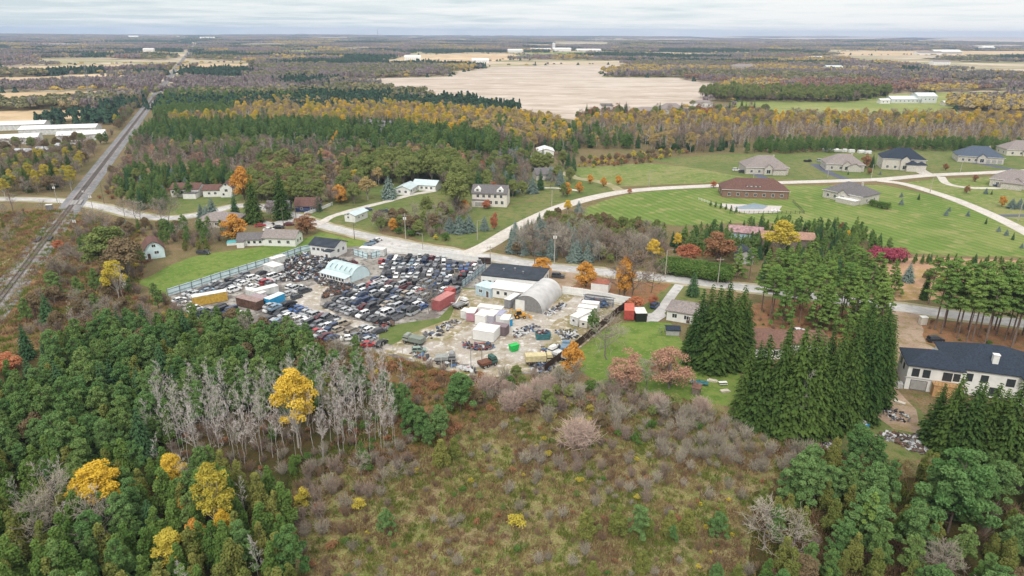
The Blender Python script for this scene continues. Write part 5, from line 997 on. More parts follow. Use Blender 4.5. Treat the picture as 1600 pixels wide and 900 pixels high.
# level crossing signals, flashing off
for x, y, l in ((132, 312, 'crossing signal on the far side of the road right of the rails'), (96, 328, 'crossing signal cabinet side mast left of the rails')):
    t = thing('crossing_signal', l, 'crossing signal', G(x, y), .4); mb = MB(); mb.tube((0,0,0), (0,0,4.6), .09); mb.build('mast', STEEL, t)
    mb = MB()
    for a in (.785, -.785): mb.box(-.6, -.04, -.1, .6, 0, .1, 0, Matrix.Translation((0, -.12, 4.2)) @ Matrix.Rotation(a, 4, 'Y'))
    mb.build('crossbuck', TRIM, t)
    for s in (-.4, .4): mb = MB(); mb.tube((s, -.12, 3.2), (s, -.3, 3.2), .16, .16, 10); mb.build('lamp', DARKTRIM, t)
t = thing('signal_cabinet', 'pale signal hut on concrete pad left of the rails', 'cabinet', G(78, 328), .3); mb = MB(); mb.box(-1.2, -1, 0, 1.2, 1, 2.5); mb.build('body', STEEL, t); mb = MB(); mb.box(-1.4, -1.2, 2.5, 1.4, 1.2, 2.65); mb.build('roof', PALE, t)
t = thing('rail_bridge_deck', 'dark plate deck with rails over the ditch below the crossing', 'bridge', G(70, 376), math.atan2(rd.y, rd.x)); mb = MB(); mb.box(-3, -2.6, .43, 3, -1.4, .95); mb.box(-3, 1.4, .43, 3, 2.6, .95); mb.build('girder', DARKTRIM, t)
# boat trailer, playground, garden chairs near estate
t = thing('white_motorboat', 'white boat on a trailer by the gravel strip behind the estate houses', 'boat', G(1308, 238), .1); mb = MB(); mb.frust((-2.5, -.6, 2.5, .6), (-3, -1.2, 3.6, 1.2), .6, 1.9); mb.frust((-1.5, -.8, 1, .8), (-1.3, -.6, .3, .6), 1.9, 2.8); mb.build('hull', WHITE, t); mb = MB(); mb.box(-2.4, -.6, .3, 2.6, .6, .6); mb.build('trailer_frame', STEEL, t)
for i, (x, y) in enumerate(((1290, 236), (1298, 236), (1318, 237), (1330, 238), (1345, 239), (1356, 240))):
    mb = MB(); mb.box(-2.2, -1.1, 0, 2.2, 1.1, 1.6); mb.frust((-2.2, -1.1, 2.2, 1.1), (-1.9, -.8, 1.9, .8), 1.6, 2.1); tag(mb.build('covered_trailer', DIRTYWHITE, loc=G(x, y), rz=.15), f'white covered trailer, {ordn(i+1)} from the left along the estate wood edge', 'trailer', 'white trailers along the wood edge')
for i, (x, y) in enumerate(((1207, 331), (1212, 330), (1218, 331))):
    t = thing('garden_chair', f'white garden chair, {ordn(i+1)} from the left inside the black mesh fence', 'chair', G(x, y), .3*i, 'white garden chairs'); mb = MB(); mb.box(-.5, -.5, .35, .5, .5, .5); mb.build('seat', TRIM, t); mb = MB(); mb.box(-.5, .4, .5, .5, .5, 1.2); mb.build('backrest', TRIM, t)
    for a, b in ((-.4, -.4), (.4, -.4), (-.4, .4), (.4, .4)): mb = MB(); mb.box(a-.05, b-.05, 0, a+.05, b+.05, .35); mb.build('leg', TRIM, t)
car('sedan', 'red', G(407, 354), .4, 'bright red car beside the dark green conifer in the hamlet', name='parked_car', z=.06)
# ------------------------------------------------------------------ trees: prototypes
def unit(v): return v/np.maximum(np.linalg.norm(v, axis=1, keepdims=True), 1e-9)
def quads(C, Nn, size, aspect=1.0, along=None, r=None):
    n = len(C); Nn = unit(Nn); a = along if along is not None else r.normal(size=(n, 3)); a = a-(a*Nn).sum(1, keepdims=True)*Nn; a = unit(a); b = np.cross(Nn, a)
    s = np.broadcast_to(np.asarray(size, float), (n,)).reshape(n, 1)
    V = np.stack([C-a*s*aspect-b*s*.5, C+a*s*aspect*.9-b*s*.7, C+a*s*aspect+b*s*.55, C-a*s*aspect*.7+b*s*.7], 1)*1.0
    return V.reshape(-1, 3)
def clumps(r, cl, dens, size, up=.15, aspect=.7, rnd=.55):
    """cl rows: cx,cy,cz,rx,ry,rz"""
    Cs, Ns, T = [], [], []
    for c in cl:
        n = int(1.7*dens*(c[3]*c[4]+c[3]*c[5]+c[4]*c[5])/3*4); d = unit(r.normal(size=(n, 3))); d[:, 2] = np.where(d[:, 2] < -.45, -d[:, 2], d[:, 2])
        rr_ = r.uniform(.62, 1.08, (n, 1)); Cs.append(np.array(c[:3])+d*np.array(c[3:6])*rr_)
        Ns.append(d*(1-rnd)+r.normal(size=(n, 3))*rnd*.6+np.array([0, 0, up])); t0 = r.random(); T.append(np.clip(t0*.6+r.random(n)*.4, 0, 1))
    C = np.concatenate(Cs); Nn = np.concatenate(Ns); T = np.concatenate(T)
    return quads(C, Nn, size*.74*r.uniform(.6, 1.25, len(C)), aspect, None, r), np.repeat(T, 4)
def tubes(segs, n=4):
    V, Fc = [], []; k = 0
    for p, q, a, b in segs:
        d = Vector(q)-Vector(p)
        if d.length < 1e-6: continue
        d.normalize(); u_ = d.orthogonal().normalized(); v_ = d.cross(u_)
        for c, rr_ in ((p, a), (q, b)):
            for i in range(n):
                t = 2*math.pi*i/n; V.append(Vector(c)+u_*math.cos(t)*rr_+v_*math.sin(t)*rr_)
        for i in range(n): Fc.append((k+i, k+(i+1) % n, k+n+(i+1) % n, k+n+i))
        k += 2*n
    return np.array([tuple(v) for v in V]), np.array(Fc)
def npmesh(name, parts, mats):
    """parts: list of (verts, quads or None, tint or None, mat index)"""
    V = []; Q = []; T = []; M_ = []; k = 0
    for v, q, t, mi in parts:
        if q is None: q = np.arange(len(v)).reshape(-1, 4)
        V.append(v); Q.append(q+k); T.append(t if t is not None else np.full(len(v), .5)); M_.append(np.full(len(q), mi)); k += len(v)
    V = np.concatenate(V); Q = np.concatenate(Q); T = np.concatenate(T); M_ = np.concatenate(M_)
    me = bpy.data.meshes.new(name); me.vertices.add(len(V)); me.vertices.foreach_set('co', V.astype(np.float32).ravel())
    me.loops.add(Q.size); me.loops.foreach_set('vertex_index', Q.astype(np.int32).ravel()); me.polygons.add(len(Q)); me.polygons.foreach_set('loop_start', (np.arange(len(Q))*4).astype(np.int32))
    me.polygons.foreach_set('loop_total', np.full(len(Q), 4, np.int32)); me.polygons.foreach_set('material_index', M_.astype(np.int32))
    at = me.attributes.new('tint', 'FLOAT', 'POINT'); at.data.foreach_set('value', T.astype(np.float32))
    for m in mats: me.materials.append(m)
    me.update(); me.validate(); return me
PROTO = {}     # kind -> list of dict(h, trunk, crown, both)
def proto(kind, h, trunk_segs, crown, tmat, cmat, nt_=5):
    tv, tf = tubes(trunk_segs, nt_); cv, ct = crown[0], crown[1]; cq = crown[2] if len(crown) > 2 else None
    d = dict(h=h, trunk=npmesh('trunk', [(tv, tf, None, 0)], [tmat]), crown=npmesh('crown', [(cv, cq, ct, 0)], [cmat]), both=npmesh(kind, [(tv, tf, None, 0), (cv, cq, ct, 1)], [tmat, cmat]))
    PROTO.setdefault(kind, []).append(d)
# leaf colours
LM = dict(
 pine=leafmat('pine_needles', S((82, 120, 68)), S((136, 156, 92))), pineb=leafmat('blue_pine_needles', S((84, 122, 70)), S((128, 154, 96))),
 tall=leafmat('red_pine_needles', S((90, 124, 64)), S((136, 158, 83))), spruce=leafmat('spruce_needles', S((45, 73, 39)), S((92, 113, 56))),
 cedar=leafmat('cedar_scales', S((98, 113, 58)), S((141, 139, 77))), blue=leafmat('blue_spruce_needles', S((102, 120, 115)), S((143, 160, 151))), dark=leafmat('fir_needles', S((54, 86, 58)), S((86, 115, 75))),
 gold=leafmat('gold_leaves', S((206, 170, 56)), S((228, 200, 90))), ygreen=leafmat('yellow_green_leaves', S((162, 154, 68)), S((209, 189, 81))), orange=leafmat('orange_leaves', S((194, 141, 66)), S((219, 166, 85))),
 rust=leafmat('rust_leaves', S((137, 102, 75)), S((166, 124, 92))), olive=leafmat('olive_leaves', S((105, 122, 69)), S((147, 153, 94))), redor=leafmat('red_orange_leaves', S((171, 109, 83)), S((200, 137, 100))),
 green=leafmat('hedge_leaves', S((73, 105, 52)), S((111, 134, 69))), magenta=leafmat('magenta_leaves', S((149, 68, 86)), S((175, 92, 109))), salmon=leafmat('salmon_leaves', S((173, 134, 113)), S((192, 154, 132))),
 brown=leafmat('brown_leaves', S((115, 102, 77)), S((141, 124, 96))), buff=leafmat('buff_leaves', S((166, 147, 102)), S((189, 168, 115))), tansh=leafmat('straw', S((141, 134, 92)), S((168, 149, 117))))
TW = dict(grey=leafmat('grey_twigs', S((140, 132, 118)), S((188, 180, 166)), 0, .5), mauve=leafmat('mauve_twigs', S((130, 116, 106)), S((172, 156, 144)), 0, .5), white=leafmat('white_twigs', S((188, 180, 176)), S((216, 210, 206)), 0, .5),
  brown=leafmat('brown_twigs', S((128, 108, 88)), S((156, 134, 110)), 0, .5), pinkish=leafmat('pinkish_twigs', S((184, 164, 154)), S((206, 186, 174)), 0, .5))
r_ = np.random.default_rng(11)
def mk_pine(kind, m, n=4, h=10.5, wid=2.6, dens=84, size=.15):
    for k in range(n):
        cl = []; hh = h; lx, ly = r_.normal()*.25, r_.normal()*.25; bend = r_.uniform(.35, .55)
        for i in range(54):
            t = r_.random()**.8; z = hh*(.14+.83*t); R_ = wid*math.sqrt(max(.015, 1-((t-bend)/(1.08-bend if t > bend else 1.1))**2))*(1-.42*t)*r_.uniform(.45, 1.2); a = r_.uniform(0, 6.28); s = r_.uniform(.38, .78)*(1.12-.35*t)*(wid/2.7)**.5
            cl.append((math.cos(a)*R_*.9+lx*t, math.sin(a)*R_*.9+ly*t, z, s, s, s*.85))
        cl += [(lx, ly, hh*.95, .32, .32, .6), (lx, ly, hh*.66, wid*.36, wid*.36, hh*.14), (0, 0, hh*.42, wid*.45, wid*.45, hh*.14)]
        tr = [((0, 0, 0), (lx, ly, hh*.88), .17, .05)]+[((lx*.5, ly*.5, c[2]-.6), (c[0], c[1], c[2]), .05, .02) for c in cl[:22]]
        proto(kind, hh, tr, clumps(r_, cl, dens, size, .25, 1.45, .8), BARK, m)
mk_pine('pine_tree', LM['pine'], 5)
mk_pine('blue_pine', LM['pineb'], 3)
mk_pine('broad_pine', LM['pineb'], 3, 11, 3.9, 74, .165)
def mk_tall(kind, m, n=4, h=19, lo=.42, wid=3.0):
    for k in range(n):
        cl = []; tr = [((0, 0, 0), (.15, .1, h*.95), .24, .07)]
        for i in range(48):
            t = r_.random()**.9; z = h*(lo+.08+(.9-lo)*t); R_ = wid*(1.0-t**2*.65)*r_.uniform(.4, 1.1); a = r_.uniform(0, 6.28); s = r_.uniform(.8, 1.35)*(1.05-.35*t)
            cl.append((math.cos(a)*R_, math.sin(a)*R_, z+.12*R_, s, s, s*.34)); tr.append(((0, 0, z-.4), (math.cos(a)*R_, math.sin(a)*R_, z), .06, .025))
        cl.append((0, 0, h*.97, .9, .9, .7))
        proto(kind, h, tr, clumps(r_, cl, 34, .28, up=.5), mat('red_pine_bark', (.20, .15, .125), .95, var=.2, scale=3), m)
mk_tall('red_pine', LM['tall'], 5, 19, .36, 3.3)
for k in range(4):
    h = 15; cl = []; tr = [((0, 0, 0), (.1, .1, h*.97), .2, .04)]
    for i in range(74):
        t = r_.random()**.85; z = h*(.08+.86*t); R_ = 3.6*(1-t)**.75*r_.uniform(.5, 1.15)+.2; a = r_.uniform(0, 6.28); s = r_.uniform(.6, 1.0)*(1.1-.5*t); cl.append((math.cos(a)*R_, math.sin(a)*R_, z, s, s, s*.5)); tr.append(((0, 0, z-.4), (math.cos(a)*R_, math.sin(a)*R_, z), .05, .02))
    cl.append((.1, .1, h*.97, .4, .4, .7)); proto('white_pine', h, tr, clumps(r_, cl, 40, .22, .4, 1.3), BARK, LM['tall'])
def mk_spruce(kind, m, n=4, h=22, wid=4.0, tiers=32, size=.30, droop=.35, lo=.03, dens=1.0):
    for k in range(n):
        C, Nn, Al, T, Sz = [], [], [], [], []; tr = [((0, 0, 0), (0, 0, h*.99), .26*h/22, .02)]
        for i in range(tiers):
            t = (i+.5)/tiers; z = h*(lo+(1-lo)*t); R_ = wid*(1-t)**.66*(1 if t > .1 else .8+2*t)*r_.uniform(.9, 1.1); nb = int(5+13*(1-t)); a0 = r_.uniform(0, 6.28)
            for b in range(nb):
                a = a0+6.283*b/nb+r_.normal()*.18; L_ = R_*r_.uniform(.72, 1.12)+.15; ns = max(3, int(L_/size*1.9*dens)); tt = r_.random(); dz = -droop*L_*(.75+.5*r_.random())
                for s in range(ns):
                    f = (s+.6)/ns; w_ = r_.normal()*.16*L_*(1-f*.4)
                    p = np.array([math.cos(a)*L_*f-math.sin(a)*w_, math.sin(a)*L_*f+math.cos(a)*w_, z+dz*f*f*.9-abs(w_)*.35+.1*L_*f])
                    C.append(p); Nn.append([math.cos(a)*.55+r_.normal()*.3, math.sin(a)*.55+r_.normal()*.3, .75]); Al.append([math.cos(a), math.sin(a), -.5]); T.append(tt*.6+.4*r_.random()*f+.1*f); Sz.append(size*r_.uniform(.6, 1.2)*(1.15-.5*t))
                if b % 3 == 0 and R_ > .6: tr.append(((0, 0, z), (math.cos(a)*L_*.8, math.sin(a)*L_*.8, z+dz*.5), .05, .015))
        C = np.array(C); V = quads(C, np.array(Nn), np.array(Sz), 1.15, np.array(Al)); proto(kind, h, tr, (V, np.repeat(np.clip(T, 0, 1), 4)), BARK, m)
mk_spruce('spruce_tree', LM['spruce'], 4)
mk_spruce('blue_spruce', LM['blue'], 3, 8, 2.9, 17, .2, .2)
mk_spruce('fir_tree', LM['dark'], 3, 12, 2.5, 20, .26, .25)
def mk_cedar(kind, m, n=4, h=6.5, wid=1.5, dens=52, size=.17):
    for k in range(n):
        cl = []
        for i in range(26):
            t = r_.random(); z = h*(.08+.84*t); R_ = wid*(math.sin(min(1, (t+.12)*1.25)*math.pi/1.0)**.5 if t < .3 else (1-t)**.6*1.05)*r_.uniform(.45, .85); a = r_.uniform(0, 6.28); s = r_.uniform(.4, .7)*(1.1-.45*t)
            cl.append((math.cos(a)*R_, math.sin(a)*R_, z, s, s, s*1.5))
        cl += [(0, 0, h*.35, wid*.75, wid*.75, h*.3), (0, 0, h*.85, .3, .3, h*.13)]
        proto(kind, h, [((0, 0, 0), (0, 0, h*.8), .1, .03)], clumps(r_, cl, dens, size, up=.3), BARK, m)
mk_cedar('cedar_tree', LM['cedar'], 4); mk_cedar('green_cedar', LM['green'], 3)
def branching(h, n1, spread, lv=3, base=.35, up=.55, r0=.14, twig=.016, len1=.32):
    """bare tree: returns (trunk segs, twig segs)"""
    tr = []; tw = []; p = np.array([0., 0, 0]); pts = [p]
    wob = .008 if base > .3 else .018
    for i in range(8): p = p+np.array([r_.normal()*wob*h, r_.normal()*wob*h, h/8.4]); pts.append(p)
    for i in range(8): tr.append((pts[i], pts[i+1], r0*(1-i/9), r0*(1-(i+1)/9)))
    for i in range(n1):
        t = base+(.97-base)*((i+.5)/n1)**.9; f = t*8; k = min(7, int(f)); q = pts[k]+(pts[k+1]-pts[k])*(f-k); a = r_.uniform(0, 6.28); L_ = h*len1*(1.15-.7*t)*r_.uniform(.7, 1.2)*spread
        d = unit(np.array([[math.cos(a), math.sin(a), up+r_.normal()*.15]]))[0]; e = q+d*L_; m_ = q+d*L_*.5+np.array([0, 0, -.04*L_])
        tr.append((q, m_, .045*r0/.14, .03*r0/.14)); tr.append((m_, e, .03*r0/.14, twig))
        for j in range(6 if lv > 1 else 0):
            g_ = r_.uniform(.3, 1); s0 = q+(e-q)*g_; d2 = unit(np.array([d*.7+r_.normal(size=3)*.55+np.array([0, 0, .25])]))[0]; L2 = L_*r_.uniform(.3, .55); e2 = s0+d2*L2; tw.append((s0, e2, twig*1.2, twig*.8))
            for k2 in range(3 if lv > 2 else 1):
                g2 = r_.uniform(.3, 1); s1 = s0+(e2-s0)*g2; d3 = unit(np.array([d2*.6+r_.normal(size=3)*.6+np.array([0, 0, .2])]))[0]; tw.append((s1, s1+d3*L2*r_.uniform(.35, .7), twig, twig*.5))
    return tr, tw
def ribbons(segs):
    P = np.array([s[0] for s in segs]); Q = np.array([s[1] for s in segs]); a = np.array([s[2] for s in segs])[:, None]; b = np.array([s[3] for s in segs])[:, None]
    d = unit(Q-P); s = unit(np.cross(d, r_.normal(size=d.shape))); s2 = np.cross(d, s)
    V1 = np.stack([P-s*a, P+s*a, Q+s*b, Q-s*b], 1).reshape(-1, 3); V2 = np.stack([P-s2*a, P+s2*a, Q+s2*b, Q-s2*b], 1).reshape(-1, 3)
    return np.concatenate([V1, V2])
def mk_bare(kind, bm, tm, n=4, h=14, n1=22, spread=1, base=.35, up=.6, r0=.13, twig=.02, lv=3, len1=.3):
    for k in range(n):
        tr, tw = branching(h, n1, spread, lv, base, up, r0, twig, len1); V = ribbons(tw); proto(kind, h, tr, (V, r_.random(len(V))), bm, tm, 4)
mk_bare('bare_aspen', mat('aspen_bark', (.44, .41, .39), .9, var=.3, scale=2), TW['white'], 7, 14, 14, .66, .35, 1.25, .072, .012, 3, .24)
mk_bare('bare_tree', BARKGREY, TW['grey'], 4, 10, 30, 1.25, .22, .55, .16, .022, 3, .36)
mk_bare('bare_maple', BARK, TW['mauve'], 3, 10, 34, 1.3, .2, .5, .16, .024, 3, .36)
def mk_bush(kind, tm, n=4, h=2.6, wid=1.6, stems=70, tw_=.016, k3=5):
    for k in range(n):
        tr = []; tw = []
        for i in range(stems):
            a = r_.uniform(0, 6.28); L_ = h*r_.uniform(.6, 1.05); R_ = wid*r_.random()**.6*r_.uniform(.6, 1.1); e = np.array([math.cos(a)*R_, math.sin(a)*R_, L_*(1-.25*(R_/wid)**2)]); s0 = np.array([math.cos(a)*R_*.25, math.sin(a)*R_*.25, 0])
            if i < 14: tr.append((s0, e*.6+s0*.4, .03, .02))
            tw.append((s0, e, tw_*1.4, tw_*.7))
            for j in range(k3):
                g_ = r_.uniform(.35, .95); p = s0+(e-s0)*g_; d = unit(np.array([(e-s0)/L_*.6+r_.normal(size=3)*.55+np.array([0, 0, .15])]))[0]; tw.append((p, p+d*h*r_.uniform(.12, .3), tw_, tw_*.5))
        V = ribbons(tw); proto(kind, h, tr, (V, r_.random(len(V))), BARKGREY, tm, 3)
mk_bush('bare_shrub', TW['grey'], 5, 2.8, 1.7, 46, .017, 5); mk_bush('mauve_shrub', TW['mauve'], 4, 3.4, 2.0, 52, .019, 5); mk_bush('brown_shrub', TW['brown'], 4, 2.0, 1.4, 40, .017, 4)
mk_bush('pinkish_shrub', TW['pinkish'], 3, 5.0, 3.0, 150, .028, 8)
def mk_decid(kind, m, n=3, h=9, wid=3.6, lo=.12, nc=34, cs=1.15, dens=22, size=.3, bark=BARK, shape=1.0, tr_r=.2, gap=0):
    for k in range(n):
        cl = []; tr = [((0, 0, 0), (0, 0, h*.6), tr_r, tr_r*.5)]; zc = h*(lo+(1-lo)/2); rz_ = h*(1-lo)/2-.3
        for i in range(nc):
            d = unit(r_.normal(size=(1, 3)))[0]; d[2] = d[2] if d[2] > (-.6 if lo > .1 else -1) else -d[2]; f = r_.uniform(.55, .92); s = cs*r_.uniform(.6, 1.15)
            taper = 1-.35*shape*max(0, d[2]); c = (d[0]*wid*f*taper, d[1]*wid*f*taper, zc+d[2]*rz_*f); cl.append((*c, s, s, s*.8))
            if i % 2 == 0: tr.append(((0, 0, h*(lo*.8+.1*r_.random())), c, .07, .03))
        if not gap: cl.append((0, 0, zc, wid*.5, wid*.5, rz_*.55))
        proto(kind, h, tr, clumps(r_, cl, dens, size), bark, m)
mk_decid('poplar_gold', LM['gold'], 4, 15, 3.6, .22, 74, 1.05, 28, .22, BARKPALE, .9)
mk_decid('poplar_lime', LM['ygreen'], 4, 13, 3.2, .2, 60, .85, 26, .22, BARKPALE, 1.1)
mk_decid('maple_orange', LM['orange'], 3, 8.5, 3.2, .06, 40, 1.0, 26, .25)
mk_decid('maple_rust', LM['rust'], 2, 8.5, 3.4, .06, 36, 1.0, 24, .25); mk_decid('maple_red', LM['redor'], 3, 8, 3.4, .06, 42, 1.0, 28, .24)
mk_decid('olive_tree', LM['olive'], 4, 13, 4.6, .15, 90, 1.1, 24, .28, BARKGREY); mk_decid('brown_tree', LM['brown'], 3, 10, 3.8, .15, 44, 1.3, 20, .3, BARKGREY)
mk_decid('magenta_shrub', LM['magenta'], 2, 3.6, 3.0, .0, 26, .9, 26, .2); mk_decid('salmon_tree', LM['salmon'], 2, 8, 3.6, .06, 48, 1.0, 22, .18, BARKGREY, gap=1)
mk_decid('yellow_shrub', LM['ygreen'], 3, 2.2, 1.0, .0, 14, .5, 40, .13); mk_decid('green_shrub', LM['green'], 3, 2.4, 1.5, .0, 18, .65, 32, .18); mk_decid('rust_shrub', LM['rust'], 3, 1.6, 1.2, .0, 14, .5, 30, .14)
mk_decid('buff_tree', LM['buff'], 3, 12, 3.2, .25, 36, 1.0, 16, .26, BARKPALE, gap=1)
mk_decid('hedge_block', LM['green'], 3, 3.2, 1.8, .0, 22, .8, 34, .18)
KINFO = {  # kind: (object name, category, adjective)
 'pine_tree': ('pine_tree', 'pine', 'green pine'), 'blue_pine': ('pine_tree', 'pine', 'bluish green pine'), 'broad_pine': ('broad_pine', 'pine', 'broad bluish green pine'), 'red_pine': ('tall_pine', 'pine', 'tall bare-stemmed pine'), 'white_pine': ('white_pine', 'pine', 'layered dark green pine'),
 'spruce_tree': ('spruce_tree', 'spruce', 'tall dark spruce'), 'blue_spruce': ('blue_spruce', 'spruce', 'blue spruce'), 'fir_tree': ('fir_tree', 'fir', 'dark green fir'), 'cedar_tree': ('cedar_tree', 'cedar', 'yellow green cedar'), 'green_cedar': ('cedar_tree', 'cedar', 'mid green cedar'),
 'bare_aspen': ('aspen_tree', 'aspen', 'leafless white-stemmed aspen'), 'bare_tree': ('leafless_tree', 'tree', 'leafless grey tree'), 'bare_maple': ('leafless_tree', 'tree', 'leafless mauve brown tree'),
 'bare_shrub': ('leafless_shrub', 'shrub', 'leafless grey shrub'), 'mauve_shrub': ('leafless_shrub', 'shrub', 'leafless mauve shrub'), 'brown_shrub': ('brown_shrub', 'shrub', 'low brown shrub'), 'pinkish_shrub': ('twiggy_shrub', 'shrub', 'wide pinkish grey twiggy shrub'),
 'poplar_gold': ('poplar_tree', 'poplar', 'golden poplar'), 'poplar_lime': ('poplar_tree', 'poplar', 'yellow green poplar'), 'maple_orange': ('maple_tree', 'maple', 'orange maple'), 'maple_rust': ('maple_tree', 'maple', 'rust coloured maple'), 'maple_red': ('maple_tree', 'maple', 'red orange maple'),
 'olive_tree': ('willow_tree', 'tree', 'rounded olive green tree'), 'brown_tree': ('brown_leaved_tree', 'tree', 'thin brown leaved tree'), 'magenta_shrub': ('magenta_shrub', 'shrub', 'magenta shrub'), 'salmon_tree': ('salmon_leaved_tree', 'tree', 'salmon leaved tree'),
 'yellow_shrub': ('yellow_shrub', 'shrub', 'small yellow green shrub'), 'green_shrub': ('green_shrub', 'shrub', 'rounded green shrub'), 'rust_shrub': ('rust_shrub', 'shrub', 'low rust shrub'), 'buff_tree': ('birch_tree', 'birch', 'thin buff leaved birch'), 'hedge_block': ('hedge_bush', 'hedge', 'dense green hedge bush')}
SC = []     # scattered: (name, kind, x, y, scale, rz, phrase)
def nearroad(x, y, extra=1.5):
    for P, hw in ROADS:
        d = (P[:, 0]-x)**2+(P[:, 1]-y)**2
        i = int(d.argmin())
        if d[i] > 900: continue
        for j in (i-1, i):
            if 0 <= j < len(P)-1:
                a, b = P[j], P[j+1]; ab = b-a; t = max(0, min(1, ((x-a[0])*ab[0]+(y-a[1])*ab[1])/max(1e-6, ab @ ab))); q = a+ab*t
                if (q[0]-x)**2+(q[1]-y)**2 < (hw+extra)**2: return True
    return False
HOLES = []
def hole(px): HOLES.append([(G(*p).x, G(*p).y) for p in px])
hole([(262, 466), (300, 448), (480, 392), (500, 388), (575, 384), (600, 378), (765, 408), (880, 428), (990, 470), (905, 548), (860, 585), (780, 592), (690, 576), (560, 540), (430, 518), (300, 500)])
def scatter(px, sp, kinds, phrase, ground=False, road=1.8, jit=.42, skip=0.0, holes=True, edge=None):
    P = [(G(*p).x, G(*p).y) for p in px]; xs = [p[0] for p in P]; ys = [p[1] for p in P]; ws = [k[1] for k in kinds]; y = min(ys); row = 0
    while y < max(ys):
        x = min(xs)+(sp/2 if row % 2 else 0)
        while x < max(xs):
            X = x+random.uniform(-jit, jit)*sp; Y = y+random.uniform(-jit, jit)*sp; x += sp
            if random.random() < skip or not inpoly(P, X, Y) or any((X-a)**2+(Y-b)**2 < r*r for a, b, r in CLEAR) or (holes and any(inpoly(h, X, Y) for h in HOLES)) or nearroad(X, Y, road): continue
            q = (mnoise.noise(Vector((X/26, Y/26, len(phrase)*.37)))*.85+.5+random.uniform(-.25, .25)+random.choice((0, 0, .37, -.37, .2, .55)))%1.0*sum(ws); acc = 0
            for k in kinds:
                acc += k[1]
                if q <= acc: break
            h = random.uniform(k[2], k[3]); SC.append((k[0], X, Y, h, phrase))
        y += sp*.87; row += 1
SING = []
def tree(kind, px, py, top=None, h=None, label=None, wide=1.0):
    g = G(px, py); h = h or HT(px, py, top); SING.append((kind, g.x, g.y, h, label, wide)); CLEAR.append((g.x, g.y, 1.2+h*.08))
def place(kind, x, y, h, label, group, wide=1.0, rz=None, crownmat=None):
    nm, cat, adj = KINFO[kind]; p = random.choice(PROTO[kind]); s = h/p['h']; t = thing(nm, label, cat, (x, y, 0), random.uniform(0, 6.28) if rz is None else rz, group); t.scale = (s*wide*random.uniform(.9, 1.1) if wide == 1 else s*wide, s*wide, s)
    link(bpy.data.objects.new('trunk', p['trunk']), t); link(bpy.data.objects.new('crown', p['crown']), t); return t
# ---------------- landmark trees
T = tree
T('poplar_gold', 467, 700, 572, label='golden poplar rising above the white aspens in the middle of the wood', wide=.95)
T('poplar_gold', 165, 812, 722, label='broad golden tree low in the plantation at the left', wide=1.5)
T('poplar_gold', 276, 775, 708, label='small golden tree beside the leafless aspens', wide=1.1); T('poplar_lime', 346, 842, 720, label='tall yellow green tree right of the small golden one', wide=.85)
T('maple_orange', 293, 828, 780, label='small amber tree left of the tall yellow green one', wide=.75); T('maple_orange', 310, 866, 812, label='amber orange tree just below the small amber one', wide=.75); T('poplar_lime', 272, 893, 826, label='lime yellow tree nearest the lower edge', wide=1.5); T('poplar_gold', 354, 858, 794, label='amber tree under the tall yellow green one', wide=.85)
T('broad_pine', 720, 645, 581, label='broad lone pine on the brush slope below the yard', wide=1.15)
T('poplar_lime', 187, 470, 402, label='yellow leaved tree left of the bright lawn', wide=1.0); T('poplar_lime', 60, 300, 262, h=9, label='yellow tree nearest the left road end'); T('poplar_lime', 8, 308, h=10, label='yellow tree cut by the left edge', wide=1.3)
T('poplar_lime', 112, 298, h=12, label='yellow green tree beside the rails before the crossing'); T('poplar_lime', 50, 290, h=13, label='tall yellow green tree behind the left road'); T('poplar_lime', 74, 292, h=13, label='second tall yellow green tree behind the left road')
T('maple_orange', 382, 312, 258, label='bright orange tree behind the white gabled house', wide=.9); T('maple_orange', 367, 376, 332, label='amber tree beside the taupe hipped roof house', wide=1.2); T('spruce_tree', 398, 348, 268, label='left of the two tall dark spruces in the hamlet', wide=1.1); T('spruce_tree', 442, 342, 262, label='right of the two tall dark spruces in the hamlet', wide=1.1); T('fir_tree', 368, 338, 300, label='dark fir left of the tall hamlet spruces'); T('fir_tree', 290, 288, 252, label='dark conifer behind the red roofed house', wide=1.3)
T('maple_rust', 480, 366, 333, label='rounded rust brown tree at the road junction', wide=1.35)
for x, y, t in ((315, 340, 318), (333, 342, 308), (323, 344, 320)): T('blue_spruce', x, y, t, label='blue spruce in the trio left of the hamlet road')
T('blue_spruce', 608, 310, 275, label='big blue spruce left of the pale metal roofed bungalow', wide=1.1)
for x, y, t, l in ((703, 363, 338, 'left'), (718, 364, 336, 'second'), (733, 362, 335, 'third')): T('blue_spruce', x, y, t, label=f'{l} blue spruce of the tight clump on the slope', wide=1.3)
T('blue_spruce', 757, 360, 337, label='pale blue spruce right of the tight clump'); T('maple_red', 772, 360, 330, label='thin red leaved tree by the blue spruces', wide=.5); T('maple_red', 760, 326, 311, label='dark red shrub before the country house', wide=1.2)
T('maple_orange', 847, 433, 400, label='orange maple left of the garage entrance', wide=1.2); T('maple_orange', 915, 449, 407, label='orange maple right of the garage entrance', wide=1.1); T('maple_orange', 975, 465, 400, label='slender salmon orange tree beside the leafless one', wide=.6)
T('maple_red', 1020, 478, 460, h=4, label='low red orange sapling by the end of the white fence'); T('maple_red', 992, 484, 455, h=5, label='red orange sapling at the corner of the dark fence', wide=1.2); T('bare_maple', 985, 470, 396, label='tall leafless mauve tree over the leaf litter', wide=1); T('bare_maple', 1017, 458, 410, label='leafless tree left of the lamp pole on the leaf litter', wide=1); T('bare_maple', 968, 462, 410, label='leafless tree behind the shed with the rusty roof')
T('maple_orange', 893, 588, 531, label='amber tapering tree at the near end of the dark fence', wide=.8); T('pine_tree', 925, 522, 488, h=8, label='green pine against the dark fence near the campers', wide=1)
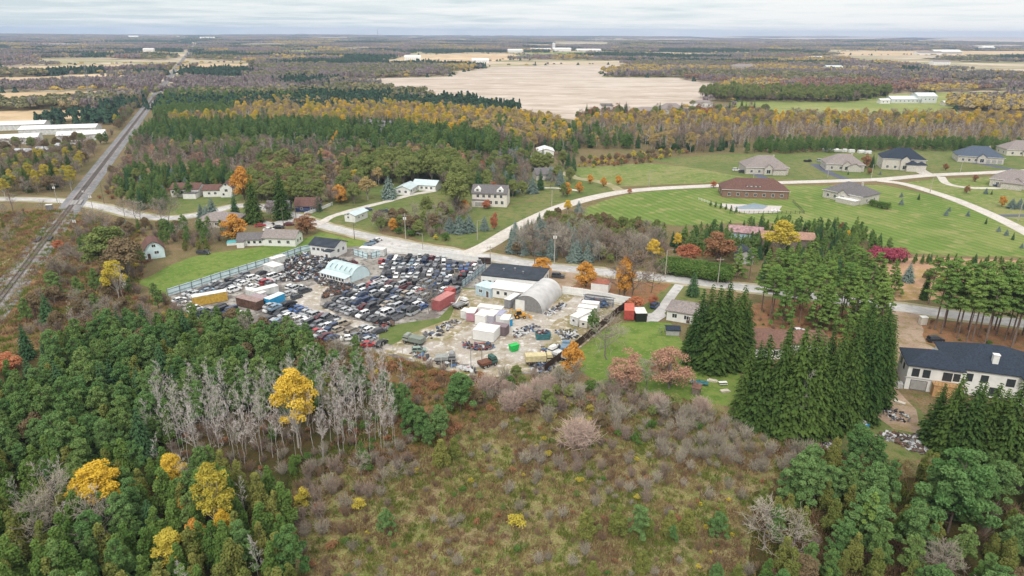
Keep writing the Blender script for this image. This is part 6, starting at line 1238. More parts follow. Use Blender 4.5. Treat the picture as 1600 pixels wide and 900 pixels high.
T('bare_tree', 948, 562, 490, label='leafless grey tree on the lawn beside the dark fence', wide=1.1)
T('bare_tree', 671, 490, 433, label='leafless tree standing in the scrapyard by the red container', wide=.8)
T('salmon_tree', 1045, 607, 538, label='salmon leaved tree left of the tall spruce clump', wide=1.15); T('salmon_tree', 976, 606, 546, label='salmon mauve tree below the lawn', wide=1.1); T('bare_tree', 1010, 608, 560, label='leafless greenish tree between the two salmon ones'); T('pinkish_shrub', 975, 612, 585, label='pale lilac bush under the salmon trees'); T('pinkish_shrub', 905, 700, 640, h=6.5, label='large pale twiggy bush in the middle of the meadow', wide=1.25)
for x, y, t in ((1088, 570, 445), (1112, 578, 442), (1140, 574, 455), (1102, 560, 440), (1128, 556, 430), (1152, 552, 440), (1160, 566, 462), (1080, 556, 478)): T('spruce_tree', x, y, t+random.uniform(-4, 8), label='tall dark spruce in the clump beside the white bungalow', wide=random.uniform(.95, 1.3))
for x, y, t in ((1160, 655, 535), (1184, 664, 520), (1208, 674, 520), (1234, 680, 508), (1262, 682, 515), (1290, 676, 520), (1318, 668, 512), (1344, 656, 500), (1364, 634, 498), (1376, 606, 488), (1175, 640, 520), (1215, 648, 505), (1255, 655, 500), (1300, 645, 495), (1335, 628, 485), (1355, 600, 480), (1240, 630, 508), (1285, 618, 500), (1325, 598, 490), (1372, 575, 478), (1345, 575, 470)): T('spruce_tree', x, y, t+random.uniform(-9, 12), label='tall dark spruce in the long block between lawn and dirt yard', wide=random.uniform(.85, 1.2))
T('bare_aspen', 1248, 690, 575, label='single pale leafless birch against the dark spruce block', wide=.7)
for x, y, t in ((1455, 690, 600), (1475, 708, 590), (1500, 720, 596), (1530, 722, 590), (1560, 735, 592), (1590, 738, 605), (1620, 742, 600), (1650, 740, 610), (1480, 682, 606), (1515, 695, 600), (1550, 705, 612), (1600, 712, 598), (1640, 712, 600)): T('spruce_tree', x, y, t+random.uniform(-8, 8), label='dark spruce in the block before the unfinished white house', wide=random.uniform(.95, 1.3))
# maples by the hedge and cottages
T('maple_rust', 1122, 412, 360, label='rounded red brown maple above the long hedge', wide=1.2) ; T('maple_red', 1075, 410, 377, label='orange pink maple at the left end of the hedge', wide=1.3); T('poplar_gold', 1057, 392, 362, label='yellow crown between the bushes and the orange pink maple', wide=.9); T('poplar_gold', 1020, 412, 372, label='golden tree left of the long hedge', wide=1.1); T('poplar_lime', 1032, 408, 385, label='yellow shrub tree below the golden one')
T('poplar_lime', 1216, 406, 343, label='wide pale yellow tree before the brown barn', wide=1.75); [CLEAR.append((G(x, y).x, G(x, y).y, 7)) for x, y in ((1200, 420), (1216, 424), (1232, 420), (1160, 424), (1122, 424))] ; T('poplar_gold', 1322, 384, 358, label='leaning narrow golden tree right of the wide yellow one', wide=.7)
for x in (1370, 1383, 1396): T('magenta_shrub', x, 408, h=5.5, label='magenta shrub in the row on the edge of the striped lawn', wide=1.1)
T('salmon_tree', 1345, 415, h=6, label='salmon shrub left of the magenta row', wide=1.1); T('spruce_tree', 1443, 468, 418, label='slim dark conifer on the pinkish grass', wide=.8); T('blue_spruce', 1418, 440, 410, label='blue grey conifer on the pinkish grass')
# roadside trees of the upper lots
for x, y, t, l in ((922, 287, 272, 'first'), (943, 292, 277, 'second'), (966, 289, 273, 'third')): T('maple_orange', x, y, t, label=f'{l} small orange tree along the gravel lane')
T('maple_orange', 905, 302, 284, label='orange tree right of the dark green one on the lawn'); T('olive_tree', 880, 309, 286, label='half green half orange tree on the lawn', wide=.9); T('maple_orange', 886, 306, 285, label='orange tree touching the half green one')
T('blue_spruce', 904, 332, 313, label='blue spruce beside the curve of the side road'); T('poplar_gold', 887, 334, 312, label='golden tree beside the blue spruce on the road curve', wide=1.3); T('maple_red', 984, 303, 294, label='red sapling right of the lane mouth'); T('maple_red', 1115, 293, 281, label='orange red sapling on the road bend', wide=1)
T('maple_orange', 1565, 323, 305, label='bright orange tree on the far right lawn'); 
for x, y, t in ((1580, 326, 309), (1592, 326, 309), (1602, 327, 311)): T('blue_spruce', x, y, t, label='blue spruce in the trio right of the bright orange tree', wide=1.2)
for i, (x, y) in enumerate(((1325, 273), (1375, 273), (1408, 308), (1435, 312), (1483, 330), (1512, 338), (1540, 350), (1560, 362), (1572, 368), (1582, 375), (1596, 388), (1540, 303), (1549, 304), (1478, 337))): T('blue_spruce' if i % 3 else 'fir_tree', x, y, h=random.uniform(2, 3.6), label=f'young conifer, {ordn(i+1)} of those dotted round the estate roads')
for x, y in ((1358, 273), (1477, 266), (1315, 362), (1523, 284), (1510, 302)): T('maple_rust', x, y, h=4.5, label='small rust tree planted on an estate lawn')
T('maple_rust', 1352, 262, h=9, label='dark wine and green tree beside the stone bungalow'); T('fir_tree', 1362, 262, h=9, label='green conifer behind the stone bungalow')
for x in range(1110, 1158, 8): T('green_cedar', x, 322+(x-1110)*.25, h=3, label='small cedar in the row beside the covered pool')
for x, y in ((1362, 322), (1370, 324), (1378, 326), (1386, 327)): T('green_shrub', x, y, h=3.4, label='rounded green bush beside the rear deck')
T('blue_spruce', 1408, 320, h=3.4, label='blue green shrub in the mulch bed on the striped lawn')
T('fir_tree', 78, 508, 458, label='dark fir left of the plantation beside the rail brush', wide=1.2); T('fir_tree', 45, 560, 505, label='dark green fir at the left plantation edge'); T('bare_aspen', 118, 520, 470, label='pale leafless tree beside the dark fir', wide=1.2); T('bare_aspen', 195, 480, 410, label='pale twiggy tree behind the plantation corner', wide=1.2)
T('pine_tree', 90, 465, 430, h=9, label='green pine in the brush left of the yellow leaved tree', wide=1.5)
T('olive_tree', 178, 432, 352, label='huge rounded olive tree between the rails and the gambrel barn', wide=1.35); T('brown_tree', 202, 440, 372, label='brown leaved tree behind the yellow leaved one', wide=1.2)
T('maple_red', 92, 392, h=5, label='red brown sapling beside the rails', wide=1); T('maple_red', 12, 580, h=5, label='coral red bush at the left edge of the plantation', wide=1.6)
for x, y, t in ((265, 350, 305), (212, 345, 312), (220, 346, 315), (255, 352, 310), (195, 340, 312)): T('bare_tree', x, y, t, label='leafless roadside tree right of the crossing', wide=1.1)
T('blue_spruce', 200, 362, 343, label='blue spruce below the crossing road', wide=1.2)
# meadow conifers and shrubs near the lower middle
for x, y, t, k, l in ((915, 838, 795, 'cedar_tree', 'first cedar of the meadow line'), (966, 835, 788, 'cedar_tree', 'second cedar of the meadow line'), (998, 838, 790, 'broad_pine', 'blue green pine in the meadow line'), (1012, 840, 808, 'cedar_tree', 'cedar touching the blue green pine'), (1046, 836, 797, 'cedar_tree', 'cedar right of the blue green pine'), (1073, 832, 793, 'cedar_tree', 'slim cedar near the right of the meadow line'), (1050, 846, 822, 'broad_pine', 'small blue pine at the foot of the cedars'), (1120, 842, 800, 'broad_pine', 'round blue green pine right of the meadow line'), (1124, 826, 786, 'cedar_tree', 'cedar behind the round blue green pine'), (1003, 893, 858, 'cedar_tree', 'cedar near the lower edge of the meadow'), (926, 905, 876, 'cedar_tree', 'small cedar at the lower edge'), (604, 835, 796, 'broad_pine', 'round bluish pine in the open meadow'), (690, 728, 685, 'cedar_tree', 'cedar beside the brush slope in the meadow'), (710, 715, 682, 'cedar_tree', 'second cedar beside the brush slope'), (808, 824, 803, 'yellow_shrub', 'bright yellow shrub alone in the meadow'), (1192, 860, 790, 'bare_tree', 'grey leafless thicket tree right of the meadow'), (1118, 910, 880, 'broad_pine', 'bluish pine at the lower right edge'), (1150, 912, 880, 'cedar_tree', 'cedar beside the lower bluish pine'), (1190, 795, 760, 'cedar_tree', 'olive cedar at the right side of the meadow')):
    T(k, x, y, t, label=l, wide={'broad_pine': .95, 'yellow_shrub': 1.2}.get(k, 1.3))
for x, y, t in ((1248, 785, 712), (1235, 778, 725), (1365, 800, 728), (1340, 792, 742), (1350, 845, 768), (1480, 832, 706), (1505, 815, 726), (1460, 800, 740), (1560, 790, 722)): T('broad_pine', x, y, t, label='broad green pine in the near right thicket', wide=1.1)
T('white_pine', 1350, 850, 770, label='yellowish green pine in the centre of the right thicket', wide=1.0)
for x, y in ((655, 690), (672, 700), (640, 680), (630, 655), (615, 640), (600, 615), (660, 680), (690, 690)): T('broad_pine', x, y, h=random.uniform(6, 9), label='pine in the loose line at the edge of the aspens', wide=.8)
for x, y, t, k in ((415, 850, 786, 'green_cedar'), (440, 890, 830, 'cedar_tree'), (385, 880, 820, 'green_cedar'), (240, 840, 780, 'fir_tree'), (205, 865, 800, 'pine_tree')): T(k, x, y, t, label=f'{KINFO[k][2]} standing out at the lower wood edge', wide=1.3 if 'cedar' in k else 1.2)
# ---------------- masses
PT, BP, CE, GC = 'pine_tree', 'blue_pine', 'cedar_tree', 'green_cedar'
scatter([(50, 610), (110, 560), (215, 532), (290, 540), (345, 548), (440, 560), (520, 590), (575, 625), (520, 650), (330, 660), (270, 690), (225, 730), (150, 750), (-60, 770), (-120, 700), (-40, 640)], 3.9, [(PT, 6, 7, 12.5), (BP, 3, 7, 12.5), (GC, 1, 8, 10), ('fir_tree', .8, 9, 12), ('brown_tree', .5, 7, 9), (CE, .8, 7, 10)], 'of the plantation left of the scrapyard')
scatter([(300, 498), (420, 522), (540, 548), (580, 570), (520, 590), (440, 560), (345, 548), (290, 540), (240, 520)], 5.5, [(PT, 4, 6, 9), (CE, 1, 5, 7), ('bare_tree', 1.5, 6, 8), ('brown_shrub', 2, 2, 3), ('brown_tree', 1, 5, 7)], 'on the brush edge right behind the scrapyard')
scatter([(-160, 780), (0, 765), (150, 752), (225, 735), (300, 750), (420, 765), (455, 800), (462, 900), (455, 1060), (-100, 1060)], 3.5, [(CE, 6, 6.5, 9.5), (GC, 6, 6.5, 10), (PT, 1.6, 8, 11), (BP, .6, 8, 11), ('bare_aspen', .5, 9, 12), ('bare_tree', .25, 7, 9)], 'of the mixed lower left wood')
scatter([(235, 720), (240, 660), (300, 640), (420, 632), (520, 610), (600, 615), (650, 650), (655, 690), (600, 715), (480, 725), (400, 735), (320, 740)], 3.1, [('bare_aspen', 12, 10, 15.5), (GC, .8, 4, 6), ('bare_shrub', 1, 2, 3), ('mauve_shrub', .6, 2, 3)], 'of the white aspen stand')
scatter([(240, 730), (300, 660), (420, 650), (520, 640), (650, 660), (655, 700), (560, 725), (400, 745)], 2.9, [('brown_shrub', 5, 1.2, 2.4), ('mauve_shrub', 2, 1.6, 2.8), ('rust_shrub', 1, .8, 1.5), ('green_shrub', 1, 1, 2), ('bare_shrub', 2, 1.5, 2.6)], 'of the undergrowth beneath the white aspens')
scatter([(60, 800), (140, 780), (200, 830), (160, 900), (60, 890)], 5, [('bare_tree', 3, 9, 12), ('bare_aspen', 2, 10, 13)], 'of the leafless patch low in the left wood')
scatter([(370, 735), (600, 715), (640, 690), (660, 740), (560, 800), (520, 900), (460, 900), (455, 780)], 3.2, [('mauve_shrub', 4, 2, 4), ('bare_shrub', 3, 2, 3.5), ('brown_shrub', 3, 1.5, 2.5), ('yellow_shrub', 1, 1.5, 3), (GC, .5, 3, 5), ('bare_tree', 1, 4, 6), ('rust_shrub', 1.5, 1, 2)], 'of the thicket at the aspens foot')
scatter([(540, 575), (600, 556), (700, 582), (790, 596), (830, 600), (760, 640), (700, 690), (630, 640)], 3.0, [('rust_shrub', 4, 1, 2), ('brown_shrub', 5, 1, 2.2), ('mauve_shrub', 1, 1.5, 3), ('yellow_shrub', .5, 1, 2)], 'on the brown slope below the yard')
scatter([(770, 595), (860, 588), (940, 603), (1010, 622), (1090, 640), (1110, 660), (1010, 660), (960, 680), (860, 660), (790, 650), (740, 640)], 3.1, [('pinkish_shrub', 1.2, 3, 5.5), ('mauve_shrub', 2, 3, 4.5), ('bare_shrub', 5, 2.5, 4.5), ('brown_tree', 1.2, 3, 4.5), ('olive_tree', 1, 3, 4.5), ('green_shrub', 1.2, 1.8, 3), ('yellow_shrub', 1, 1.5, 2.5), ('rust_shrub', 1, 1, 2), ('bare_tree', 1.5, 5, 7)], 'of the scrub below the yard and lawn')
scatter([(960, 680), (1010, 660), (1100, 650), (1220, 695), (1290, 705), (1270, 730), (1190, 740), (1100, 735), (1040, 720)], 2.5, [('bare_shrub', 9, 1.6, 3.8), ('mauve_shrub', 1.5, 2.0, 3.4), ('brown_shrub', 1.5, 1.2, 2.5), ('green_shrub', .5, 1.2, 2.0), ('yellow_shrub', .3, 1.2, 2)], 'of the dense grey thicket left of the spruces')
scatter([(560, 730), (700, 690), (780, 650), (950, 690), (1100, 740), (1200, 745), (1230, 860), (1160, 960), (540, 960), (540, 850)], 3.4, [('brown_shrub', 5, .8, 1.8), ('bare_shrub', 4, 1.0, 2.6), ('mauve_shrub', 1, 1, 2.2), ('olive_tree', .8, 1.2, 2.2), ('yellow_shrub', 1.2, .7, 1.4), ('green_shrub', 1.5, .6, 1.4), ('rust_shrub', 1.2, .6, 1.2)], 'dotted through the open meadow', skip=.2)
scatter([(850, 690), (1000, 700), (1080, 740), (1020, 790), (880, 760), (800, 720), (820, 690)], 3.4, [('bare_shrub', 4, 2, 3.4), ('mauve_shrub', 3, 2, 3.4), ('brown_shrub', 2, 1.5, 2.5), ('yellow_shrub', 1, 1, 2)], 'around the large pale bush of the meadow', skip=.2)
scatter([(1215, 790), (1240, 740), (1320, 725), (1440, 745), (1700, 755), (1800, 1080), (1130, 1080), (1180, 900)], 4.0, [('broad_pine', 2, 7, 10), (PT, 4, 6, 9.5), (BP, 2, 6, 9), (CE, 7, 4.5, 7.5), (GC, 2, 4, 7), ('bare_tree', .8, 5, 8), ('mauve_shrub', 1.5, 2, 3.5), ('brown_shrub', 2, 1.5, 3), ('brown_tree', .7, 5, 7)], 'of the near right thicket', skip=.12)
scatter([(1455, 505), (1480, 505), (1620, 514), (1800, 530), (1800, 575), (1620, 552), (1500, 540), (1465, 530)], 4.4, [('red_pine', 1, 17, 21)], 'of the tall grove behind the unfinished house', holes=False)
scatter([(1180, 500), (1195, 470), (1290, 468), (1380, 482), (1390, 515), (1300, 530), (1220, 520)], 5.2, [('red_pine', 4, 13, 17), ('white_pine', 2, 13, 16)], 'of the grove on the orange leaf ground', skip=.1)
scatter([(1130, 455), (1150, 425), (1240, 420), (1350, 440), (1400, 460), (1390, 476), (1290, 462), (1200, 455)], 4.4, [('white_pine', 5, 9, 12.5), ('fir_tree', 1, 8, 11), ('red_pine', 1, 11, 13)], 'of the pine wood along the main road')
scatter([(1040, 395), (1060, 372), (1100, 362), (1150, 358), (1280, 356), (1340, 365), (1400, 395), (1340, 410), (1340, 435), (1240, 418), (1140, 425), (1135, 400), (1095, 402)], 4.4, [('fir_tree', 3, 4, 7), ('pine_tree', 5, 5, 7.5), (GC, 2, 4, 6), ('white_pine', 2, 6, 8)], 'of the conifer belt below the striped lawn')
scatter([(1340, 415), (1400, 406), (1500, 408), (1640, 415), (1640, 420), (1500, 414), (1400, 413)], 3, [(GC, 3, 2.5, 3.6), ('fir_tree', 1, 3, 5)], 'of the low hedge line under the striped lawn')
scatter([(1440, 440), (1640, 432), (1640, 470), (1500, 470), (1450, 462)], 5.5, [('brown_tree', 2, 4, 6), ('yellow_shrub', 1, 2, 3), ('salmon_tree', 1, 3, 5), ('brown_shrub', 3, 2, 3)], 'of the scrub behind the red pine grove', skip=.3)
scatter([(1440, 470), (1640, 478), (1760, 490), (1760, 512), (1600, 500), (1460, 486)], 6, [('red_pine', 3, 14, 18), ('fir_tree', 1, 8, 11)], 'of the pines across the road behind the grove', skip=.2)
scatter([(1085, 450), (1068, 440), (1090, 440), (1110, 445)], 4, [('fir_tree', 1, 8, 11)], 'by the long hedge end')
T('fir_tree', 1082, 462, 425, label='dark green conifer in front of the hedge by the road', wide=1.4)
for i in range(24): 
    a = G(1040, 430).lerp(G(1135, 444), i/23); SING.append(('hedge_block', a.x+random.uniform(-.2, .2), a.y+1.8, 5.0, 'green cedar bush in the long roadside hedge', 1)); a = G(1044, 422).lerp(G(1140, 436), i/23); SING.append(('hedge_block', a.x, a.y+1.5, 4.8, 'green cedar bush in the long roadside hedge', 1))
scatter([(850, 352), (870, 340), (900, 347), (960, 354), (1040, 360), (1040, 385), (960, 388), (880, 374)], 4.0, [('olive_tree', 6, 4, 7), ('yellow_shrub', 2, 2.5, 4), ('brown_tree', 1.5, 5, 7), ('bare_tree', 1, 6, 8)], 'of the olive brush below the side road')
scatter([(790, 400), (800, 385), (880, 374), (960, 388), (1040, 385), (1040, 400), (1030, 428), (960, 418), (880, 410)], 4.4, [('bare_tree', 5, 7, 11), ('mauve_shrub', 3, 3, 4.5), ('blue_spruce', 1, 5, 7), ('bare_maple', 2, 7, 10), ('brown_tree', 1, 5, 7), ('olive_tree', 1, 4, 6)], 'of the brush lot across from the garage')
scatter([(790, 395), (805, 370), (850, 362), (930, 385), (935, 412), (870, 408)], 4.4, [('blue_spruce', 5, 5, 8.5), ('bare_tree', 1, 6, 8)], 'of the pale spruce grove above the main road')
scatter([(790, 376), (805, 366), (838, 347), (850, 340), (846, 352), (812, 374)], 3.4, [('fir_tree', 1, 4, 6)], 'of the dark conifer row by the side road')
scatter([(585, 360), (600, 348), (680, 345), (700, 330), (720, 322), (735, 345), (690, 362), (700, 380), (660, 372), (620, 368)], 4.4, [('mauve_shrub', 3, 3, 4.5), ('olive_tree', 2, 5, 8), ('bare_tree', 2, 6, 9), ('yellow_shrub', 1, 2, 4), ('green_shrub', 2, 2.5, 4), ('brown_tree', 2, 5, 8), ('maple_orange', .4, 5, 6)], 'of the brush below the country house')
scatter([(560, 290), (600, 268), (700, 262), (735, 285), (733, 318), (690, 335), (700, 300), (610, 290)], 7.5, [('olive_tree', 9, 11, 17), ('brown_tree', .5, 9, 12), ('bare_maple', 1, 9, 12)], 'of the big olive trees round the bungalows')
scatter([(380, 300), (420, 268), (560, 252), (700, 248), (740, 258), (700, 270), (560, 292), (560, 320), (470, 322), (400, 322)], 8, [('olive_tree', 6, 9, 13), ('bare_maple', 2, 8, 12), ('buff_tree', 1, 9, 12), ('brown_tree', 2, 9, 12), ('maple_orange', .5, 7, 10), ('poplar_lime', .5, 8, 11), ('spruce_tree', .6, 12, 16), ('salmon_tree', 1, 8, 10)], 'of the hamlet gardens')
scatter([(735, 262), (800, 250), (900, 262), (900, 285), (850, 300), (800, 310), (740, 300)], 7, [('bare_maple', 3, 8, 11), ('olive_tree', 2, 8, 12), ('fir_tree', 2, 9, 13), ('blue_spruce', 1, 8, 11), ('maple_red', .5, 5, 7)], 'of the gardens left of the gravel lane')
T('olive_tree', 712, 335, 265, label='tall green tree left of the country house', wide=.9); T('maple_orange', 726, 334, 312, label='small amber tree at the left corner of the country house'); T('olive_tree', 668, 342, 305, label='olive tree before the two metal roofed bungalows'); T('buff_tree', 575, 312, 275, label='buff leaved spreading tree left of the blue spruce', wide=1.5); T('poplar_lime', 555, 290, 264, label='yellow green crown behind the buff leaved tree', wide=1.4); T('maple_orange', 532, 318, 287, label='amber tree at the lane below the buff leaved one', wide=1.1)
T('maple_orange', 528, 232, 203, label='orange spire shaped tree before the dark pines', wide=.7); T('olive_tree', 652, 235, 208, label='pale olive tree before the dark pines', wide=1.2); T('olive_tree', 690, 245, 218, label='second pale olive tree before the dark pines', wide=1.3); T('poplar_gold', 705, 215, 190, label='yellow crown in the dark pines', wide=1.5); T('buff_tree', 752, 220, 185, label='wide buff yellow tree at the end of the dark pines', wide=1.6)
scatter([(395, 312), (400, 268), (560, 262), (600, 270), (605, 286), (545, 312), (530, 324)], 6.2, [('olive_tree', 6, 8, 12), ('bare_maple', 2, 7, 10), ('buff_tree', 1, 8, 11), ('brown_tree', 1, 7, 9)], 'between the hamlet houses', skip=.25)
scatter([(745, 330), (800, 322), (840, 300), (780, 290), (860, 270), (800, 262), (735, 268)], 8, [('bare_maple', 2, 7, 10), ('olive_tree', 3, 7, 10), ('fir_tree', 1, 7, 10)], 'round the country house lawn', skip=.45)
scatter([(385, 330), (470, 322), (530, 324), (520, 334), (480, 340), (400, 345)], 7, [('olive_tree', 2, 7, 10), ('bare_maple', 2, 7, 9), ('fir_tree', 1, 7, 9)], 'of the hamlet lane', skip=.3)
scatter([(250, 372), (270, 362), (365, 360), (372, 378), (330, 392), (262, 400), (250, 390)], 4.5, [(PT, 4, 6, 8.5), ('mauve_shrub', 2, 3, 4.5), ('bare_tree', 2, 5, 7), (CE, 1, 5, 6), ('brown_tree', 1, 5, 6)], 'of the grove between barn and low white house')
scatter([(180, 300), (200, 278), (300, 268), (360, 270), (370, 300), (270, 312), (255, 335), (200, 330)], 5.2, [(PT, 6, 7, 10), ('fir_tree', 1, 8, 11), (CE, 2, 5, 7), ('olive_tree', 1, 6, 9), ('blue_spruce', 1, 5, 7)], 'of the pine grove right of the railway')
scatter([(150, 345), (190, 352), (260, 360), (250, 372), (215, 372), (170, 400), (120, 440), (60, 520), (30, 560), (40, 500), (100, 400), (130, 345)], 4.6, [('mauve_shrub', 5, 2.5, 4.5), ('brown_tree', 2, 4, 7), ('bare_shrub', 3, 2, 4), ('bare_tree', 2, 6, 9), ('rust_shrub', 1.5, 1.2, 2), ('yellow_shrub', .7, 1.5, 3), (PT, .5, 5, 8), (GC, .4, 4, 6)], 'of the brush right of the rails')
scatter([(60, 520), (160, 440), (215, 405), (235, 420), (212, 445), (262, 470), (300, 500), (220, 528), (110, 555)], 5, [('mauve_shrub', 4, 3, 4.5), ('bare_tree', 2, 6, 9), ('brown_tree', 2, 5, 8), (PT, 1.5, 6, 9), ('yellow_shrub', .6, 2, 3), ('rust_shrub', 1, 1.5, 2)], 'of the scrub between rails and lawn')
scatter([(-200, 330), (0, 324), (100, 326), (80, 350), (40, 385), (0, 410), (-150, 430)], 6, [('mauve_shrub', 2, 2, 4), ('brown_shrub', 4, 1.2, 2.4), ('bare_tree', 1.5, 5, 8), ('rust_shrub', 2, 1, 2), (CE, .4, 3, 5)], 'of the rough grass left of the rails', skip=.3)
scatter([(-200, 440), (0, 425), (20, 420), (-20, 490), (-200, 560)], 5.5, [('mauve_shrub', 2, 2, 4), ('brown_shrub', 4, 1.2, 2.4)], 'beyond the rails at the left edge', skip=.3)
scatter([(-80, 300), (-80, 262), (60, 250), (150, 245), (185, 232), (175, 262), (140, 302), (60, 304)], 6.0, [('olive_tree', 2, 7, 10), ('bare_maple', 3, 7, 10), ('spruce_tree', 1.0, 11, 15), ('poplar_lime', 1.5, 8, 11), ('brown_tree', 2, 7, 9), ('bare_tree', 2, 7, 9)], 'of the wood left of the railway')
scatter([(-100, 262), (-100, 232), (60, 226), (180, 218), (190, 230), (150, 245), (60, 252)], 8, [('olive_tree', 3, 7, 10), ('bare_maple', 3, 7, 10), ('brown_tree', 2, 7, 9), ('fir_tree', 1, 7, 10)], 'of the wood behind the yellow trees', skip=.2)
scatter([(205, 222), (225, 205), (300, 240), (380, 255), (400, 272), (370, 290), (330, 272), (280, 265), (215, 272), (196, 262)], 6, [('bare_aspen', 3, 8, 11), ('mauve_shrub', 3, 3, 4.5), ('bare_maple', 3, 7, 9), (PT, 1, 6, 9), ('salmon_tree', .7, 6, 8)], 'of the leafless scrub behind the red roofed houses')
scatter([(250, 240), (300, 234), (470, 230), (560, 238), (700, 246), (700, 254), (560, 256), (420, 262), (330, 256)], 6.2, [(PT, 4, 9, 13), ('fir_tree', 3, 9, 13), ('bare_aspen', 3, 10, 13), ('bare_maple', 3, 8, 11), ('olive_tree', 1.5, 9, 12), ('buff_tree', .5, 9, 12)], 'of the mixed wood above the hamlet')
scatter([(213, 226), (226, 208), (270, 203), (420, 200), (560, 203), (700, 212), (770, 222), (770, 246), (640, 244), (560, 236), (470, 228), (300, 232)], 6.4, [(PT, 7, 10, 14), ('fir_tree', 3, 10, 14), ('spruce_tree', 1, 13, 17)], 'of the dark pine belt in the middle distance')
scatter([(355, 190), (380, 163), (430, 164), (560, 168), (700, 176), (860, 192), (900, 215), (880, 238), (800, 232), (740, 216), (640, 206), (430, 199), (270, 200), (262, 192)], 6.8, [('bare_aspen', 6, 10, 14), ('buff_tree', 3.5, 10, 14), ('poplar_lime', 2.6, 10, 14), ('poplar_gold', 2.4, 10, 13), ('bare_maple', 2.5, 9, 12), (PT, .6, 9, 12)], 'of the yellow birch wood below the stubble field')
scatter([(243, 190), (262, 150), (330, 148), (520, 158), (520, 163), (385, 162), (355, 188), (262, 194)], 6.5, [(PT, 1, 9, 13)], 'of the pine patch right of the far rails')
scatter([(760, 250), (800, 240), (900, 230), (900, 245), (850, 238), (800, 252)], 7, [('fir_tree', 2, 9, 12), (PT, 2, 9, 12), ('bare_maple', 1, 8, 11)], 'of the trees round the white roofed barn')
scatter([(700, 196), (800, 200), (880, 206), (1000, 214), (1000, 236), (900, 232), (880, 245), (800, 236), (740, 222)], 6.6, [(PT, 4, 9, 13), ('bare_aspen', 3, 10, 13), ('fir_tree', 2, 9, 12), ('buff_tree', 1, 9, 12), ('bare_maple', 2, 9, 11)], 'of the wood above the gravel lane')
scatter([(900, 262), (912, 250), (1000, 240), (1080, 238), (1030, 250), (1010, 256), (930, 262)], 5.2, [('olive_tree', 2, 3, 5), ('yellow_shrub', 3, 2, 4), ('rust_shrub', 3, 2, 3), ('brown_tree', 3, 3, 5)], 'of the golden scrub above the upper pasture')
scatter([(1000, 216), (1150, 222), (1180, 236), (1080, 240), (1000, 236)], 6.6, [('bare_aspen', 4, 11, 14), ('buff_tree', 3, 10, 13), ('fir_tree', 2, 9, 12), ('bare_maple', 2, 9, 12)], 'of the aspen edge above the upper pasture')
scatter([(1165, 240), (1185, 228), (1400, 226), (1560, 230), (1700, 232), (1700, 238), (1560, 238), (1400, 236), (1250, 240)], 5.4, [(PT, 5, 7, 9), (GC, 1, 6, 8)], 'of the low green pine belt behind the estate')
scatter([(900, 214), (1000, 210), (1150, 208), (1400, 208), (1700, 212), (1700, 227), (1400, 224), (1180, 228), (1000, 218)], 6.6, [('bare_aspen', 10, 10, 14), ('bare_maple', 4, 8, 11), ('buff_tree', 2, 9, 12), ('poplar_lime', .6, 9, 12)], 'of the pale aspen wood behind the estate')
scatter([(900, 212), (900, 196), (1000, 190), (1150, 186), (1400, 188), (1700, 190), (1700, 211), (1400, 207), (1150, 207), (1000, 209)], 7.4, [('bare_aspen', 4, 10, 13), ('poplar_lime', 2, 9, 13), ('buff_tree', 2.5, 10, 14), ('poplar_gold', 1.8, 10, 13), ('bare_maple', 3, 9, 12), ('olive_tree', 1, 9, 11)], 'of the yellow topped wood behind the estate')
scatter([(1090, 152), (1130, 146), (1340, 147), (1400, 150), (1340, 160), (1130, 160)], 11, [('olive_tree', 6, 12, 18), ('bare_maple', 1.5, 10, 13), ('spruce_tree', .5, 16, 20)], 'of the olive tree row beyond the far pasture')
scatter([(905, 200), (900, 186), (940, 178), (1000, 176), (1100, 178), (1200, 176), (1200, 186), (1000, 190)], 9, [('maple_rust', 2, 8, 12), ('bare_maple', 3, 9, 12), ('spruce_tree', 1.2, 12, 16), ('olive_tree', 2, 9, 12), ('maple_red', 1, 8, 11), ('fir_tree', 1.5, 9, 13)], 'of the trees below the big stubble field', skip=.25)
scatter([(140, 302), (165, 262), (185, 228), (205, 203), (240, 158), (265, 120), (285, 98), (278, 98), (245, 120), (205, 158), (180, 196), (160, 232), (150, 262)], 6, [('bare_maple', 4, 6, 9), ('mauve_shrub', 4, 3, 5), (PT, 1.5, 7, 10), ('brown_tree', 2, 5, 8), ('olive_tree', 1, 6, 9), ('poplar_lime', .7, 7, 10)], 'along the left side of the railway')
scatter([(150, 312), (200, 240), (240, 190), (270, 148), (300, 104), (290, 104), (310, 100), (285, 148), (258, 195), (232, 215), (215, 240), (200, 280), (185, 312)], 5.5, [('mauve_shrub', 4, 3, 4.5), ('bare_maple', 2, 5, 8), ('rust_shrub', 1.5, 1.5, 2.5), ('brown_tree', 2, 4, 7), ('yellow_shrub', 1, 2, 4)], 'along the right side of the railway')
print('scatter', len(SC), 'single', len(SING))
scatter([(1150, 490), (1200, 470), (1300, 466), (1400, 478), (1390, 520), (1300, 540), (1180, 545)], 4.5, [('rust_shrub', 2, .5, 1.2), ('brown_shrub', 2, .8, 1.6), ('green_shrub', 1, .6, 1.4)], 'on the leaf covered ground under the pines', skip=.3)
scatter([(1440, 500), (1640, 514), (1640, 560), (1480, 548)], 4.5, [('rust_shrub', 2, .5, 1.2), ('brown_shrub', 2, .8, 1.6), ('green_shrub', 1, .6, 1.4)], 'on the leaf covered ground by the right edge', skip=.4)
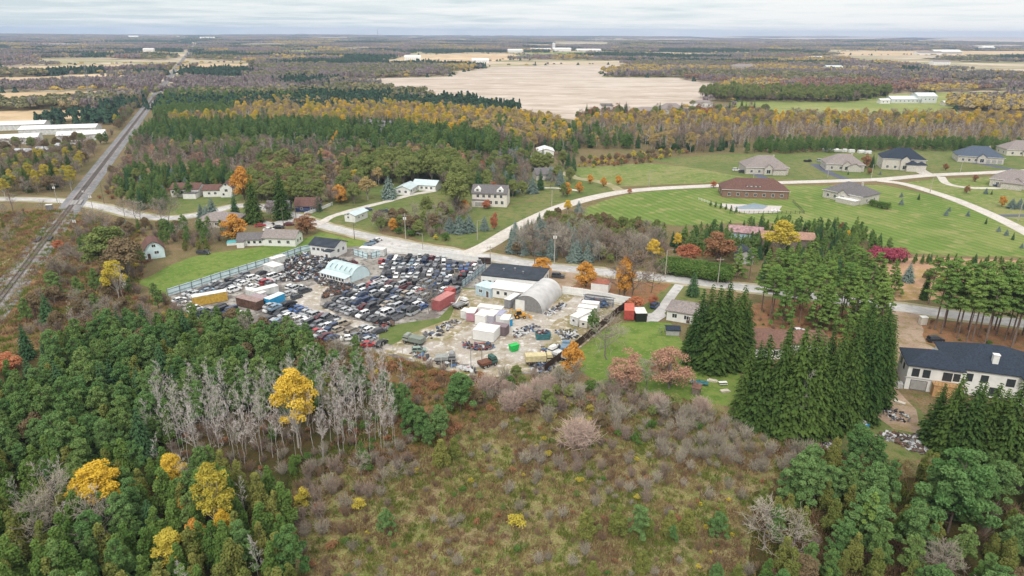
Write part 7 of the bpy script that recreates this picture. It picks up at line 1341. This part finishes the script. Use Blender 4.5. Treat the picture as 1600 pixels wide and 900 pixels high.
# ---------------- build: nearest of each name as objects, the rest as one stand per name
CPOS = Vector((0, 0, CAMH)); byname = {}
for kind, x, y, h, label, wide in SING: byname.setdefault(KINFO[kind][0], []).append((-1, kind, x, y, h, label, wide, None))
for kind, x, y, h, phrase in SC:
    px, py = PXOF(x, y, h*.7)
    if px < -260 or px > 1860 or py > 1100: continue
    off = px < -20 or px > 1620 or py > 930      # outside the frame: only as part of the further stands
    byname.setdefault(KINFO[kind][0], []).append(((Vector((x, y, 0))-CPOS).length/h+(1e4 if off else 0), kind, x, y, h, None, 1.0, phrase))
GNC = []
def stand(name, label, pts, protos, kind='stuff'):
    """one stuff object: points that carry copies of the given meshes"""
    col = bpy.data.collections.new(name+'_sources'); order = []
    for i, me in enumerate(protos):
        o = bpy.data.objects.new(f'source_{len(GNC):02d}_{i:02d}', me); col.objects.link(o); order.append(o)
    GNC.append(col)
    me = bpy.data.meshes.new(name); n = len(pts); A = np.array(pts, float)   # x,y,z,idx,scale,wide,rz
    me.vertices.add(n); me.vertices.foreach_set('co', A[:, :3].astype(np.float32).ravel())
    for nm, k, ty in (('idx', 3, 'INT'), ('rz', 6, 'FLOAT')):
        at = me.attributes.new(nm, ty, 'POINT'); at.data.foreach_set('value', A[:, k].astype(np.int32 if ty == 'INT' else np.float32))
    at = me.attributes.new('scl', 'FLOAT_VECTOR', 'POINT'); at.data.foreach_set('vector', np.stack([A[:, 5], A[:, 5], A[:, 4]], 1).astype(np.float32).ravel())
    o = bpy.data.objects.new(name, me); link(o); tag(o, label, None, None, kind)
    g = bpy.data.node_groups.new(name+'_nodes', 'GeometryNodeTree'); g.interface.new_socket('Geometry', in_out='INPUT', socket_type='NodeSocketGeometry'); g.interface.new_socket('Geometry', in_out='OUTPUT', socket_type='NodeSocketGeometry')
    gi = g.nodes.new('NodeGroupInput'); go = g.nodes.new('NodeGroupOutput'); ci = g.nodes.new('GeometryNodeCollectionInfo'); ci.inputs['Collection'].default_value = col; ci.inputs['Separate Children'].default_value = True; ci.inputs['Reset Children'].default_value = True
    ip = g.nodes.new('GeometryNodeInstanceOnPoints'); ip.inputs['Pick Instance'].default_value = True
    def attr(nm, ty):
        a = g.nodes.new('GeometryNodeInputNamedAttribute'); a.data_type = ty; a.inputs['Name'].default_value = nm; return a.outputs['Attribute']
    g.links.new(gi.outputs[0], ip.inputs['Points']); g.links.new(ci.outputs[0], ip.inputs['Instance']); g.links.new(attr('idx', 'INT'), ip.inputs['Instance Index'])
    cx_ = g.nodes.new('ShaderNodeCombineXYZ'); g.links.new(attr('rz', 'FLOAT'), cx_.inputs[2]); g.links.new(cx_.outputs[0], ip.inputs['Rotation']); g.links.new(attr('scl', 'FLOAT_VECTOR'), ip.inputs['Scale'])
    g.links.new(ip.outputs[0], go.inputs[0]); md = o.modifiers.new('copies', 'NODES'); md.node_group = g; return o
LIM = 285; ntree = 0
SINGSEEN = {}
for _k, _x, _y, _h, _l, _w in SING: SINGSEEN[_l] = SINGSEEN.get(_l, 0)+1
for nm, lst in byname.items():
    lst.sort(key=lambda a: a[0]); near = [q for q in lst if q[0] < 9e3][:LIM]; rest = lst[len(near):]
    for d, kind, x, y, h, label, wide, phrase in near:
        grp = (label if SINGSEEN.get(label, 0) > 1 else None) if label else KINFO[kind][2]+'s '+phrase
        place(kind, x, y, h, label or KINFO[kind][2]+' '+phrase, grp, wide); ntree += 1
    if rest:
        kinds = sorted({a[1] for a in rest}); ps = []; base = {}
        for k in kinds: base[k] = len(ps); ps += [p['both'] for p in PROTO[k]]
        pts = []
        for d, kind, x, y, h, label, wide, phrase in rest:
            v = random.randrange(len(PROTO[kind])); s = h/PROTO[kind][v]['h']; pts.append((x, y, 0, base[kind]+v, s, s*random.uniform(.9, 1.1), random.uniform(0, 6.28)))
        stand(nm.replace('_tree', '').replace('_shrub', '')+'_stand', 'further '+KINFO[kinds[0]][2]+'s of the middle distance woods', pts, ps)
print('trees', ntree, {k: len(v) for k, v in byname.items()})
# ---------------- grass tufts of the meadow (uncountable)
tm = [leafmat('tuft_straw', S((136, 126, 80)), S((164, 144, 106)), .2), leafmat('tuft_green', S((98, 114, 52)), S((128, 132, 68)), .2), leafmat('tuft_rust', S((122, 98, 76)), S((148, 122, 96)), .2)]
tufts = []
for k in range(6):
    n = 26; a = r_.uniform(0, 6.28, n); rr_ = r_.random(n)**.5*.55; P0 = np.stack([np.cos(a)*rr_, np.sin(a)*rr_, np.zeros(n)], 1); P1 = P0+np.stack([r_.normal(size=n)*.16, r_.normal(size=n)*.16, r_.uniform(.2, .6, n)], 1)
    s = unit(r_.normal(size=(n, 3))*np.array([1, 1, .1])); w_ = .05; V = np.stack([P0-s*w_, P0+s*w_, P1+s*w_*.4, P1-s*w_*.4], 1).reshape(-1, 3); tufts.append(npmesh('tuft', [(V, None, r_.random(len(V)), 0)], [tm[k % 3]]))
def tuftfill(px, sp, z=.02, sc_=(.7, 1.5)):
    P = [(G(*p).x, G(*p).y) for p in px]; xs = [p[0] for p in P]; ys = [p[1] for p in P]; out_ = []
    y = min(ys)
    while y < max(ys):
        x = min(xs)
        while x < max(xs):
            X = x+random.uniform(-.5, .5)*sp; Y = y+random.uniform(-.5, .5)*sp; x += sp
            if not inpoly(P, X, Y): continue
            n_ = mnoise.noise(Vector((X*.09, Y*.09, 2)))
            if random.random() < .35-.9*n_*.5: continue
            q = mnoise.noise(Vector((X*.16, Y*.16, 9)))+random.uniform(-.25, .25); c = 1 if q > .12 else (2 if q < -.14 else 0); s = random.uniform(*sc_)
            out_.append((X, Y, z, c+3*random.randrange(2), s, s*random.uniform(.9, 1.4), random.uniform(0, 6.28)))
        y += sp
    return out_
stand('meadow_grass', 'tufts of straw and green grass over the open meadow', tuftfill([(450, 745), (560, 660), (640, 600), (700, 590), (790, 592), (900, 605), (1080, 625), (1250, 695), (1420, 725), (1500, 960), (480, 960)], .85), tufts)
stand('rough_grass', 'brown and green rough grass beside the rails and behind the yard', tuftfill([(-60, 420), (-60, 335), (100, 328), (200, 350), (250, 380), (205, 460), (260, 470), (180, 500), (60, 560), (-60, 560)], 1.3, sc_=(1, 2))+tuftfill([(262, 470), (300, 500), (430, 520), (560, 545), (700, 580), (700, 600), (560, 580), (400, 545), (240, 520)], 1.1, sc_=(1, 1.8)), tufts)
# ---------------- far woods: patches of small trees
def patch(kind_mix, size, ntr, hmean, cr, nq, seed):
    r = np.random.default_rng(seed); parts = [[] for _ in kind_mix]; tin = [[] for _ in kind_mix]; ws = np.array([k[1] for k in kind_mix]); ws = ws/ws.sum()
    for i in range(ntr):
        k = r.choice(len(kind_mix), p=ws); sh = kind_mix[k][2]; x, y = r.uniform(-size/2, size/2, 2); h = hmean*r.uniform(.75, 1.2); c = cr*r.uniform(.7, 1.25); n = nq
        d = unit(r.normal(size=(n, 3))); d[:, 2] = np.abs(d[:, 2])*.9-.15*(r.random(n) < .3)
        if sh == 'cone': t = r.random(n)**1.4; a = r.uniform(0, 6.28, n); C = np.stack([np.cos(a)*c*.7*(1-t), np.sin(a)*c*.7*(1-t), h*(.1+.9*t)], 1); Nn = np.stack([np.cos(a), np.sin(a), np.full(n, .5)], 1)+r.normal(size=(n, 3))*.3
        elif sh == 'bare': C = d*np.array([c*.8, c*.8, h*.42])*r.uniform(.3, 1, (n, 1))+np.array([0, 0, h*.55]); Nn = r.normal(size=(n, 3))
        else: C = d*np.array([c, c, h*.42])*r.uniform(.7, 1, (n, 1))+np.array([0, 0, h*.55]); Nn = d+r.normal(size=(n, 3))*.45
        C = C+np.array([x, y, 0]); sz = (c*.34 if sh != 'bare' else c*.16)*r.uniform(.6, 1.2, n); al = None
        if sh == 'bare': al = np.stack([r.normal(size=n)*.3, r.normal(size=n)*.3, np.ones(n)], 1)
        V = quads(C, Nn, sz, .8 if sh != 'bare' else 3.2, al, r); parts[k].append(V); tin[k].append(np.repeat(np.clip(r.random()*.7+r.random(n)*.3, 0, 1), 4))
    pp = [(np.concatenate(p), None, np.concatenate(t), i) for i, (p, t) in enumerate(zip(parts, tin)) if p]
    return npmesh('patch', pp, [k[0] for k in kind_mix])
FB = leafmat('far_bare_wood', S((132, 120, 124)), S((158, 146, 146)), 0, .8); FB2 = leafmat('far_grey_wood', S((122, 118, 116)), S((150, 144, 136)), 0, .8); FRU = leafmat('far_rust_wood', S((138, 110, 98)), S((162, 130, 108)), .1, .8)
FOL = leafmat('far_olive_wood', S((112, 116, 86)), S((138, 136, 100)), .1, .8); FYE = leafmat('far_yellow_wood', S((172, 152, 88)), S((196, 172, 98)), .1, .8); FGR = leafmat('far_pine_wood', S((58, 84, 72)), S((78, 102, 80)), .1, .8); FBU = leafmat('far_buff_wood', S((154, 140, 110)), S((174, 158, 122)), .1, .8)
MIXES = [[(FB, 8, 'bare'), (FB2, 2, 'bare'), (FOL, .5, 'round')], [(FGR, 6, 'cone'), (FGR, 3, 'round')], [(FOL, 6, 'round'), (FB2, 2, 'bare'), (FBU, 1, 'round')], [(FYE, 5, 'round'), (FBU, 3, 'round'), (FB2, 2, 'bare')], [(FRU, 3, 'round'), (FB, 5, 'bare'), (FBU, .5, 'round')], [(FB2, 8, 'bare'), (FBU, 1, 'round'), (FGR, .4, 'cone')]]
near_p = [patch(m, 34, 26, 11.5, 3.6, 90, 100+i*3+j) for i, m in enumerate(MIXES) for j in range(2)]
mid_p = [patch(m, 70, 60, 12.5, 5, 36, 200+i*3+j) for i, m in enumerate(MIXES) for j in range(2)]
far_p = [patch(m, 170, 150, 14, 8, 16, 300+i*3+j) for i, m in enumerate(MIXES) for j in range(2)]
def wood_at(x, y):
    """wooded or open, and which mix, from wide noises in metres (stretched sideways like the concession lots)"""
    a = mnoise.noise(Vector((x/900, y/420, 5)))+.5*mnoise.noise(Vector((x/330, y/180, 1))); b = mnoise.noise(Vector((x/700, y/300, 11))); c = mnoise.noise(Vector((x/380, y/240, 17)))
    if a < -.12: return None
    e_ = mnoise.noise(Vector((x/150, y/110, 23)))*.5+random.uniform(-.05, .05)
    if b+e_*.5 > .20: return 1
    if c+e_ > .22: return 2
    if c+e_ < -.26: return 3
    if b+e_*.6 < -.24: return 4
    return 0 if e_+a*.5 > -.02 else 5
FP = [[tuple(q) for q in f] for f in FIELDS]; FBB = [(min(q[0] for q in f), max(q[0] for q in f), min(q[1] for q in f), max(q[1] for q in f)) for f in FP]
RA = Vector((A_.x, A_.y)); RDv = Vector((rd.x, rd.y)); RNv = Vector((rn.x, rn.y))
def open_at(x, y, pad=0):
    for f, b in zip(FP, FBB):
        if b[0]-pad < x < b[1]+pad and b[2]-pad < y < b[3]+pad and (inpoly(f, x, y) or (pad and (inpoly(f, x+pad, y) or inpoly(f, x-pad, y) or inpoly(f, x, y-pad) or inpoly(f, x, y+pad)))): return True
    v = Vector((x, y))-RA
    if 0 < v.dot(RDv) < 5200 and abs(v.dot(RNv)) < 9+pad*1.0: return True
    for a, b, r in CLEAR:
        if abs(a-x) < r+pad and abs(b-y) < r+pad: return True
    return False
def ringfill(r0_, r1_, cell, hw=.88):
    out_ = []; y = r0_*.6
    while y < r1_:
        x = -r1_*hw
        while x < r1_*hw:
            X = x+random.uniform(-.3, .3)*cell; Y = y+random.uniform(-.3, .3)*cell; x += cell; rr_ = math.hypot(X, Y)
            if not (r0_ <= rr_ < r1_) or abs(X) > Y*.86+60: continue
            px, py = PXOF(X, Y); 
            if py > 176+(16 if px < 250 else 0): continue
            k = wood_at(X, Y)
            if py > 128 and k is None: k = 0
            if 395 < px < 700 and 105 < py < 128: k = 0 if random.random() < .5 else 2
            if k is None or open_at(X, Y, cell*.42): continue
            s = random.uniform(.85, 1.15); out_.append((X, Y, terr(X, Y), k*2+random.randrange(2), s*random.uniform(.8, 1.1), s, random.choice((0, 1.57, 3.14, 4.71))+random.uniform(-.3, .3)))
        y += cell
    return out_
p1 = ringfill(620, 1900, 26); stand('wood', 'mixed bare and yellowing woods around the big stubble field', p1, near_p)
p2 = ringfill(1900, 4600, 58); stand('distant_wood', 'purple brown woods and dark conifer bands beyond the stubble field', p2, mid_p)
p3 = ringfill(4600, 13200, 150); stand('horizon_wood', 'blue brown wooded bands along the horizon', p3, far_p)
print('patches', len(p1), len(p2), len(p3))
# hedgerow trees and bushes at the field edges
hp = []
for f in FP[:14]:
    for i in range(len(f)):
        a = Vector(f[i]); b = Vector(f[(i+1) % len(f)]); d = (b-a).length; n = int(d/14)
        for j in range(n):
            if random.random() < .45: continue
            q = a.lerp(b, j/n); px, py = PXOF(q.x, q.y)
            if py < 176 and -60 < px < 1660: hp.append((q.x+random.uniform(-6, 6), q.y+random.uniform(-6, 6), 0, random.choice((0, 0, 1, 2, 3)), random.uniform(.35, .8), random.uniform(.7, 1.2), random.uniform(0, 6.28)))
one = [patch([(m[0][0], 1, m[0][2])], .1, 1, 11, 4, 120, 500+i) for i, m in enumerate(MIXES)]
stand('hedgerow', 'scattered hedgerow trees along the edges of the far fields', hp, one)
# ------------------------------------------------------------------ haze
HAZE_D = 8.0e-5
if HAZE_D:
    mb = MB(); mb.box(-14500, -2500, -32, 14500, 14500, 118); hz = mb.build('haze', []); m = bpy.data.materials.new('haze_air'); m.use_nodes = True; t = m.node_tree; t.nodes.clear()
    o_ = t.nodes.new('ShaderNodeOutputMaterial'); pv = t.nodes.new('ShaderNodeVolumePrincipled'); pv.inputs['Density'].default_value = HAZE_D; pv.inputs['Color'].default_value = (.60, .74, 1.0, 1); t.links.new(pv.outputs[0], o_.inputs['Volume'])
    hz.data.materials.append(m); tag(hz, 'thin pale blue air over the whole landscape', kind='stuff')
